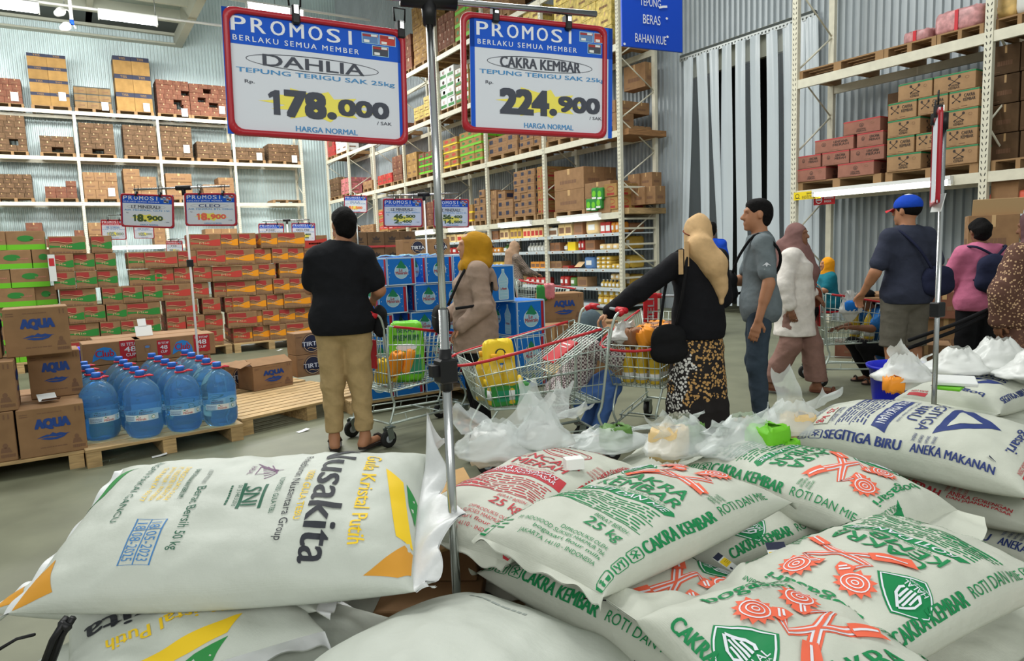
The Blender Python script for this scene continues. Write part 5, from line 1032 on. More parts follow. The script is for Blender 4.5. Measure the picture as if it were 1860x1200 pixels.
put_sack(Sack(.46, .74, .10, .07, 10, (0, -.02, 0), .07, .008), (1890, 1078), (1682, 1188), .56, .56, 'L', 'green-lettered sack at lower right with halal emblem facing up', CK, group=FS, hem=(.03, .05))
put_sack(Sack(.46, .78, .10, .07, 11, (0, 0, 0), .07, .006), (880, 1048), (1262, 1262), .485, .485, 'R', 'green-lettered sack under the top middle one, its side lettering facing left', CK, group=FS)
put_sack(Sack(.47, .76, .08, .07, 12, (0, -.0, 0), .06, .011, .55, 9), (1152, 1142), (1440, 1046), .60, .60, 'T', 'green-lettered sack in front with crossed wheat hands, its top folded over', CK, -7, 5, group=FS, hem=(.03, .10))
put_sack(Sack(.45, .76, .09, .07, 13), (1575, 948), (1335, 1036), .47, .47, 'L', 'green-lettered sack wedged under the two upper green ones', CK, group=FS)
put_sack(Sack(.45, .76, .09, .07, 14, lump=.008), (1470, 862), (1905, 972), .46, .46, 'R', 'red-lettered sack under the SEGITIGA BIRU sack at the right', LE, group=FS)
put_sack(Sack(.45, .76, .09, .07, 15, lump=.008), (1600, 935), (1990, 1080), .33, .33, 'R', 'navy-lettered sack low at the right frame edge under the red-lettered one', SG, group=FS)
put_sack(Sack(.46, .76, .09, .07, 16, lump=.008), (1740, 1290), (1975, 1080), .40, .40, 'T', 'green-lettered sack at the bottom right corner with big letters', CK, group=FS)
# hidden lower layers that carry the piles, then their pallets
_lo = 0
def low(x, y, z, rz, W=.5, L=.78, m='sack', nm='flour_sack', lab='white sack low in the flour pile'):
    global _lo; _lo += 1
    build_sack(Sack(W, L, .085, .07, 40+_lo), lab+f', layer place {ORD[_lo % 12]} of group {ORD[_lo//12]}', (x, y, z), R(rz), None, m=m, name=nm, group='lower layer sacks', hem=(.03, .03))
for z in (.215, .36):
    for x, y, rz in ((1.15, 1.05, -75), (1.95, .85, -80), (1.6, 1.75, -70), (2.35, 1.6, -78), (2.9, 1.35, -80)): low(x, y, z-.0, rz)
for x, y, rz in ((.2, 1.75, -60), (.55, 1.0, -65), (.35, 2.15, -60)): low(x, y, .22, rz, .6, .9, 'sack_sugar', 'sugar_sack', 'white sack low in the sugar pile'); low(x, y, .36, rz+3, .58, .88, 'sack_sugar', 'sugar_sack', 'white sack midway in the sugar pile')
for z in (.215, .35, .475):      # sacks that carry the carrier bags and the rear right sack
    for x, y, rz in ((1.5, 2.2, -65), (1.98, 1.98, -65)): low(x, y, z, rz, .46, .74)
    for x, y, rz in ((3.3, 1.62, -75), (3.8, 1.55, -75)): low(x, y, z, rz, .46, .74)
pallet((1.75, 2.25, 0), 1.1, .7, R(-25), 'pallet under the sacks that carry the carrier bags', h=.13); pallet((3.6, 1.6, 0), 1.1, .9, R(-12), 'pallet under the rear right sacks', h=.13)
pallet((1.75, 1.25, 0), 1.6, 1.7, R(-12), 'pallet under the flour sacks', h=.13); pallet((2.95, 1.35, 0), .8, 1.4, R(-12), 'pallet under the right end of the flour sacks', h=.13); pallet((.38, 1.6, 0), 1.0, 1.5, R(-20), 'pallet under the sugar sacks', h=.13)
# labels sewn on, cords, cardboard
def sew_tag(px, py, z, rz, w, lab, tilt=0.):
    p = at_z(px, py, z); b = MB(); b.box(-w/2, -w*.8, 0, w/2, w*.8, .0015, 'label_white'); a = Art(); a.rect(-w*.45, -w*.25, w*.45, w*.3, 'yel'); a.rect(-w*.5, w*.4, w*.5, w*.8, 'navy'); a.ell(-w*.2, -w*.5, w*.12, w*.12, 'navy', 10); a.bars(-w*.1, -w*.15, w*.4, w*.2, 3, 'ink', 3)
    a.emit(b, lambda u, v, e: (u, v, .0015+e), .0006); o = b.build('sewn_label', None, p); o.rotation_euler = (R(tilt), 0, R(rz)); tag(o, lab, 'label', 'sewn sack labels')
sew_tag(1822, 845, .66, 20, .06, 'sewn label at the right end of the SEGITIGA BIRU sack', 38); sew_tag(1415, 1012, .6, -30, .05, 'sewn label at the folded top of the front sack', 42); sew_tag(1452, 925, .56, 10, .045, 'sewn label beside the white flap of the rear green sack', 45); sew_tag(1318, 1022, .54, 20, .04, 'sewn label in the gap under the top middle sack', 25)
b = MB(); P = [at_z(*q) for q in ((116, 1130, .60), (96, 1162, .56), (78, 1210, .5))]
b.tube([tuple(p) for p in P], .008, 'black', 6); b.tube([tuple(Vector(p)+Vector((.018, .005, .003))) for p in P], .008, 'black', 6); b.tube([tuple(at_z(*q)) for q in ((122, 1122, .6), (112, 1132, .595), (125, 1140, .59))], .009, 'black', 6); tag(b.build('black_strap', None), 'knotted black strap hanging over the sugar sack at lower left', 'strap')
b = MB(); b.tube([tuple(at_z(*q)) for q in ((1218, 1076, .575), (1205, 1088, .57), (1178, 1140, .52), (1150, 1215, .46))], .005, 'black', 6); b.tube([tuple(at_z(*q)) for q in ((1060, 1086, .56), (1120, 1092, .56), (1170, 1082, .565), (1218, 1076, .575), (1250, 1068, .57))], .0018, 'black', 5); tag(b.build('black_rope'), 'thin black cord running over the sacks in the middle foreground', 'cord')
b = MB(); b.tube([tuple(at_z(*q)) for q in ((-20, 1190, .1), (30, 1160, .1), (62, 1152, .16))], .006, 'black', 6); tag(b.build('black_rope'), 'black cord on the floor at the lower left corner', 'cord')
b = MB(); cs = [at_z(*q, .52) for q in ((715, 888), (842, 848), (905, 960), (770, 1010))]; b.add([tuple(c) for c in cs]+[tuple(np.array(c)-[0, 0, .008]) for c in cs], [(3, 2, 1, 0), (4, 5, 6, 7), (0, 1, 5, 4), (1, 2, 6, 5), (2, 3, 7, 6), (3, 0, 4, 7)], 'card_sheet' if mat('card_sheet', (196, 156, 104), .85, kind='noise', scale=6, amt=.06) else ''); b.tube([tuple(at_z(795, 864, .521)), tuple(at_z(822, 880, .521))], .003, 'card_in', 4); b.tube([tuple(at_z(722, 925, .521)), tuple(at_z(775, 918, .521))], .003, 'card_in', 4)
tag(b.build('cardboard_sheet'), 'flat tan cardboard sheet under the red-lettered sack', 'cardboard')
for k, (px, py, z, w, d, h, l) in enumerate(((812, 1050, .0, .34, .3, .26, 'lower dark brown carton at the foot of the chrome pole'), (815, 1000, .262, .34, .3, .25, 'upper dark brown carton under the cardboard sheet by the pole'))):
    p = at_z(px, py, .4); o = obj('brown_carton', carton(w, d, h, 'card:q'), None, (p[0]+.05, p[1]+.22, z), R(-35)); tag(o, l, 'carton')
# ================================================================== price signs on stands
def sign_art(W, Hh, brand, prod, price, big=True, col='blue_print', pcol='sign_dark', second=None, bcol='sign_dark', clip=0.):
    """artwork on a card of W x Hh, origin at its lower left corner"""
    a = Art(); X = lambda t: t*W; Y = lambda t: t*Hh
    a.rect(0, Y(.722), W, Hh, col, 1); a.rect(0, 0, X(.03), Hh, col, 1); a.rect(X(.97), 0, W, Hh, col, 1)
    n = 'PROMOSI'
    for i, c in enumerate(n):
        cw = .074; x = .045+i*.102+(.022 if c == 'I' else 0); a.text(c, X(x), Y(.825), X(x+(.016 if c == 'I' else cw)), Y(.94), 'white_print', .03)
    a.text('BERLAKU SEMUA MEMBER', X(.05), Y(.75), X(.735), Y(.793), 'white_print', .02, space=1.35)
    for x0, y0, c in ((.755, .855, 'stamp'), (.86, .855, 'r_band'), (.815, .755, 'sign_dark')):
        a.rect(X(x0), Y(y0), X(x0+.1), Y(y0+.09), 'lm_pale', 2); a.rect(X(x0+.004), Y(y0+.005), X(x0+.096), Y(y0+.085), c, 3); a.rect(X(x0+.004), Y(y0+.06), X(x0+.096), Y(y0+.078), 'maroon', 4); a.rect(X(x0+.055), Y(y0+.062), X(x0+.09), Y(y0+.08), 'label_white', 5); a.rect(X(x0+.012), Y(y0+.01), X(x0+.045), Y(y0+.032), 'label_white', 4)
    a.ring(X(.48), Y(.617), X(.37), Y(.064), Hh*.006, 'sign_dark', 48, 2)
    wb = min(.56, .07*len(brand)+.14); a.text(brand, X(.48-wb/2), Y(.572), X(.48+wb/2), Y(.664), bcol, .05, layer=3)
    a.text(prod, X(.06), Y(.492), X(.945), Y(.54), 'sign_cyan', .045)
    a.text('Rp.', X(.1), Y(.41), X(.15), Y(.445), 'sign_dark', .03); a.text('/ SAK', X(.83), Y(.16), X(.92), Y(.188), 'sign_dark', .02); a.text('HARGA NORMAL', X(.36), Y(.055), X(.71), Y(.1), 'sign_cyan', .045)
    # yellow burst behind the price
    r = random.Random(4); pts = []
    for k in range(22):
        an = 2*math.pi*k/22; q = (1. if k % 2 else .62)*r.uniform(.85, 1.15); pts.append((X(.5+.36*q*math.cos(an)), Y(.285+.125*q*math.sin(an))))
    a.poly(pts, 'sign_yellow', 1)
    p1, p2 = price.split('.')
    def price_at(t, x, y, h, w1, w2):
        q1, q2 = t.split('.')
        for q, x0, ww, ya, yb in ((q1, x, w1, y, y+h), (q2, x+w1+.075, w2, y+h*.2, y+h*.84)):
            c = ww/len(q)
            for i, ch in enumerate(q):
                if ch == '1': a.one(X(x0+i*c), Y(ya), X(x0+(i+.9)*c), Y(yb), pcol)
                else: a.text(ch, X(x0+(i+.04)*c), Y(ya), X(x0+(i+.94)*c), Y(yb), pcol, .062, layer=3)
        a.ell(X(x+w1+.035), Y(y+h*.13), X(.028), Y(h*.16), pcol, 16, 3)
    if second is None: price_at(price, .2, .18, .2, .11*len(p1), .3)
    else: price_at(price, .27, .3, .15, .09*len(p1)+.05, .24); price_at(second, .27, .13, .13, .09*len(second.split('.')[0])+.05, .24)
    return a
def price_sign(center, az, W, Hh, label, args, roll=0., off=(.0, .0), frame='frame_red', clips=True, group='price signs', kw={}, hang=.07, pitch=0.):
    """frame W x Hh whose front looks along its local -y; card may be shifted by off"""
    t = empty('price_sign', center, 0); t.rotation_euler = (pitch, roll, az); tag(t, label, 'sign', group)
    f = MB(); r = W*.035; pts = []
    for cx, cz, a0 in ((W/2-r*1.5, Hh/2-r*1.5, 0), (-W/2+r*1.5, Hh/2-r*1.5, 90), (-W/2+r*1.5, -Hh/2+r*1.5, 180), (W/2-r*1.5, -Hh/2+r*1.5, 270)):
        for k in range(5): an = R(a0+k*22.5); pts.append((cx+r*1.5*math.cos(an), cz+r*1.5*math.sin(an)))
    n = len(pts); vs = []
    w = W*.032
    for (x, z) in pts:
        k = 1-0; dx, dz = x/abs(x), z/abs(z)
        ix, iz = x-w*math.copysign(1, x)*(abs(x) > W/2-r*3.2), z-w*math.copysign(1, z)*(abs(z) > Hh/2-r*3.2)
        vs += [(x, -.006, z), (x*.985, -.011, z*.985), (ix*1.01, -.011, iz*1.01), (ix, -.006, iz), (ix, .004, iz), (x, .004, z)]
    fs = []
    for i in range(n):
        j = (i+1) % n
        for k in range(6): fs.append((i*6+k, i*6+(k+1) % 6, j*6+(k+1) % 6, j*6+k))
    f.add(vs, [q[::-1] for q in fs], frame, True); f.build('frame', t)
    c = MB(); cw, chh = W*.985, Hh*.985; ox, oz = off[0]*W, off[1]*Hh
    c.box(-cw/2+ox, -.003, -chh/2+oz, cw/2+ox, .0005, chh/2+oz, 'sign_white')
    on_front(c, sign_art(cw, chh, *args, **kw), -cw/2+ox, -chh/2+oz, -.003, .0004); c.build('card', t)
    if clips:
        for x in (-W*.17, W*.33) if clips is True else clips:
            h = MB(); h.rbox(x-W*.022, -.016, Hh/2-W*.05, x+W*.022, .014, Hh/2+W*.05, 'black', .003); h.box(x-W*.012, -.019, Hh/2-W*.0, x+W*.012, -.015, Hh/2+W*.045, 'chrome')
            h.tube([(x-W*.03, 0, Hh/2+W*.05), (x-W*.035, 0, Hh/2+hang), (x+W*.035, 0, Hh/2+hang), (x+W*.03, 0, Hh/2+W*.05)], W*.006, 'black', 6); h.build('hanger_clip', t)
    return t
# ---- big double stand in the foreground
dP = 1.74; topP = Vector(at_d(783, 100, dP)); barY = Vector(at_d(785, 4, dP)); aB = R(-32.1+19.)   # the bar runs right and away
st = empty('sign_stand', (topP.x, topP.y, 0)); tag(st, 'chrome sign stand between the sack piles holding the two big price signs', 'stand')
b = MB(); b.tube([(0, 0, .02), (0, 0, 1.25)], .0125, 'chrome', 16); b.build('lower_pole', st)
b = MB(); b.tube([(0, 0, 1.1), (0, 0, barY.z)], .0095, 'chrome', 16); b.build('upper_pole', st)
zk = at_d(830, 680, 1.78)[2]; b = MB(); b.rbox(-.026, -.026, zk-.03, .024, .024, zk+.035, 'black', .005); b.tube([(0, 0, zk-.05), (0, 0, zk+.06)], .017, 'black', 12); b.box(-.045, -.012, zk-.01, -.02, .012, zk+.02, 'black'); b.build('clamp_knob', st)
b = MB(); b.tube([(0, 0, barY.z-.06), (0, 0, barY.z-.0)], [.016, .02], 'black', 12)
ux, uy = math.cos(aB), math.sin(aB)
b.tube([(-.07*ux, -.07*uy, barY.z), (.07*ux, .07*uy, barY.z)], .02, 'black', 10); b.build('tee_joint', st)
b = MB(); b.tube([(-.5*ux, -.5*uy, barY.z), (.46*ux, .46*uy, barY.z)], .008, 'chrome', 12); b.build('cross_bar', st)
b = MB(); b.box(-.2, -.2, 0, .2, .2, .012, 'steel'); b.build('foot_plate', st)
c1 = Vector(at_d(583, 146, 1.70)); c2 = Vector(at_d(974, 142, 1.86))
price_sign(c1, aB+R(8), .435, .288, 'big DAHLIA price sign 178.000 in red frame, left of the pole', ('DAHLIA', 'TEPUNG TERIGU SAK 25kg', '178.000'), R(1.4), (-.012, 0), clips=(-.055, .205), hang=barY.z-c1.z-.288/2+.004)
price_sign(c2, aB, .415, .30, 'big CAKRA KEMBAR price sign 224.900 in red frame, right of the pole', ('CAKRA KEMBAR', 'TEPUNG TERIGU SAK 25kg', '224.900'), R(1.6), (.05, 0), clips=(-.115, .09), hang=barY.z-c2.z-.30/2+.004)
# ---- thin stand at right with a sign seen edge-on
q0, q1 = at_d(1698, 690, 2.75), at_d(1697, 215, 2.75); st2 = empty('sign_stand', (q0[0], q0[1], 0)); tag(st2, 'thin chrome sign stand at the right with its sign seen edge-on', 'stand')
b = MB(); b.tube([(0, 0, .02), (0, 0, q1[2]-.02)], .0095, 'chrome', 12); b.build('pole', st2); zk = at_d(1700, 561, 2.75)[2]
b = MB(); b.rbox(-.024, -.02, zk-.028, .024, .02, zk+.03, 'black', .004); b.build('clamp_knob', st2); b = MB(); b.tube([(0, 0, q1[2]-.06), (0, 0, q1[2]+.0)], .016, 'black', 8); b.tube([(0, 0, q1[2]-.03), (.02, .03, q1[2]-.08)], .014, 'black', 8); b.build('tee_joint', st2)
b = MB(); b.box(-.2, -.2, 0, .2, .2, .012, 'steel'); b.build('foot_plate', st2)
az2 = math.atan2(q0[1], q0[0])   # along the line of sight
ce = Vector(at_d(1698, 292, 2.6)); price_sign(ce, az2+R(3), .43, .33, 'red-framed price sign seen edge-on at the right sign stand', ('SEGITIGA BIRU', 'TEPUNG TERIGU SAK 25kg', '208.500'), 0, (0, 0), clips=(-.1, .1))
# ---- the tall stands further back
def stand(px, ytop, ybot, D, lab, knob=None, w=.9, r=.009, barx=None):
    a = at_d(px, ytop, D); t = empty('sign_stand', (a[0], a[1], 0)); tag(t, lab, 'stand')
    b = MB(); b.tube([(0, 0, .02), (0, 0, a[2])], r, 'white', 8); b.build('pole', t)
    f = MB(); f.box(-.18, -.18, 0, .18, .18, .012, 'steel'); f.build('foot_plate', t)
    an = -YAW; ux, uy = math.cos(an), math.sin(an); l0, l1 = (-w/2, w/2) if barx is None else ((barx[0]-px)*D/F, (barx[1]-px)*D/F)
    b = MB(); b.tube([(l0*ux, l0*uy, a[2]), (l1*ux, l1*uy, a[2])], .009, 'chrome', 8); b.build('cross_bar', t); b = MB(); b.tube([(-.06*ux, -.06*uy, a[2]), (.06*ux, .06*uy, a[2])], .02, 'black', 8); b.tube([(0, 0, a[2]-.06), (0, 0, a[2])], .016, 'black', 8); b.build('tee_joint', t)
    if knob: z = at_d(px+8, knob, D)[2]; b = MB(); b.rbox(-.024, -.024, z-.03, .024, .024, z+.03, 'black', .004); b.build('clamp_knob', t)
    return t
def sg_at(x0, y0, x1, y1, D, label, args, az=0., roll=.0, clips=(-.2, .25), group='small price signs', kw={}, hang=.07):
    W_, H_ = (x1-x0)*D/F, (y1-y0)*D/F; price_sign(Vector(at_d((x0+x1)/2, (y0+y1)/2, D)), -YAW+R(az), W_, H_, label, args, R(2.05)+roll, (0, 0), clips=tuple(c*W_ for c in clips), group=group, kw=kw, hang=hang)
stand(333, 341, 700, 5.7, 'tall white-poled sign stand at the left water pallet', 478, barx=(243, 417))
sg_at(220, 353, 316, 413, 5.7, 'LE MINERALE 18.900 price sign left of the white pole', ('LE MINERALE', 'AIR MINERAL GLN 15L', '18.900'), roll=R(2.), kw=dict(pcol='sign_green'))
sg_at(336, 351, 430, 410, 5.7, 'CLEO 18.900 price sign with orange digits right of the white pole', ('CLEO', 'AIR MINERAL BTL 220mL', '18.900'), kw=dict(pcol='sign_orange', bcol='p_navy'))
stand(770, 353, 600, 6.9, 'sign stand behind the blue water cartons', None, barx=(704, 833))
sg_at(696, 361, 768, 412, 6.9, 'LE MINERALE 46.500 price sign left of the chrome pole', ('LE MINERALE', 'AIR MINERAL BTL 600mL', '46.500'), kw=dict(pcol='sign_green', second='2.400'))
sg_at(787, 362, 852, 413, 6.9, 'LE MINERALE 56.400 price sign crossed by the chrome pole', ('LE MINERALE', 'AIR MINERAL GLN 5L', '56.400'), kw=dict(pcol='sign_green', second='14.500'))
stand(521, 400, 620, 11.5, 'sign stand behind the orange noodle cartons', None, barx=(477, 562), r=.012)
sg_at(470, 406, 516, 437, 11.5, 'small price sign behind the orange noodle cartons, left one of the pair', ('MIE', 'MIE INSTAN', '78.500'), kw=dict(second='2.100'), hang=.04); sg_at(530, 405, 573, 438, 11.5, 'EKO MIE 73.800 price sign beside the grey corner', ('EKO MIE', 'MIE INSTAN KARTON', '73.800'), kw=dict(pcol='sign_green', second='6.100'), hang=.04)
stand(225, 390, 600, 12.5, 'sign stand behind the green noodle cartons', None, barx=(196, 290), r=.012)
sg_at(184, 399, 229, 435, 12.5, 'red-topped white price sign left behind the 18.900 sign', ('MIE GORENG', 'MIE INSTAN', '105.000'), kw=dict(col='p_red', pcol='p_gray', bcol='stamp'), hang=.04); sg_at(243, 405, 280, 433, 12.5, 'pale price sign half hidden below the 18.900 sign', ('MIE KUAH', 'MIE INSTAN', '105.000'), kw=dict(col='p_red', pcol='p_gray', bcol='stamp'), hang=.04)
stand(345, 433, 600, 12.8, 'low sign stand between the noodle stacks', None, barx=(305, 362), r=.012)
sg_at(302, 437, 332, 462, 12.8, 'white red-topped sign on the low stand between noodle stacks', ('MIE', 'MIE INSTAN', '99.000'), kw=dict(col='p_red', pcol='p_gray'), hang=.03); sg_at(376, 434, 390, 462, 12.8, 'narrow blue and orange sign left of the orange noodle cartons', ('MIE', 'MIE INSTAN', '99.000'), kw=dict(pcol='sign_orange'), hang=.03); sg_at(184, 437, 202, 468, 12.8, 'small white sign beside the green noodle cartons', ('MIE', 'MIE INSTAN', '99.000'), kw=dict(col='p_red', pcol='p_gray'), hang=.03)
sg_at(625, 355, 667, 386, 10.5, 'small PROMOSI sign above the head of the man in black', ('GULA', 'GULA PASIR', '51.500'), kw=dict(pcol='sign_orange', bcol='stamp'), hang=.04)
for px, D_, l in ((383, 12.8, 'thin stand of the narrow sign left of the orange cartons'), (193, 12.8, 'thin stand of the small sign beside the green cartons')):
    pq = at_d(px, 432, D_); t = empty('sign_stand', (pq[0], pq[1]+.03, 0)); tag(t, l, 'stand'); b = MB(); b.tube([(0, 0, 0), (0, 0, pq[2]+.03)], .012, 'steel', 8); b.build('pole', t)
pq = at_d(646, 350, 10.5); t = empty('sign_stand', (pq[0], pq[1]+.03, 0)); tag(t, 'sign stand hidden behind the man in black', 'stand'); b = MB(); b.tube([(0, 0, 0), (0, 0, pq[2])], .012, 'steel', 8); b.build('pole', t)
b = MB(); b.box(-.04, 0, 0, .04, .004, .35, 'label_white'); a = Art(); a.rect(-.03, .2, .03, .3, 'notice_red'); on_front(b, a, 0, 0, 0); q = at_y(95, 487, 10.985); tag(b.build('price_tag', None, tuple(Vector(q)-Vector((0, 0, .17))), R(-10)), 'white and red tag hanging left of the green noodle cartons', 'tag')
# small litter on the floor
for k, (px, py, lab) in enumerate(((290, 828, 'scrap of white paper in front of the bottle pallet'), (550, 783, 'scrap of white paper beside the empty pallet'), (508, 636, 'scrap of paper by the orange noodle pallet'), (665, 836, 'curled white paper beyond the sugar sack'))):
    b = MB(); w = .05 if k != 3 else .04; b.grid(lambda u, v: (w*(u-.5)*2, w*.5*(v-.5)*2, .002+.012*u*u), 4, 2, 'label_white'); tag(b.build('paper_scrap', None, tuple(at_z(px, py, .001)), .3*k), lab, 'litter', 'paper scraps on the floor')
# ================================================================== people: one smooth surface each, grown from a signed distance field
V3 = lambda *a: np.array(a, np.float64)
class SDF:
    def __init__(s): s.pr = []; s.cuts = []; s.w = None
    def cap(s, a, b, ra, rb, k=.03, sub=False, flat=None): s.pr.append(('c', V3(*a), V3(*b), ra, rb, k, sub, flat)); return s
    def ell(s, c, r, k=.03, rot=None, sub=False): s.pr.append(('e', V3(*c), V3(*r), rot, 0, k, sub, None)); return s
    def cone(s, z0, z1, c0, c1, r0, r1, k=.02, ph=0., fold=0., n=9): s.pr.append(('k', V3(0, 0, z0), V3(0, 0, z1), (c0, c1), (r0, r1), k, False, (ph, fold, n))); return s
    def plane(s, n, d): s.cuts.append((V3(*n), d)); return s
    def wrinkle(s, amp, seed, f=30.): s.w = (amp, seed, f); return s
    def box(s):
        lo = V3(9, 9, 9); hi = -lo
        for p in s.pr:
            if p[6]: continue
            if p[0] == 'c': m = max(p[3], p[4]); l, h = np.minimum(p[1], p[2])-m, np.maximum(p[1], p[2])+m
            elif p[0] == 'e': m = p[2].max(); l, h = p[1]-m, p[1]+m
            else:
                m = max(max(p[4][0]), max(p[4][1]))+p[7][1]; c0, c1 = p[3]; l = V3(min(c0[0], c1[0])-m, min(c0[1], c1[1])-m, p[1][2]); h = V3(max(c0[0], c1[0])+m, max(c0[1], c1[1])+m, p[2][2])
            lo = np.minimum(lo, l); hi = np.maximum(hi, h)
        for n, d in s.cuts:
            if abs(n[2]) > .99:
                if n[2] > 0: hi[2] = min(hi[2], d/n[2])
                else: lo[2] = max(lo[2], d/n[2])
        return lo-.03, hi+.03
    def grid(s, h):
        lo, hi = s.box(); n = np.ceil((hi-lo)/h).astype(int)+1
        ax = [lo[i]+h*np.arange(n[i]) for i in range(3)]; D = np.full(n, .5, np.float32)
        for kd, a, b, ra, rb, k, sub, ex in s.pr:
            if kd == 'c': m = max(ra, rb); l, u = np.minimum(a, b)-m, np.maximum(a, b)+m
            elif kd == 'e': m = b.max(); l, u = a-m, a+m
            else: m = max(max(rb[0]), max(rb[1])); l = V3(-9, -9, a[2]-.02); u = V3(9, 9, b[2]+.02)
            l = np.clip(np.floor((l-.07-lo)/h).astype(int), 0, n-1); u = np.clip(np.ceil((u+.07-lo)/h).astype(int)+1, 1, n)
            if (u <= l).any(): continue
            X, Y, Z = np.meshgrid(*[ax[i][l[i]:u[i]] for i in range(3)], indexing='ij')
            if kd == 'c':
                ab = b-a; L = max(1e-9, ab@ab); t = np.clip(((X-a[0])*ab[0]+(Y-a[1])*ab[1]+(Z-a[2])*ab[2])/L, 0, 1)
                dx, dy, dz = X-a[0]-t*ab[0], Y-a[1]-t*ab[1], Z-a[2]-t*ab[2]
                d = np.sqrt(dx*dx+dy*dy+dz*dz)-(ra+(rb-ra)*t)
            elif kd == 'e':
                dx, dy, dz = X-a[0], Y-a[1], Z-a[2]
                if ra is not None: q = ra; dx, dy, dz = [q[0, i]*dx+q[1, i]*dy+q[2, i]*dz for i in range(3)]
                k0 = np.sqrt((dx/b[0])**2+(dy/b[1])**2+(dz/b[2])**2); k1 = np.sqrt((dx/b[0]**2)**2+(dy/b[1]**2)**2+(dz/b[2]**2)**2)+1e-9; d = k0*(k0-1)/k1
            else:
                t = np.clip((Z-a[2])/(b[2]-a[2]), 0, 1); c0, c1 = ra; r0, r1 = rb; ph, fo, nn = ex
                cx, cy = c0[0]+(c1[0]-c0[0])*t, c0[1]+(c1[1]-c0[1])*t; rx, ry = r0[0]+(r1[0]-r0[0])*t, r0[1]+(r1[1]-r0[1])*t
                dx, dy = X-cx, Y-cy; an = np.arctan2(dy, dx); q = np.sqrt((dx/rx)**2+(dy/ry)**2); f = 1+fo*(1-t if r0[0] > r1[0] else t)*np.sin(nn*an+ph+Z*2)/max(rx.max(), .05)
                d = (q-f)*np.minimum(rx, ry); d = np.maximum(d, np.maximum(a[2]-Z, Z-b[2]))
            sl = tuple(slice(l[i], u[i]) for i in range(3)); O = D[sl]; d = d.astype(np.float32)
            if sub: hh = np.clip(.5-.5*(O+d)/k, 0, 1); D[sl] = O*(1-hh)-d*hh+k*hh*(1-hh)
            else: hh = np.clip(.5+.5*(O-d)/k, 0, 1); D[sl] = O*(1-hh)+d*hh-k*hh*(1-hh)
        X, Y, Z = np.meshgrid(*ax, indexing='ij', sparse=True)
        if s.w:
            am, sd, f = s.w; r = random.Random(sd); W_ = 0
            for i in range(5):
                kx, ky, kz = r.uniform(-1, 1)*f*.7, r.uniform(-1, 1)*f*.7, r.uniform(.4, 1.3)*f*r.choice((-1, 1)); W_ = W_-1.2+2.2*np.abs(np.sin(.5*(kx*X+ky*Y+kz*Z)+r.uniform(0, 6)+1.1*np.sin(7*X+9*Z+i)+.8*np.sin(11*Y-6*Z+2*i)))**.7
            D = D+(am*.45*W_).astype(np.float32)
        for nn, d in s.cuts: D = np.maximum(D, (nn[0]*X+nn[1]*Y+nn[2]*Z-d).astype(np.float32))
        return lo, D
    def mesh(s, mb, m, h=.009):
        lo, D = s.grid(h); D[0] = D[-1] = .3; D[:, 0] = D[:, -1] = .3; D[:, :, 0] = D[:, :, -1] = .3
        I = D < 0; n = np.array(D.shape)-1; S_ = np.zeros(tuple(n), np.int8)
        cor = [(i, j, k) for i in (0, 1) for j in (0, 1) for k in (0, 1)]
        sl = lambda c: tuple(slice(c[a], c[a]+n[a]) for a in range(3))
        for c in cor: S_ += I[sl(c)]
        act = (S_ > 0) & (S_ < 8); ids = -np.ones(tuple(n), np.int64); idx = np.argwhere(act); ids[act] = np.arange(len(idx))
        P = np.zeros((len(idx), 3)); C = np.zeros(len(idx))
        for c in cor:
            for a in range(3):
                if c[a]: continue
                e = list(c); e[a] = 1
                d0 = D[tuple((idx+np.array(c)).T)]; d1 = D[tuple((idx+np.array(e)).T)]; x = (d0 < 0) != (d1 < 0); t = np.where(x, d0/np.where(d0 == d1, 1, d0-d1), 0)
                q = np.tile(np.array(c, float), (len(idx), 1)); q[:, a] += t; P[x] += q[x]; C[x] += 1
        P = lo+(idx+P/C[:, None])*h; F_ = []
        for a in range(3):
            b, c = (a+1) % 3, (a+2) % 3
            A0 = [slice(None)]*3; A1 = [slice(None)]*3; A0[a] = slice(0, -1); A1[a] = slice(1, None)
            i0, i1 = I[tuple(A0)], I[tuple(A1)]; X = np.argwhere(i0 != i1)
            X = X[(X[:, b] > 0) & (X[:, c] > 0) & (X[:, b] < n[b]) & (X[:, c] < n[c])]
            ins = i0[tuple(X.T)]; eb = np.zeros(3, int); eb[b] = 1; ec = np.zeros(3, int); ec[c] = 1
            q = np.stack([ids[tuple((X-eb-ec).T)], ids[tuple((X-ec).T)], ids[tuple(X.T)], ids[tuple((X-eb).T)]], 1)
            q[~ins] = q[~ins][:, ::-1]; F_.append(q[(q >= 0).all(1)])
        F_ = np.concatenate(F_); k = len(mb.v); mi = mb.mi(m)
        mb.v += [tuple(p) for p in P.tolist()]; mb.f += [tuple(f) for f in (F_+k).tolist()]; mb.m += [mi]*len(F_); mb.sm += [True]*len(F_); return mb
for n, c, r in (('skin', (176, 124, 92), .55), ('skin_dark', (132, 90, 66), .55), ('skin_lite', (190, 140, 108), .55)): mat(n, c, r, kind='noise', scale=9, amt=.05)
mat('hair', (17, 15, 15), .75, kind='noise', scale=90, amt=.2, bump=.5, spec=.15); mat('eye_white', (226, 222, 214), .3); mat('lip', (140, 84, 72), .5)
def cloth(n, c, amt=.06, r=.85): return mat(n, c, r, kind='noise', scale=18, amt=amt, bump=.55, spec=.2)
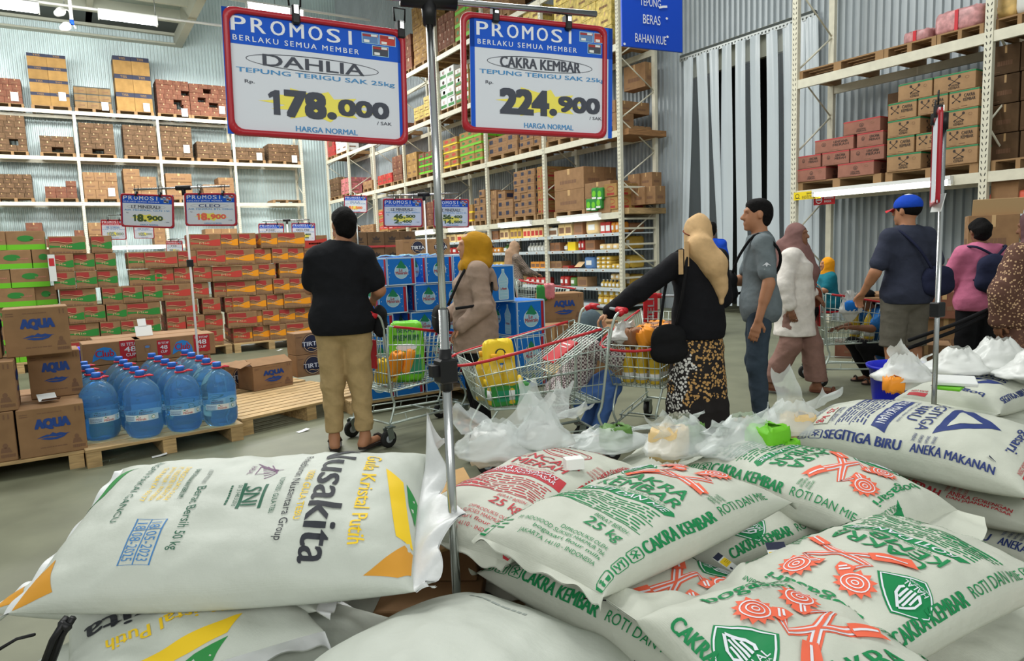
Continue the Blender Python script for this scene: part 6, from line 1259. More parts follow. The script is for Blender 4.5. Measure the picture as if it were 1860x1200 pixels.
for n, c in dict(tee_black=(26, 27, 31), khaki=(182, 156, 112), mustard=(186, 136, 32), tan_jacket=(162, 140, 124), pants_black=(24, 24, 27), cream_scarf=(208, 172, 126), top_black=(24, 24, 28), tee_gray=(112, 122, 126), jeans_dark=(58, 70, 82), shirt_blue=(28, 74, 190), mauve=(134, 100, 96), mauve_pants=(140, 108, 98), white_tunic=(222, 216, 208), navy_polo=(54, 58, 74), gray_shorts=(104, 100, 90), pink_jacket=(206, 116, 148), teal=(28, 112, 128), orange_knit=(238, 160, 32), vest_gray=(92, 108, 116), jeans_blue=(74, 108, 168), blue_tee=(44, 104, 168), mauve_dark=(104, 76, 78), scarf_beige=(168, 138, 112), leather_black=(26, 26, 28), leather_brown=(122, 62, 42), navy_bag=(38, 42, 66)).items(): cloth(n, c)
mat('sandal', (44, 34, 30), .7); mat('sandal_pink', (206, 132, 186), .6); mat('sandal_brown', (108, 64, 48), .7)
def patterned(name, base, c1, c2, scale=26, th=.3, split=True):
    m = bpy.data.materials.new(name); m.use_nodes = True; N = m.node_tree.nodes; L = m.node_tree.links; b = N['Principled BSDF']; b.inputs['Roughness'].default_value = .85
    tc = N.new('ShaderNodeTexCoord'); v = N.new('ShaderNodeTexVoronoi'); v.inputs['Scale'].default_value = scale; L.new(tc.outputs['Object'], v.inputs['Vector'])
    v2 = N.new('ShaderNodeTexVoronoi'); v2.inputs['Scale'].default_value = scale*2.6; L.new(tc.outputs['Object'], v2.inputs['Vector'])
    n = N.new('ShaderNodeTexNoise'); n.inputs['Scale'].default_value = 4.5; L.new(tc.outputs['Object'], n.inputs['Vector'])
    lt = N.new('ShaderNodeMath'); lt.operation = 'LESS_THAN'; lt.inputs[1].default_value = th; L.new(v2.outputs['Distance'], lt.inputs[0])
    sp = N.new('ShaderNodeSeparateXYZ'); L.new(tc.outputs['Object'], sp.inputs[0])
    zz = N.new('ShaderNodeMapRange'); zz.inputs['From Min'].default_value = .15; zz.inputs['From Max'].default_value = .95; zz.inputs['To Min'].default_value = -.12; zz.inputs['To Max'].default_value = .22; L.new(sp.outputs['Z'], zz.inputs[0])
    ad = N.new('ShaderNodeMath'); L.new(n.outputs['Fac'], ad.inputs[0]); L.new(zz.outputs[0], ad.inputs[1])
    gt = N.new('ShaderNodeMath'); gt.operation = 'GREATER_THAN'; gt.inputs[1].default_value = .44 if split else .1; L.new(ad.outputs[0], gt.inputs[0])
    mu = N.new('ShaderNodeMath'); mu.operation = 'MULTIPLY'; L.new(lt.outputs[0], mu.inputs[0]); L.new(gt.outputs[0], mu.inputs[1])
    n2 = N.new('ShaderNodeTexNoise'); n2.inputs['Scale'].default_value = 3.2; L.new(tc.outputs['Object'], n2.inputs['Vector']); a2 = N.new('ShaderNodeMath'); a2.operation = 'SUBTRACT'; L.new(n2.outputs['Fac'], a2.inputs[0]); L.new(zz.outputs[0], a2.inputs[1])
    g2 = N.new('ShaderNodeMath'); g2.operation = 'GREATER_THAN'; g2.inputs[1].default_value = .5; L.new(a2.outputs[0], g2.inputs[0])
    mx = N.new('ShaderNodeMix'); mx.data_type = 'RGBA'; mx.inputs[6].default_value = (*sr(c1), 1); mx.inputs[7].default_value = (*sr(c2), 1); L.new(g2.outputs[0], mx.inputs[0])
    mz = N.new('ShaderNodeMix'); mz.data_type = 'RGBA'; mz.inputs[6].default_value = (*sr(base), 1); L.new(mx.outputs[2], mz.inputs[7]); L.new(mu.outputs[0], mz.inputs[0]); L.new(mz.outputs[2], b.inputs['Base Color']); MATS[name] = m
patterned('floral_skirt', (26, 20, 20), (196, 152, 92), (216, 214, 210), 20, .46)
patterned('brown_floral', (94, 62, 50), (206, 170, 132), (132, 96, 74), 20, .33)
def checked(name, a, b_, s=70):
    m = bpy.data.materials.new(name); m.use_nodes = True; N = m.node_tree.nodes; L = m.node_tree.links; t = N.new('ShaderNodeTexCoord'); c = N.new('ShaderNodeTexChecker'); c.inputs['Scale'].default_value = s; c.inputs[1].default_value = (*sr(a), 1); c.inputs[2].default_value = (*sr(b_), 1); L.new(t.outputs['Object'], c.inputs[0]); L.new(c.outputs[0], N['Principled BSDF'].inputs['Base Color']); N['Principled BSDF'].inputs['Roughness'].default_value = .85; MATS[name] = m
checked('check_shirt', (214, 206, 202), (92, 70, 76)); checked('check_blouse', (150, 132, 116), (84, 76, 74), 60)
def person(label, loc, rz, h=1.7, g=1., skin='skin', J=None, head=(0, 0), hairs=None, sleeves=None, top=None, legs=None, scarf=None, feet=None, hands=(.5, .5), female=False, res=.009, cap_=None, squat=False, extra=None, wr=1.):
    """forward is local +y, the right hand is at local +x; J overrides joints (metres at 1.72 m height)"""
    s = h/1.72; t = empty('person', loc, rz); tag(t, label, 'person')
    q = dict(pel=(0, 0, .95), che=(0, .0, 1.27), nk=(0, -.01, 1.46), hd=(0, .02, 1.615))
    for sx, k in ((-1, 'L'), (1, 'R')):
        q.update({'sh'+k: (sx*.165, -.01, 1.405), 'el'+k: (sx*.225, -.03, 1.13), 'wr'+k: (sx*.235, .05, .89), 'hp'+k: (sx*.09, 0, .92), 'kn'+k: (sx*.095, .02, .50), 'an'+k: (sx*.1, -.02, .085), 'to'+k: (sx*.13, .13, .03)})
    q.update(J or {}); q = {k: V3(*v)*s for k, v in q.items()}
    gx = g*s; B = SDF(); pel, che, nk, hd = q['pel'], q['che'], q['nk'], q['hd']; sp = che-pel; bel = pel+sp*.42
    tor = [(che+V3(0, -.0, .02)*s, V3(.158, .108, .19)), (bel, V3(.142, .112, .17)), (pel+V3(0, -.012, .0)*s, V3(.158, .122, .14))]
    if female: tor[0] = (tor[0][0], V3(.142, .1, .18)); 
    ax = (che-pel)/np.linalg.norm(che-pel)
    def torso(S_, add, k=.06, gg=gx):
        for c, r in tor: S_.ell(c, r*gg*V3(1, 1, 1/g**.5)+add, k)
        for sx in 'LR': S_.cap(nk-V3(0, 0, .05)*s, q['sh'+sx], .055*s+add, .046*s+add*.8, .06)
        if female: S_.cap(che+V3(-.065, .085*g, .0)*s, che+V3(.065, .085*g, .0)*s, .055*gx+add, .055*gx+add, .06)
    torso(B, -.002)
    B.cap(nk-V3(0, 0, .04)*s, hd-V3(0, .015, .06)*s, .056*s, .054*s, .03)
    yw, pt = R(head[0]), R(head[1]); cy, sy_, cp, sp_ = math.cos(yw), math.sin(yw), math.cos(pt), math.sin(pt)
    RH = np.array([[cy, -sy_*cp, sy_*sp_], [sy_, cy*cp, -cy*sp_], [0, sp_, cp]])
    hp = lambda x, y, z: hd+RH@(V3(x, y, z)*s)
    B.ell(hp(0, -.012, .02), V3(.074, .094, .094)*s, .02, RH); B.ell(hp(0, .03, -.045), V3(.056, .062, .07)*s, .03, RH)
    B.cap(hp(0, .088, .01), hp(0, .107, -.022), .009*s, .0145*s, .012); B.cap(hp(-.012, .1, -.026), hp(.012, .1, -.026), .009*s, .009*s, .008)
    B.cap(hp(-.03, .078, .03), hp(.03, .078, .03), .013*s, .013*s, .015); B.cap(hp(-.016, .086, -.058), hp(.016, .086, -.058), .009*s, .009*s, .008); B.cap(hp(-.014, .084, -.072), hp(.014, .084, -.072), .01*s, .01*s, .008); B.ell(hp(0, .075, -.1), V3(.02, .018, .016)*s, .02)
    for sx in (-1, 1):
        B.ell(hp(sx*.034, .09, .012), V3(.017, .012, .011)*s, .01, None, True); B.ell(hp(sx*.076, -.005, -.005), V3(.011, .02, .032)*s, .008, RH)
    for k, sx in (('L', -1), ('R', 1)):
        sh, el, wr_ = q['sh'+k], q['el'+k], q['wr'+k]
        B.cap(sh, el, .05*s*g**.6, .04*s*g**.5, .03); B.cap(el, wr_, .041*s*g**.5, .027*s, .02); B.cap(el+(wr_-el)*.1, el+(wr_-el)*.45, .042*s*g**.5, .036*s*g**.3, .02)
        d = (wr_-el)/np.linalg.norm(wr_-el); up_ = V3(0, 0, 1.) if abs(d[2]) < .8 else V3(sx*1., 0, 0)
        sd = np.cross(d, up_); sd = sd/np.linalg.norm(sd); nn = np.cross(sd, d)
        if abs(d[2]) >= .8: sd, nn = V3(0, 1., 0)-d*d[1], np.cross(V3(0, 1., 0)-d*d[1], d)*(sx)    # hanging: palm faces the thigh
        cu = hands[0 if k == 'L' else 1]; pdir = -nn if abs(d[2]) < .8 else V3(-sx*1., 0, 0)-d*(-sx*d[0])
        for i in range(4): B.cap(wr_+d*.01*s+sd*(i-1.5)*.008*s, wr_+d*.078*s+sd*(i-1.5)*.0185*s, .013*s, .0115*s, .012)
        for i in range(4):
            p0 = wr_+d*.08*s+sd*(i-1.5)*.0195*s; L_ = (.031, .036, .038, .034)[i]*s if sx*1 > 0 else (.034, .038, .036, .031)[i]*s
            for j in range(3):
                an = cu*(j+.6)*.75; dd = d*math.cos(an)+pdir*math.sin(an); p1 = p0+dd*L_*(1, .8, .65)[j]; B.cap(p0, p1, .0092*s-.0006*j, .0086*s-.0006*j, .004); p0 = p1
        tb = wr_+d*.025*s-sd*.03*s*(1 if True else 1); t1 = tb+(d*.6-sd*.62+pdir*.35)*.045*s; B.cap(tb, t1, .013*s, .0105*s, .01); B.cap(t1, t1+(d*.85-sd*.2+pdir*.35)*.03*s, .0105*s, .009*s, .004)
        hpj, kn, an_, to = q['hp'+k], q['kn'+k], q['an'+k], q['to'+k]
        B.cap(hpj, kn, .083*gx, .054*s*g**.5, .05); B.cap(kn, an_, .052*s*g**.5, .036*s, .03); m_ = kn+(an_-kn)*.3; B.cap(kn+(an_-kn)*.12-V3(0, .012, 0)*s, kn+(an_-kn)*.5-V3(0, .014, 0)*s, .052*s*g**.5, .042*s, .03)
        f = (to-an_); fh = V3(f[0], f[1], 0); fh /= np.linalg.norm(fh)+1e-9; he = an_-fh*.035*s; he[2] = an_[2]-.05*s
        B.cap(he, an_, .03*s, .034*s, .03); B.cap(he, to, .03*s, .026*s, .03); si = V3(-fh[1], fh[0], 0)
        for i in range(5): B.cap(to+si*(i-2)*.016*s, to+si*(i-2)*.017*s+fh*(.04-.004*abs(i-2))*s-V3(0, 0, .008)*s, .0125*s, .0095*s, .008)
    mb = MB(); B.mesh(mb, skin, min(res, .009)); mb.build('body', t)
    e = MB()
    for sx in (-1, 1): e.lathe([(0, -.011*s), (.008*s, -.0075*s), (.0115*s, 0), (.008*s, .0075*s), (0, .011*s)], 'eye_white', 10, T=Matrix.Translation(hp(sx*.033, .062, .012))); e.lathe([(0, -.005*s), (.0055*s, 0), (0, .005*s)], 'hair', 8, T=Matrix.Translation(hp(sx*.034, .0722, .012)))
    if not scarf or scarf.get('face', True): e.build('eyes', t)
    if hairs and not cap_:
        S_ = SDF(); vol = hairs.get('vol', 1.); S_.ell(hp(0, -.02, .03), V3(.082, .1, .094)*s*vol, .02, RH); S_.ell(hp(0, .022, .076), V3(.066, .058, .038)*s*vol, .03, RH); S_.ell(hp(0, -.045, -.02), V3(.07, .065, .085)*s*vol, .03, RH)
        if hairs.get('bun'): S_.ell(hp(0, -.1, .0), V3(.06, .05, .06)*s, .03)
        S_.ell(hp(0, .125, -.03), V3(.085, .105, .095)*s, .012, RH, True)
        for sx in (-1, 1): S_.ell(hp(sx*.085, .012, -.03), V3(.03, .035, .06)*s, .01, RH, True)
        S_.wrinkle(.003, 3, 70); mb = MB(); S_.mesh(mb, 'hair', res*.8); mb.build('hair', t)
    if cap_:
        S_ = SDF(); S_.ell(hp(0, -.02, .02), V3(.081, .1, .08)*s, .02, RH); S_.ell(hp(0, .12, -.05), V3(.085, .105, .09)*s, .012, RH, True); mb = MB(); S_.mesh(mb, 'hair', res); mb.build('hair', t)
        S_ = SDF(); S_.ell(hp(0, -.012, .045), V3(.092, .112, .088)*s, .02, RH); S_.plane(RH@V3(0, 0, -1), float(-(RH@V3(0, 0, 1))@hp(0, 0, .022))); mb = MB(); S_.mesh(mb, cap_['m'], res*.8); c_ = mb.build('cap', t)
        mb = MB(); mb.lathe([(.035*s, .117*s), (.03*s, .131*s), (0, .137*s)], 'white', 12, T=Matrix.Translation(hp(0, -.012, 0))); mb.build('cap_top', c_)
        mb = MB(); mb.grid(lambda u, v: tuple(hp((u-.5)*.15*(1-.3*v), .085+.09*v*(1-(2*u-1)**2*.4), .03-.02*v-.02*(2*u-1)**2)), 10, 6, cap_['brim']); mb.build('cap_brim', c_)
    if top:
        S_ = SDF(); ad = top.get('ease', .016); torso(S_, ad); hem = top['hem']*s
        if top.get('drop'): S_.cap(bel, V3(pel[0], pel[1], hem+.02), (.13+top['drop'])*gx, (.155+top['drop']*1.4)*gx, .08)
        else: S_.ell(pel+V3(0, -.01, -.02)*s, V3(.162, .122, .15)*gx+ad+.012, .06)
        sl = top.get('sleeve', .7)
        for k in 'LR':
            sh, el, wr_ = q['sh'+k], q['el'+k], q['wr'+k]; r0 = .056*s*g**.6+ad*.8; w_ = top.get('wide', 0)
            if sl <= 1: S_.cap(sh, sh+(el-sh)*(sl-.12), r0*.94, r0*.95+w_, .04)
            else: S_.cap(sh, el, r0, .05*s*g**.5+ad*.6+w_, .04); S_.cap(el, el+(wr_-el)*(sl-1), .05*s*g**.5+ad*.6+w_, .036*s+ad*.5+w_, .03)
        S_.plane((0, 0, -1), -hem); S_.cap(nk+V3(0, .02, .03)*s, nk+V3(0, .03, .2)*s, .062*s, .075*s, .01, True)
        S_.wrinkle(.0036*wr, len(label)*7 % 97, 36); mb = MB(); S_.mesh(mb, top['m'], res); mb.build(top.get('name', 'shirt'), t)
    if legs:
        S_ = SDF(); ad = legs.get('ease', .012); kind = legs.get('kind', 'trousers'); en = legs.get('end', .07)*s
        if kind == 'skirt':
            wz = legs.get('waist', 1.0)*s; r1, r2 = legs.get('r', (.16, .26)); S_.cone(en, wz, (0, 0), (pel[0], pel[1]), (r2*s, r2*.8*s), (r1*gx, r1*.78*gx), .02, legs.get('ph', .5), legs.get('fold', .02), 7)
        else:
            S_.ell(pel+V3(0, -.012, -.01)*s, V3(.16, .125, .13)*gx+ad, .05)
            for k in 'LR':
                hpj, kn, an_ = q['hp'+k], q['kn'+k], q['an'+k]; fl = legs.get('flare', 0)
                S_.cap(hpj, kn, .086*gx+ad, .06*s*g**.5+ad*1.2+fl*.5, .03); S_.cap(kn, an_, .06*s*g**.5+ad*1.2+fl*.5, .043*s+ad*1.1+fl, .03)
            if not squat: S_.plane((0, 0, 1), legs.get('waist', 1.04)*s); S_.plane((0, 0, -1), -en)
            else: S_.pr = [p if not (p[0] == 'c') else p for p in S_.pr]
        S_.wrinkle(.004*wr*legs.get('wr', 1), len(label)*5 % 89, 34); mb = MB(); S_.mesh(mb, legs['m'], res); mb.build(kind, t)
    if scarf:
        S_ = SDF(); k_ = scarf.get('big', 1); S_.ell(hp(0, -.02-.03*(k_-1)/.2, .018), V3(.092*k_**.5, .113*k_, .113)*s, .03, RH); S_.ell(hp(0, -.03-.03*(k_-1)/.2, -.05), V3(.088*k_**.5, .1*k_, .1)*s, .04, RH); S_.cap(hd-V3(0, .01, .09)*s, nk-V3(0, 0, .03)*s, .085*s, .11*s, .05)
        for k in 'LR': S_.cap(nk-V3(0, 0, .03)*s, nk*.45+q['sh'+k]*.55, .085*s, .05*s, .05)
        for a_, b_, ra, rb in scarf.get('drape', ()): S_.cap(V3(*a_)*s, V3(*b_)*s, ra*s, rb*s, .04)
        S_.ell(hp(0, .13, -.02), V3(.064, .088, .086)*s, .015, RH, True); S_.wrinkle(.0042, len(label)*3 % 83, 34); mb = MB(); S_.mesh(mb, scarf['m'], res); mb.build('headscarf', t)
    if feet:
        for k in 'LR':
            an_, to = q['an'+k], q['to'+k]; f = to-an_; fh = V3(f[0], f[1], 0); fh /= np.linalg.norm(fh)+1e-9; z0 = an_[2]-.085*s
            mb = MB(); a_ = an_-fh*.075*s; b_ = to+fh*.065*s; si = V3(-fh[1], fh[0], 0); n = 14; pts = []
            for i in range(2*n):
                u = i/n if i < n else 2-(i)/n; sg = 1 if i < n else -1; wv = (.036+.014*math.sin(min(1, u*1.1)*math.pi*.5))*math.sqrt(max(0, 1-(2*u-1)**6))*s; p = a_+(b_-a_)*u+si*sg*wv; pts.append((p[0], p[1]))
            m_ = len(pts); mb.add([(x, y, z) for z in (z0+.001, z0+.02*s) for x, y in pts], [tuple(range(m_))[::-1], tuple(range(m_, 2*m_))]+[(i, (i+1) % m_, m_+(i+1) % m_, m_+i) for i in range(m_)], feet); o = mb.build('sandal', t)
            mb = MB(); c_ = to+fh*.0; mb.tube([tuple(c_+si*.046*s+V3(0, 0, -.012)), tuple(c_+si*.03*s+V3(0, 0, .022)), tuple(c_+V3(0, 0, .032)), tuple(c_-si*.03*s+V3(0, 0, .022)), tuple(c_-si*.046*s+V3(0, 0, -.012))], .012*s, feet, 6); mb.build('strap', o)
    if extra: extra(t, q, s, hp)
    return t, q, s
def wpt(t, p): return t.matrix_basis @ Vector(p)
def ground(px, py, d, z=0.): p = at_d(px, py, d); return (float(p[0]), float(p[1]), z)
def bag(label, c, rz, w, d, h, m, strap=None, name='shoulder_bag', sm=None):
    t = empty(name, c, rz); tag(t, label, 'bag'); S_ = SDF(); S_.ell((0, 0, 0), (w/2, d/2, h/2), .02); S_.cap((-w*.3, 0, -h*.2), (w*.3, 0, -h*.2), d*.45, d*.45, .05); S_.cap((-w*.25, 0, h*.25), (w*.25, 0, h*.25), d*.38, d*.38, .05); S_.wrinkle(.003, 5, 40); b = MB(); S_.mesh(b, m, .008); b.build('pouch', t)
    b = MB(); b.box(-w*.35, d*.36, h*.1, w*.35, d*.5, h*.12, 'steel'); b.tube([(-w*.3, -d*.35, h*.1), (w*.3, -d*.35, h*.1)], .004, 'steel', 5); b.build('zip_edge', t)
    if strap:
        b = MB(); inv = Matrix.Rotation(-rz, 4, 'Z') @ Matrix.Translation(-Vector(c)); P = [inv @ Vector(p) for p in strap]; b.tube([tuple(p) for p in smooth_path(P)], .011, sm or m, 6); b.build('strap', t)
    return t
def smooth_path(P, n=5):
    out = []; L_ = len(P)
    for i in range(L_-1):
        p0, p1, p2, p3 = P[max(0, i-1)], P[i], P[i+1], P[min(L_-1, i+2)]
        for k in range(n): t = k/n; out.append(.5*((2*p1)+(p2-p0)*t+(2*p0-5*p1+4*p2-p3)*t*t+(3*p1-p0-3*p2+p3)*t**3))
    return out+[P[-1]]
# ---- man in black T-shirt, seen from behind
fx = (np.array(at_z(597, 820, 0))+np.array(at_z(640, 820, 0)))/2
man, q, s = person('man in black T-shirt and khaki trousers seen from behind, holding a cart', (fx[0]+.07, fx[1]-.02, .02), R(-22), 1.70, 1.2, 'skin', dict(hd=(.05, .03, 1.61), nk=(.02, -.01, 1.45), elR=(.27, .02, 1.14), wrR=(.22, .25, 1.06), elL=(-.215, .08, 1.17), wrL=(-.1, .27, 1.26), anL=(-.11, 0, .085), anR=(.11, -.02, .085), toL=(-.12, .15, .03), toR=(.2, .1, .03), shL=(-.155, -.01, 1.38), shR=(.185, -.01, 1.38)), (18, -4), dict(vol=1.06), top=dict(m='tee_black', hem=.845, sleeve=.86, ease=.022), legs=dict(m='khaki', end=.13, ease=.018, wr=1.25), feet='sandal', hands=(1.1, 1.2))
bag('black waist bag at the right hip of the man in black', tuple(man.matrix_basis @ Vector((.26, .06, .90))), R(60), .2, .09, .24, 'leather_black')
# ---- woman with mustard headscarf
p = ground(868, 700, 5.5)
w1_, q, s = person('woman with mustard headscarf and tan hooded jacket facing left', p, R(74), 1.53, 1.1, 'skin_lite', dict(elR=(.24, .02, 1.12), wrR=(.16, .25, .98), elL=(-.24, -.02, 1.1), wrL=(-.2, .18, .93)), (0, 0), None, top=dict(m='tan_jacket', hem=.70, sleeve=1.95, ease=.026, drop=.028, name='jacket', wide=.012), legs=dict(m='pants_black', end=.07, ease=.02), scarf=dict(m='mustard', big=1.2, drape=(((-.05, .05, 1.445), (.05, .05, 1.445), .075, .075), ((-.06, -.06, 1.47), (.06, -.06, 1.47), .082, .082), ((0, -.08, 1.6), (0, -.1, 1.5), .1, .09))), feet='sandal_brown', hands=(.8, 1.), female=True, wr=1.3)
S_ = SDF(); S_.cap((-.08*s, -.11*s, 1.39*s), (.08*s, -.11*s, 1.39*s), .045*s, .045*s, .05); S_.cap((0, -.13*s, 1.37*s), (0, -.2*s, 1.24*s), .06*s, .035*s, .06); S_.wrinkle(.006, 4, 30); b = MB(); S_.mesh(b, 'tan_jacket', .009); b.build('hood', w1_)
bag('black shoulder bag in front of the tan jacket', tuple(w1_.matrix_basis @ Vector((-.17, .3, .90))), R(52+20), .28, .12, .22, 'leather_black', [w1_.matrix_basis @ Vector(v) for v in ((-.16, .24, 1.0), (-.1, .1, 1.24), (.06, -.06, 1.36), (.02, -.15, 1.2), (-.2, -.05, 1.02), (-.24, .2, .98))])
# ---- crouching shopper behind the middle cart
p = ground(1060, 740, 5.15)
def vest(t, q, s, hp):
    S_ = SDF(); S_.ell(q['che'], V3(.15, .115, .19)*s, .05); S_.ell((q['che']+q['pel'])/2, V3(.142, .12, .18)*s, .05); S_.plane((0, 0, -1), -.38*s); S_.wrinkle(.004, 8, 30); b = MB(); S_.mesh(b, 'vest_gray', .01); b.build('vest', t)
person('crouching shopper in grey vest, checked shirt and blue jeans behind the middle cart', p, R(-112), 1.5, .95, 'skin_lite', dict(pel=(0, -.18, .36), che=(0, .0, .66), nk=(0, .06, .82), hd=(0, .1, .96), shL=(-.15, .04, .78), shR=(.15, .04, .78), elL=(-.2, .25, .66), wrL=(-.15, .36, .84), elR=(.2, .22, .66), wrR=(.16, .4, .82), hpL=(-.09, -.13, .34), hpR=(.09, -.13, .34), knL=(-.12, .24, .46), knR=(.13, .22, .44), anL=(-.11, .06, .085), anR=(.12, .08, .085), toL=(-.12, .2, .03), toR=(.13, .22, .03)), (0, 5), None, top=dict(m='check_shirt', hem=.2, sleeve=1.75, ease=.018), legs=dict(m='jeans_blue', ease=.014), scarf=dict(m='vest_gray'), feet='sandal_pink', hands=(1.3, 1.3), squat=True, extra=vest)
# ---- woman with cream headscarf from behind
p = ground(1268, 700, 4.75)
w2_, q, s = person('woman with cream headscarf, black top and floral skirt seen from behind', p, R(-14), 1.57, 1.06, 'skin_lite', dict(shL=(-.175, .0, 1.39), elL=(-.42, .1, 1.2), wrL=(-.62, .2, 1.05), elR=(.22, .02, 1.12), wrR=(.15, .2, 1.02)), (12, -4), None, top=dict(m='top_black', hem=.835, sleeve=1.98, ease=.024, drop=.01, wide=.01), legs=dict(m='floral_skirt', kind='skirt', end=.1, waist=1.0, r=(.17, .265), fold=.018), scarf=dict(m='cream_scarf', drape=(((-.04, -.1, 1.5), (.04, -.14, 1.38), .1, .1), ((.04, -.14, 1.38), (.1, -.15, 1.2), .09, .05), ((.09, -.14, 1.26), (.1, -.15, 1.1), .05, .022))), hands=(.8, 1.3), female=True, wr=.8)
b = MB(); b.tube([tuple(V3(.095*math.cos(a)*1.0, -.0+.115*math.sin(a), 1.60+.035*math.sin(a))*s+V3(0, .0, 0)) for a in [k*math.pi/12 for k in range(24)]], .0045*s, 'leather_brown', 5, True); b.build('scarf_band', w2_)
bc = w2_.matrix_basis @ Vector((-.245, -.04, .74)); bag('black bag hanging from the left shoulder of the woman with cream headscarf', tuple(bc), R(-14-10), .24, .12, .27, 'leather_black', [w2_.matrix_basis @ Vector(v) for v in ((-.2, -.05, .86), (-.18, -.11, 1.1), (-.135, -.075, 1.335), (-.15, .05, 1.32), (-.2, .08, 1.1), (-.29, 0, .85))])
b = MB(); 
for v in ((-.14, -.09, 1.33), (-.19, -.1, 1.28)): b.box(-.014, -.006, -.08, .014, .006, .08, 'cream_scarf', Matrix.Translation(v))
b.build('strap_buckle', w2_)
# ---- man in grey T-shirt facing left
p = ground(1378, 720, 5.2)
w3_, q, s = person('man in grey T-shirt and dark jeans with a sling bag, facing left', p, R(42), 1.69, .93, 'skin', dict(elL=(-.23, -.05, 1.12), wrL=(-.25, .02, .86), elR=(.22, .1, 1.12), wrR=(.12, .34, 1.12)), (12, 0), dict(vol=1.0), top=dict(m='tee_gray', hem=.82, sleeve=.85, ease=.02), legs=dict(m='jeans_dark', end=.03, ease=.014), feet='sandal', hands=(.35, .5))
a = Art(); a.poly([(-.03, 0), (-.008, .006), (0, -.006), (.008, .006), (.03, 0), (.012, .012), (0, .02), (-.012, .012)], 'white_print'); a.bars(-.018, -.018, .018, -.012, 1, 'white_print', 3)
b = MB(); L0 = Vector((-.195, -.03, 1.27)) ; a.emit(b, lambda u, v, e: (-.268*s-e, -.03+u*1., 1.245*s+v*1.3), .001); b.build('sleeve_emblem', w3_)
bag('black sling bag on the chest of the man in grey', tuple(w3_.matrix_basis @ Vector((.1, .2, 1.06))), R(42), .2, .1, .26, 'leather_black', [w3_.matrix_basis @ Vector(v) for v in ((.06, .19, 1.15), (-.06, .14, 1.3), (-.14, .02, 1.445), (-.06, -.13, 1.32), (.12, -.12, 1.15), (.2, .06, 1.03), (.16, .16, 1.0))], name='sling_bag')
# ---- man in blue far behind
p = ground(1292, 520, 10.5); person('far man in bright blue shirt by the strip curtain', p, R(-60), 1.68, 1.0, 'skin_dark', None, (0, 0), dict(vol=1.08), top=dict(m='shirt_blue', hem=.82, sleeve=.8), legs=dict(m='pants_black', end=.06), feet='sandal', res=.014)
# ---- woman with mauve headscarf walking
p = ground(1442, 700, 6.4)
w4_, q, s = person('woman in mauve headscarf, white tunic and wide mauve trousers walking', p, R(-158), 1.53, 1.05, 'skin_dark', dict(knL=(-.1, .14, .5), anL=(-.1, .2, .09), toL=(-.1, .36, .03), knR=(.09, -.02, .5), anR=(.1, -.22, .11), toR=(.1, -.08, .03), elR=(.24, -.04, 1.12), wrR=(.25, .02, .9), elL=(-.23, -.04, 1.14), wrL=(-.2, .14, 1.0)), (-10, 0), None, top=dict(m='white_tunic', hem=.60, sleeve=1.85, ease=.03, drop=.03, wide=.015, name='tunic'), legs=dict(m='mauve_pants', end=.12, ease=.02, flare=.04), scarf=dict(m='mauve', drape=(((0, .06, 1.48), (-.05, .15, 1.24), .09, .07), ((-.05, .15, 1.24), (-.09, .14, 1.05), .07, .04), ((0, -.1, 1.5), (0, -.12, 1.3), .1, .1))), feet='sandal_brown', hands=(.4, .6), female=True)
bag('brown leather bag at the hip of the walking woman', tuple(w4_.matrix_basis @ Vector((-.27, .06, .86))), R(-152-70), .22, .1, .2, 'leather_brown', [w4_.matrix_basis @ Vector(v) for v in ((-.27, .1, .95), (-.2, .08, 1.15), (-.1, .02, 1.3), (-.16, -.06, 1.15), (-.28, .0, .95))])
# ---- man with blue cap
p = ground(1642, 640, 5.75)
w5_, q, s = person('man with blue cap, navy polo shirt and grey shorts seen from behind', p, R(-26), 1.70, 1.06, 'skin', dict(elL=(-.27, .0, 1.13), wrL=(-.27, .16, .95), elR=(.26, -.02, 1.14), wrR=(.2, .16, 1.05)), (25, 0), None, top=dict(m='navy_polo', hem=.86, sleeve=.88, ease=.024), legs=dict(m='gray_shorts', end=.5, ease=.026, kind='shorts', flare=.0), feet='sandal', hands=(.9, .9), cap_=dict(m='shirt_blue', brim='red_plastic'))
bag('dark crossbody bag on the back right of the man with the cap', tuple(w5_.matrix_basis @ Vector((.15, -.17, 1.03))), R(-26), .27, .1, .25, 'navy_bag', [w5_.matrix_basis @ Vector(v) for v in ((.08, -.19, 1.13), (-.03, -.17, 1.3), (-.13, -.04, 1.445), (-.1, .1, 1.3), (.1, .16, 1.15), (.24, -.02, 1.05))])
# ---- woman in pink jacket with backpack
p = ground(1772, 640, 6.1)
w6_, q, s = person('woman in pink jacket and black trousers with a backpack, seen from behind', p, R(-36), 1.5, 1.08, 'skin_dark', dict(elL=(-.26, .1, 1.12), wrL=(-.14, .28, 1.1), elR=(.24, .05, 1.12), wrR=(.16, .25, 1.05)), (0, -14), dict(vol=1.12, bun=True), top=dict(m='pink_jacket', hem=.84, sleeve=1.95, ease=.028, wide=.01, name='jacket'), legs=dict(m='pants_black', end=.05, ease=.02), feet='sandal', hands=(.8, .8), female=True)
t = bag('dark navy backpack on the pink jacket', tuple(w6_.matrix_basis @ Vector((.0, -.2, 1.05))), R(-36), .25, .15, .34, 'navy_bag', [w6_.matrix_basis @ Vector(v) for v in ((.03, -.16, 1.2), (-.1, -.12, 1.28), (-.14, .0, 1.26), (-.15, .06, 1.1), (-.08, -.14, .98))], 'backpack')
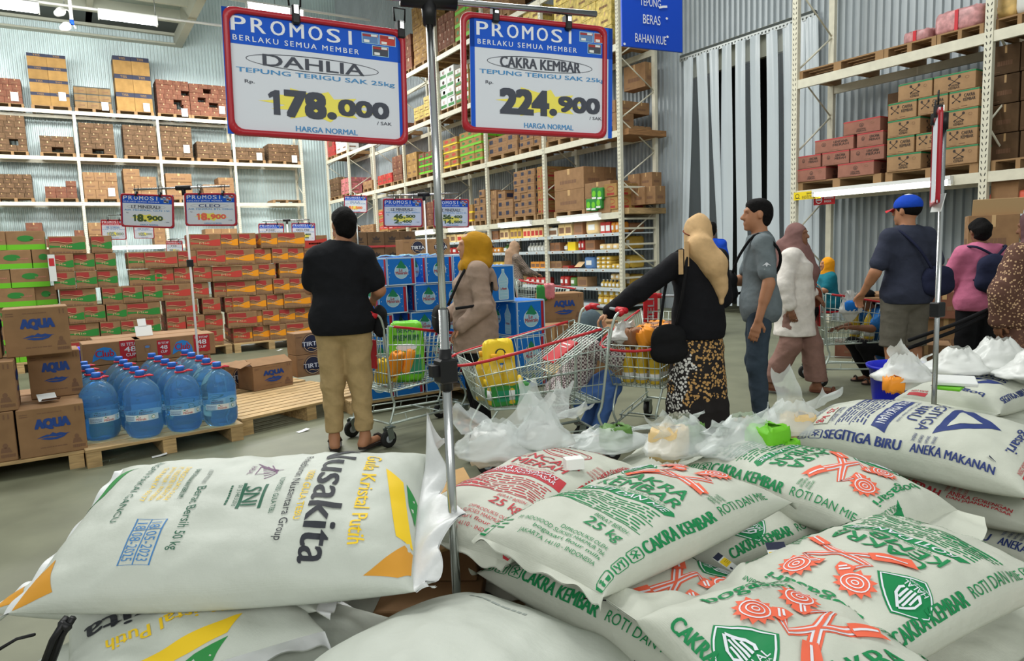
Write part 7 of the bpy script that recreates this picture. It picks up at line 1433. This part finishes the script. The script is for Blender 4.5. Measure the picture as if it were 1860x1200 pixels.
b = MB(); P = [Matrix.Rotation(R(36), 4, 'Z') @ (w6_.matrix_basis @ Vector(v)-Vector(t.location)) for v in ((.05, -.16, 1.2), (.14, -.12, 1.28), (.16, .0, 1.26))]; b.tube([tuple(v) for v in smooth_path(P)], .012, 'navy_bag', 6); b.build('strap', t)
# ---- woman in brown floral dress at the right frame edge
p = ground(1868, 640, 5.0)
w7_, q, s = person('woman in dark mauve headscarf and brown floral dress at the right frame edge', p, R(-20), 1.52, 1.15, 'skin_dark', dict(elL=(-.26, .02, 1.1), wrL=(-.24, .06, .86), elR=(.24, .0, 1.1)), (20, -10), None, top=dict(m='brown_floral', hem=.8, sleeve=1.9, ease=.03, wide=.025, name='dress_top'), legs=dict(m='brown_floral', kind='skirt', end=.12, waist=1.05, r=(.17, .25), fold=.015), scarf=dict(m='mauve_dark', drape=(((0, -.1, 1.5), (0, -.13, 1.25), .12, .12), ((-.1, -.02, 1.42), (-.2, 0, 1.3), .08, .06))), hands=(.8, .5), female=True, wr=1.2)
for k in range(2):
    b = MB(); P = [w7_.matrix_basis @ Vector((-.22, .1, .86-.03*k)), w7_.matrix_basis @ Vector((-.45, .2, .74-.05*k)), w7_.matrix_basis @ Vector((-.7, .35, .62-.06*k))]; b.tube([tuple(v) for v in P], .014, 'leather_black', 6); tag(b.build('black_strap'), ('upper', 'lower')[k]+' dark strap pulled by the woman in the brown floral dress', 'strap', 'dark straps at the right')
# ---- far woman at the shelf
p = ground(938, 560, 12.6); person('far woman in beige headscarf and checked blouse reaching to the shelf', p, R(-100), 1.53, 1.0, 'skin_lite', dict(elR=(.2, .2, 1.12), wrR=(.12, .42, 1.06), elL=(-.22, .18, 1.12), wrL=(-.12, .4, 1.04)), (0, -8), None, top=dict(m='check_blouse', hem=.7, sleeve=1.95, ease=.024), legs=dict(m='pants_black', end=.06), scarf=dict(m='scarf_beige', drape=(((0, -.1, 1.5), (0, -.14, 1.2), .1, .1),)), feet='sandal_brown', female=True, res=.014)
# ---- boy in blue T-shirt crouching behind the right cart
p = ground(1592, 640, 6.7); person('boy in blue T-shirt crouching behind the right cart', p, R(62), 1.3, .95, 'skin_dark', dict(pel=(0, -.16, .42), che=(0, -.02, .76), nk=(0, .05, .95), hd=(0, .14, 1.06), shL=(-.15, .02, .9), shR=(.15, .02, .9), elL=(-.22, .2, .72), wrL=(-.16, .45, .74), elR=(.22, .2, .72), wrR=(.16, .42, .7), hpL=(-.09, -.12, .4), hpR=(.09, -.12, .4), knL=(-.12, .26, .5), knR=(.12, .26, .5), anL=(-.11, .05, .09), anR=(.11, .05, .09), toL=(-.12, .2, .03), toR=(.12, .2, .03)), (0, -25), dict(vol=1.05), top=dict(m='blue_tee', hem=.26, sleeve=.85, ease=.02), legs=dict(m='pants_black', ease=.012), feet='sandal', squat=True, res=.011)
# ================================================================== shopping carts, bags and other things
mat('wire', (186, 198, 190), .35, .55); mat('rail_red', (192, 40, 48), .35); mat('grip_gray', (150, 156, 160), .4); mat('bag_film', (226, 232, 230), .28, alpha=.5, spec=.6); mat('bag_white', (228, 230, 226), .35, alpha=.82, spec=.5); mat('oil', (226, 190, 52), .2, alpha=.85, spec=.6); mat('oil_cap', (232, 170, 30), .4); mat('tub_blue', (30, 40, 190), .35); mat('orange', (240, 150, 40), .5); mat('rice_green', (110, 196, 40), .35, kind='noise', scale=12, amt=.12)
def cart(label, loc, head, gate=True, gatelift=0., plaque=True, seat=False, extra=None, sc=1.):
    """local +x is the way the cart rolls; handle at -x"""
    t = empty('shopping_cart', loc, head); tag(t, label, 'shopping cart', 'shopping carts')
    XR, XN, ZR, ZN, ZBR, ZBN = -.42, .46, .89, .72, .40, .42; WR, WN, BR_, BN_ = .275, .215, .21, .175; XBR, XBN = -.40, .36
    top = lambda u, s: Vector((XR+(XN-XR)*u, s*(WR+(WN-WR)*u), ZR+(ZN-ZR)*u)); bot = lambda u, s: Vector((XBR+(XBN-XBR)*u, s*(BR_+(BN_-BR_)*u), ZBR+(ZBN-ZBR)*u))
    b = MB(); w = .0026
    for s in (-1, 1):
        for k in range(20): b.tube([top(k/19, s), bot(k/19, s)], w, 'wire', 4)
        for v in (.28, .52, .76): b.tube([top(u, s).lerp(bot(u, s), v) for u in (0, .5, 1)], w*1.5, 'wire', 4)
        b.tube([bot(0, s), bot(1, s)], .005, 'wire', 6); b.tube([top(0, s), top(1, s)], .005, 'wire', 6); b.tube([top(1, s), bot(1, s)], .005, 'wire', 6); b.tube([top(0, s), bot(0, s)], .005, 'wire', 6)
    for k in range(1, 10): b.tube([top(1, -1).lerp(top(1, 1), k/10), bot(1, -1).lerp(bot(1, 1), k/10)], w, 'wire', 4)
    for v in (0, .28, .52, .76, 1): b.tube([top(1, -1).lerp(bot(1, -1), v), top(1, 1).lerp(bot(1, 1), v)], w*1.5, 'wire', 4)
    for k in range(17): b.tube([bot(k/16, -1), bot(k/16, 1)], w, 'wire', 4)
    for k in range(9): b.tube([bot(0, -1).lerp(bot(0, 1), k/8), bot(1, -1).lerp(bot(1, 1), k/8)], w, 'wire', 4)
    b.build('basket', t)
    r = MB(); rp = [top(.06, -1), top(1, -1)+Vector((.01, 0, 0)), top(1, 1)+Vector((.01, 0, 0)), top(.06, 1)]
    r.tube(smooth_rail(rp), .0095, 'rail_red', 8); r.build('bumper_rail', t)
    g = MB(); a0 = [Vector((XR, s*WR*.95, ZR-.02)) for s in (-1, 1)]; a1 = [Vector((XR+.02+.5*gatelift, s*WR*.78, ZBR+.05+.12*gatelift)) for s in (-1, 1)]
    for k in range(13): g.tube([a0[0].lerp(a0[1], k/12), a1[0].lerp(a1[1], k/12)], w*1.5, 'wire', 4)
    for v in (0, .15, .5, .8, 1): g.tube([a0[0].lerp(a1[0], v), a0[1].lerp(a1[1], v)], w*1.6, 'wire', 5)
    gt = g.build('rear_gate', t)
    if plaque:
        p = MB(); c0 = a0[0].lerp(a0[1], .5).lerp(a1[0].lerp(a1[1], .5), .5); d = (a1[0]-a0[0]).normalized(); n = d.cross(Vector((0, 1, 0)))
        T = Matrix(((0, d.x, n.x, c0.x), (1, d.y, n.y, c0.y), (0, d.z, n.z, c0.z), (0, 0, 0, 1))); p.rbox(-.1, -.12, -.008, .1, .1, .008, 'rail_red', .003, T); p.box(-.06, -.08, .008, .06, -.07, .0095, 'white', T); p.box(-.06, -.05, .008, .05, -.044, .0095, 'white', T); p.box(-.06, -.08, -.0095, .06, -.07, -.008, 'white', T); p.build('seat_plaque', gt)
    h = MB()
    for s in (-1, 1):
        h.tube(smooth_rail([Vector((-.54, s*.25, .985)), Vector((-.47, s*.262, .95)), Vector((-.43, s*.25, .78)), Vector((-.385, s*.225, .40)), Vector((-.36, s*.22, .3)), Vector((-.42, s*.235, .17))]), .009, 'wire', 6)
    h.tube([(-.545, -.25, .985), (-.545, .25, .985)], .011, 'grip_gray', 8); hf = h.build('handle_frame', t)
    for s in (-1, 1): k = MB(); k.tube([(-.545, s*.15, .985), (-.545, s*.26, .985)], .021, 'red_plastic', 10); k.tube([(-.545, s*.24, .985), (-.50, s*.262, .965)], .019, 'red_plastic', 8); k.build('handle_grip', t)
    c = MB(); P = [Vector((-.42, -.235, .17)), Vector((.40, -.15, .145)), Vector((.43, 0, .145)), Vector((.40, .15, .145)), Vector((-.42, .235, .17))]
    c.tube(P, .0095, 'wire', 6); c.tube([P[0], P[4]], .008, 'wire', 6); c.tube([(-.38, -.21, .225), (.33, -.14, .2), (.33, .14, .2), (-.38, .21, .225)], .005, 'wire', 5); c.tube([(.1, -.18, .16), (.1, .18, .16)], .006, 'wire', 5)
    for s in (-1, 1):
        for x in (-.25, .0, .25): c.tube([(x, s*(.235-.1*(x+.42)), .16), (x, s*(.21-.09*(x+.38)), .215)], .004, 'wire', 4)
        c.tube(smooth_rail([Vector((.36, s*.15, .15)), Vector((.40, s*.16, .25)), Vector((.30, s*.17, .415))]), .008, 'wire', 6); c.tube([(-.4, s*.215, .40), (.33, s*.18, .415)], .007, 'wire', 5)
    c.box(-.38, -.2, .392, -.30, .2, .398, 'wire'); c.build('chassis', t)
    for x, y in ((-.42, -.235), (-.42, .235), (.40, -.15), (.40, .15)):
        wq = MB(); wq.lathe([(.02, -.016), (.055, -.017), (.065, -.01), (.065, .01), (.055, .017), (.02, .016)], 'rubber', 20, T=Tr(x-.02, y, .065, 0, R(90))); wq.lathe([(0, -.019), (.022, -.019), (.03, -.017), (.03, .017), (.022, .019), (0, .019)], 'grip_gray', 12, T=Tr(x-.02, y, .065, 0, R(90))); wo = wq.build('wheel', t)
        f = MB()
        for s in (-1, 1): f.box(-.03, -.003, -.045, .02, .003, .045, 'zinc', Tr(x-.008, y+s*.024, .105, 0, 0, R(-12)))
        f.box(x-.03, y-.027, .142, x+.03, y+.027, .152, 'zinc'); f.build('caster_fork', wo)
    if seat: q = MB(); q.box(-.40, -.18, .70, -.2, .18, .71, 'rail_red'); q.build('child_seat', t)
    return t
def smooth_rail(P): return smooth_path([Vector(p) for p in P], 6)
def inb(t, x, y, z): return tuple((Matrix.Translation(t.location) @ Matrix.Rotation(t.rotation_euler.z, 4, 'Z')) @ Vector((x, y, z)))
def oil_bottle(c, rz, lab, h=.3, grp='cooking oil bottles'):
    t = empty('oil_bottle', c, rz); tag(t, lab, 'bottle', grp); w = h*.17
    b = MB(); b.lathe([(w*.9, 0), (w, .01), (w, h*.3), (w*.88, h*.36), (w, h*.42), (w, h*.62), (w*.6, h*.8), (w*.34, h*.87), (w*.34, h*.92)], 'oil', 14); b.build('body', t)
    k = MB(); k.lathe([(w*.42, h*.9), (w*.42, h), (0, h)], 'oil_cap', 12); k.build('cap', t); l = MB(); l.lathe([(w*1.02, h*.1), (w*1.02, h*.29)], 'label_white', 14); l.build('label', t); return t
def pouch(name, c, rz, w, d, h, m, lab, cat, art=None, tilt=0., grp=None):
    b = MB(); b.grid(lambda u, v: soft(u, v, w, d, h), 24, 16, m)
    if art: A = Art(); art(A, w, h); A.emit(b, lambda u, v, e: (u-w/2, -d/2-.004-e-.0*abs(v), v), .001)
    o = b.build(name, None, c, rz); o.rotation_euler = (tilt, 0, rz); return tag(o, lab, cat, grp)
# ---- cart of the man in black
cA = cart('shopping cart pushed by the man in black, holding a green rice bag', ground(752, 700, 5.5), R(14))
A_ = lambda a, w, h: (a.rect(w*.1, h*.1, w*.9, h*.42, 'lm_green', 1), a.text('PREMIUM', w*.15, h*.66, w*.85, h*.76, 'p_dgreen', .03), a.text('BERAS', w*.25, h*.8, w*.75, h*.88, 'p_dgreen', .03), a.ell(w*.5, h*.55, w*.3, h*.06, 'white_print', 16))
pouch('rice_bag', inb(cA, -.1, -.06, .42), R(-25), .27, .12, .46, 'rice_green', 'green and white rice bag standing in the cart of the man in black', 'bag', A_, R(-14))
for k in range(5): pouch('oil_pouch', inb(cA, -.28+.05*k, .02-.06*(k % 2), .43+.05*(k % 2)), R(30*k), .13, .07, .19, 'orange' if k % 2 else 'yel', f'yellow orange snack pack in the cart of the man in black, {ORD[k]} of five', 'pack', None, R(20), 'snack packs in the cart')
# ---- middle cart with the raised gate
mid_c = at_d(968, 650, 4.55); cB = cart('middle shopping cart with red rails and raised rear gate, held by the woman in black', (mid_c[0], mid_c[1], 0), R(166), gatelift=.9)
for k, (x, y) in enumerate(((.36, -.08), (.33, .09), (.24, .1))): oil_bottle(inb(cB, x-.04, y, .43), 0, f'yellow oil bottle in the middle cart, {ORD[k]} of three', .32)
pouch('oil_pouch', inb(cB, .24, .05, .57), R(-14), .2, .09, .26, 'yel', 'bright yellow pouch on top in the middle cart', 'pouch', lambda a, w, h: (a.rect(w*.2, h*.12, w*.8, h*.42, 'lm_blue', 1), a.ell(w*.5, h*.28, w*.2, h*.1, 'white_print', 12, 2), a.ell(w*.5, h*.66, w*.18, h*.12, 'black', 12, 1), a.ell(w*.5, h*.66, w*.13, h*.09, 'yel', 12, 2)), R(-12))
pouch('oil_pouch', inb(cB, .22, .02, .53), R(-14), .24, .2, .06, 'yel', 'flat yellow pouch under the bright one in the middle cart', 'pouch')
b = MB(); b.rbox(-.13, -.12, 0, .13, .12, .13, 'g_band', .006); b.box(-.1, -.121, .03, .1, -.12, .1, 'lm_green'); tag(b.build('green_box', None, inb(cB, .2, .03, .425), R(-14)), 'green carton at the bottom of the middle cart', 'carton')
# ---- cart with oil cartons behind the woman
pC = at_d(1172, 700, 5.1); cC = cart('shopping cart full of oil bottles behind the woman with cream headscarf', (pC[0]+.1, pC[1], 0), R(205), gatelift=.15)
for k in range(15):
    i, j = k % 5, k//5; oil_bottle(inb(cC, .26-.12*i, -.1+.1*j, .43), 0, f'oil bottle packed in the cart behind the woman, {ORD[i]} of {ORD[j]} row', .25, 'packed oil bottles in the cart')
for k in range(10):
    i, j = k % 5, k//5; pouch('snack_pack', inb(cC, .24-.12*i, -.07+.13*j, .69), R(37*k), .14, .1, .12, 'orange' if k % 3 else 's_brown', f'orange snack pack on top of the oil bottles, {ORD[k]} of ten', 'pack', None, R(15*(k % 3)), 'snack packs over the oil bottles')
b = MB(); b.rbox(-.06, -.012, 0, .06, .012, .3, 'red_plastic', .006); a = Art(); a.text('HELI', .02, .06, .075, .26, 'white_print', .03, rot=90); on_front(b, a, -.05, 0, -.012); on_front(b, a, -.05, 0, -.012); q = at_d(1182, 600, 5.6); tag(b.build('red_plaque', None, tuple(q), R(-20)), 'upright red plaque with white lettering on the cart behind the woman', 'sign')
def plastic_bag(c, rz, w, d, h, m, lab, seed, ears=((-.3, .3), (.3, .34)), fill=None, lean=0.):
    """thin-walled carrier bag: lumpy body, gathered neck and two handle loops"""
    t = empty('plastic_bag', c, rz); tag(t, lab, 'bag', 'plastic carrier bags'); r = random.Random(seed); o = Vector((r.uniform(0, 40), r.uniform(0, 40), 0)); b = MB()
    def fn(u, v):
        a = 2*math.pi*u; p = v; rad = (math.sin(min(1, p*1.25+.02)*math.pi*.5)**.6 if p < .3 else 1.)*(1-.72*max(0, (p-.42)/.58)**.8)
        q = Vector((math.cos(a)*2.2, math.sin(a)*2.2, p*4))+o; n_ = noise.noise(q)*.2+noise.noise(q*2.2)*.12-abs(noise.noise(q*4))*.1
        rad *= 1+n_*(.7+.3*p)
        return (w/2*rad*math.cos(a)+lean*p*p, d/2*rad*math.sin(a), h*p*.85+.08*h*noise.noise(q*1.3)*p)
    b.grid(fn, 44, 26, m); b.build('bag_body', t)
    for k, (x, hh) in enumerate(ears):
        e = MB(); ph = r.uniform(0, 6)
        def fe(u, v, x=x, hh=hh, ph=ph):
            wd = w*.25*(1-.45*v)*(1+.12*math.sin(6*v+ph)); return (x*w*(.55+.8*v)+lean+wd*(2*u-1), .02*math.sin(6*u+5*v+ph)+d*.12*math.cos(ph)*v, h*.62+hh*v+.02*math.sin(8*u+ph)*v)
        e.grid(fe, 8, 10, m); e.build('bag_handle', t)
    if fill:
        for i, (x, y, z, rr_, mm) in enumerate(fill):
            f = MB(); f.grid(lambda u, v: tuple(Vector(soft(u, v, rr_*2, rr_*1.7, rr_*1.6))), 14, 10, mm); f.build('goods_inside', t, (x, y, z))
    return t
plastic_bag(tuple(at_d(1133, 622, 5.0)-np.array([0, 0, .02])), 0, .26, .2, .2, 'bag_white', 'white knotted carrier bag on the red rail of the oil cart', 21, ((-.1, .06), (.15, .05)))
# ---- cart of the man with the cap
pD = at_d(1562, 640, 6.75); cD = cart('shopping cart on the right with a small child seated in it', (pD[0], pD[1], 0), R(-38), seat=True)
kp = inb(cD, -.3, 0, .0)
person('small child with orange knitted hat sitting in the right cart', (kp[0], kp[1], .40), R(-38+90), .95, 1.05, 'skin', dict(pel=(0, 0, .66), che=(0, .02, .98), nk=(0, .02, 1.17), hd=(0, .05, 1.36), shL=(-.13, .02, 1.12), shR=(.13, .02, 1.12), elL=(-.2, .12, .92), wrL=(-.14, .3, .9), elR=(.2, .12, .92), wrR=(.14, .3, .9), hpL=(-.09, .02, .62), hpR=(.09, .02, .62), knL=(-.1, .3, .6), knR=(.1, .3, .6), anL=(-.1, .33, .3), anR=(.1, .33, .3), toL=(-.1, .46, .24), toR=(.1, .46, .24)), (10, 0), None, top=dict(m='teal', hem=.56, sleeve=.8, ease=.02), legs=dict(m='pants_black', ease=.012), squat=True, scarf=dict(m='orange_knit'), res=.007)
for k, (x, y) in enumerate(((.05, -.08), (.12, .06), (.2, -.06), (-.02, .08), (.26, .06))): oil_bottle(inb(cD, x, y, .43), 0, f'oil bottle in the right cart, {ORD[k]} of five', .28, 'oil bottles in the right cart')
plastic_bag(inb(cD, -.2, -.27, .62), R(-38), .22, .1, .34, 'bag_white', 'white and blue carrier bag hanging at the handle side of the right cart', 31, ((-.2, .06), (.2, .06)), ((0, 0, .1, .06, 'lm_blue'),))
for k in range(2):
    q = at_d((1500, 1540)[k], 614, 6.9); tag(obj('box_carton', carton(.4, .3, .03, 'card:q'), None, inb(cD, .1+.16*k, .02, .8+.03*k), R(20)), ('flat brown card sheet', 'second flat card sheet')[k]+' lying across the right cart', 'cardboard', 'card sheets on the right cart')
# ---- far cart by the long rack
pE = at_d(985, 580, 11.8); cart('far shopping cart beside the woman at the long rack', (pE[0], pE[1], 0), R(-30))
for k, (px, py, m, l) in enumerate(((985, 537, 'g_band', 'green hanging snack pack by the far cart'), (998, 534, 'bundle_pink', 'pink hanging snack pack by the far cart'))):
    q = at_d(px, py+8, 8.1); pouch('snack_pack', tuple(q), R(-30), .13, .05, .17, m, l, 'pack')
# ---- plastic bags lying behind the sacks
def on(px, py, z): return tuple(at_z(px, py, z))
plastic_bag(on(905, 845, .60), R(-40), .34, .26, .2, 'bag_film', 'translucent carrier bag with raised handles behind the chrome pole', 1, ((-.3, .1), (.38, .14)), ((-.02, 0, .01, .08, 'bag_white'), (.08, .02, .01, .06, 'bag_white')))
plastic_bag(on(985, 832, .62), R(-25), .24, .22, .24, 'bag_film', 'translucent carrier bag with two tall twisted handles behind the red-lettered sack', 2, ((-.15, .14), (.3, .12), (.55, .04)), ((0, 0, .02, .07, 'bag_white'),))
plastic_bag(on(1100, 822, .56), R(-10), .42, .26, .13, 'bag_film', 'flat translucent bag between the red and the green sack', 3, ((-.45, .02), (.5, .01)), ((.05, 0, .01, .06, 's_green'),))
plastic_bag(on(1235, 835, .60), R(20), .36, .26, .2, 'bag_film', 'translucent bag with a pointed corner in front of the floral skirt', 4, ((-.5, .1), (.4, .0)), ((-.05, .02, .02, .07, 's_cream'), (.08, 0, .02, .06, 's_green')))
plastic_bag(on(1350, 836, .60), R(0), .40, .26, .2, 'bag_film', 'translucent bag with bright green packs in front of the grey T-shirt man', 5, ((-.3, .04), (.35, .05)), ((.06, -.06, .02, .07, 'lime'), (.1, -.1, .0, .05, 'lime')))
plastic_bag(on(1440, 800, .60), R(-15), .32, .24, .2, 'bag_film', 'translucent bag with tall pointed handle left of the SEGITIGA BIRU sack', 6, ((-.15, .18), (.45, .06)), ((0, -.03, .02, .06, 's_cream'), (.1, -.05, .0, .04, 'lime')))
b = MB(); b.box(-.03, -.02, 0, .03, .02, .035, 'white'); tag(b.build('white_box', None, tuple(at_z(1042, 850, .69)), R(-20)), 'small white folded card on the red-lettered sack', 'card')
# ---- blue tub and white bags at the back right
q = at_d(1640, 662, 4.25); b = MB(); zt = q[2]
b.lathe([(0, zt-.42), (.14, zt-.42), (.165, zt-.2), (.185, zt-.02), (.2, zt-.02), (.205, zt), (.19, zt), (.178, zt-.03), (.15, zt-.38), (0, zt-.38)], 'tub_blue', 36); o = b.build('plastic_tub', None, (q[0], q[1], 0)); tag(o, 'deep blue round plastic tub between the cart and the chrome stand', 'tub')
b = MB(); b.rbox(-.25, -.2, 0, .25, .2, zt-.421, 'card', .004); tag(b.build('box_carton', None, (q[0], q[1], 0), R(-30)), 'brown carton the blue tub stands on', 'carton')
plastic_bag(on(1640, 708, .70), R(-30), .26, .22, .2, 'bag_white', 'crumpled off-white bag in front of the blue tub', 7, ((-.1, .1), (.3, .02)), ((-.08, -.06, .01, .04, 'orange'),))
for k, (px, py, w, h, lab) in enumerate(((1738, 690, .34, .2, 'crumpled white bag right of the thin chrome stand'), (1812, 686, .42, .24, 'bigger crumpled white bag below the brown floral dress'), (1880, 700, .4, .2, 'crumpled white bag at the right frame edge'))):
    plastic_bag(on(px, py, .66), R(-30+10*k), w, .3, h, 'bag_white', lab, 11+k, ())
b = MB(); b.rbox(-.08, -.1, 0, .08, .1, .016, 'label_white', .003); tag(b.build('card_pack', None, tuple(at_z(1736, 694, .725)), R(-62)), 'pale flat pack lying on the sack behind the SEGITIGA BIRU one', 'pack')
b = MB(); b.rbox(-.05, -.09, 0, .05, .09, .012, 'lime', .003); tag(b.build('card_pack', None, tuple(at_z(1728, 703, .71)), R(-75)), 'green flat pack under the pale one on the rear sack', 'pack')
b = MB(); b.box(-.03, 0, 0, .03, .003, .07, 'label_white', Tr(0, 0, 0, 0, R(15))); tag(b.build('paper_slip', None, tuple(at_d(1700, 385, 2.65)), R(60)), 'white paper slip at the lower corner of the edge-on sign', 'paper')
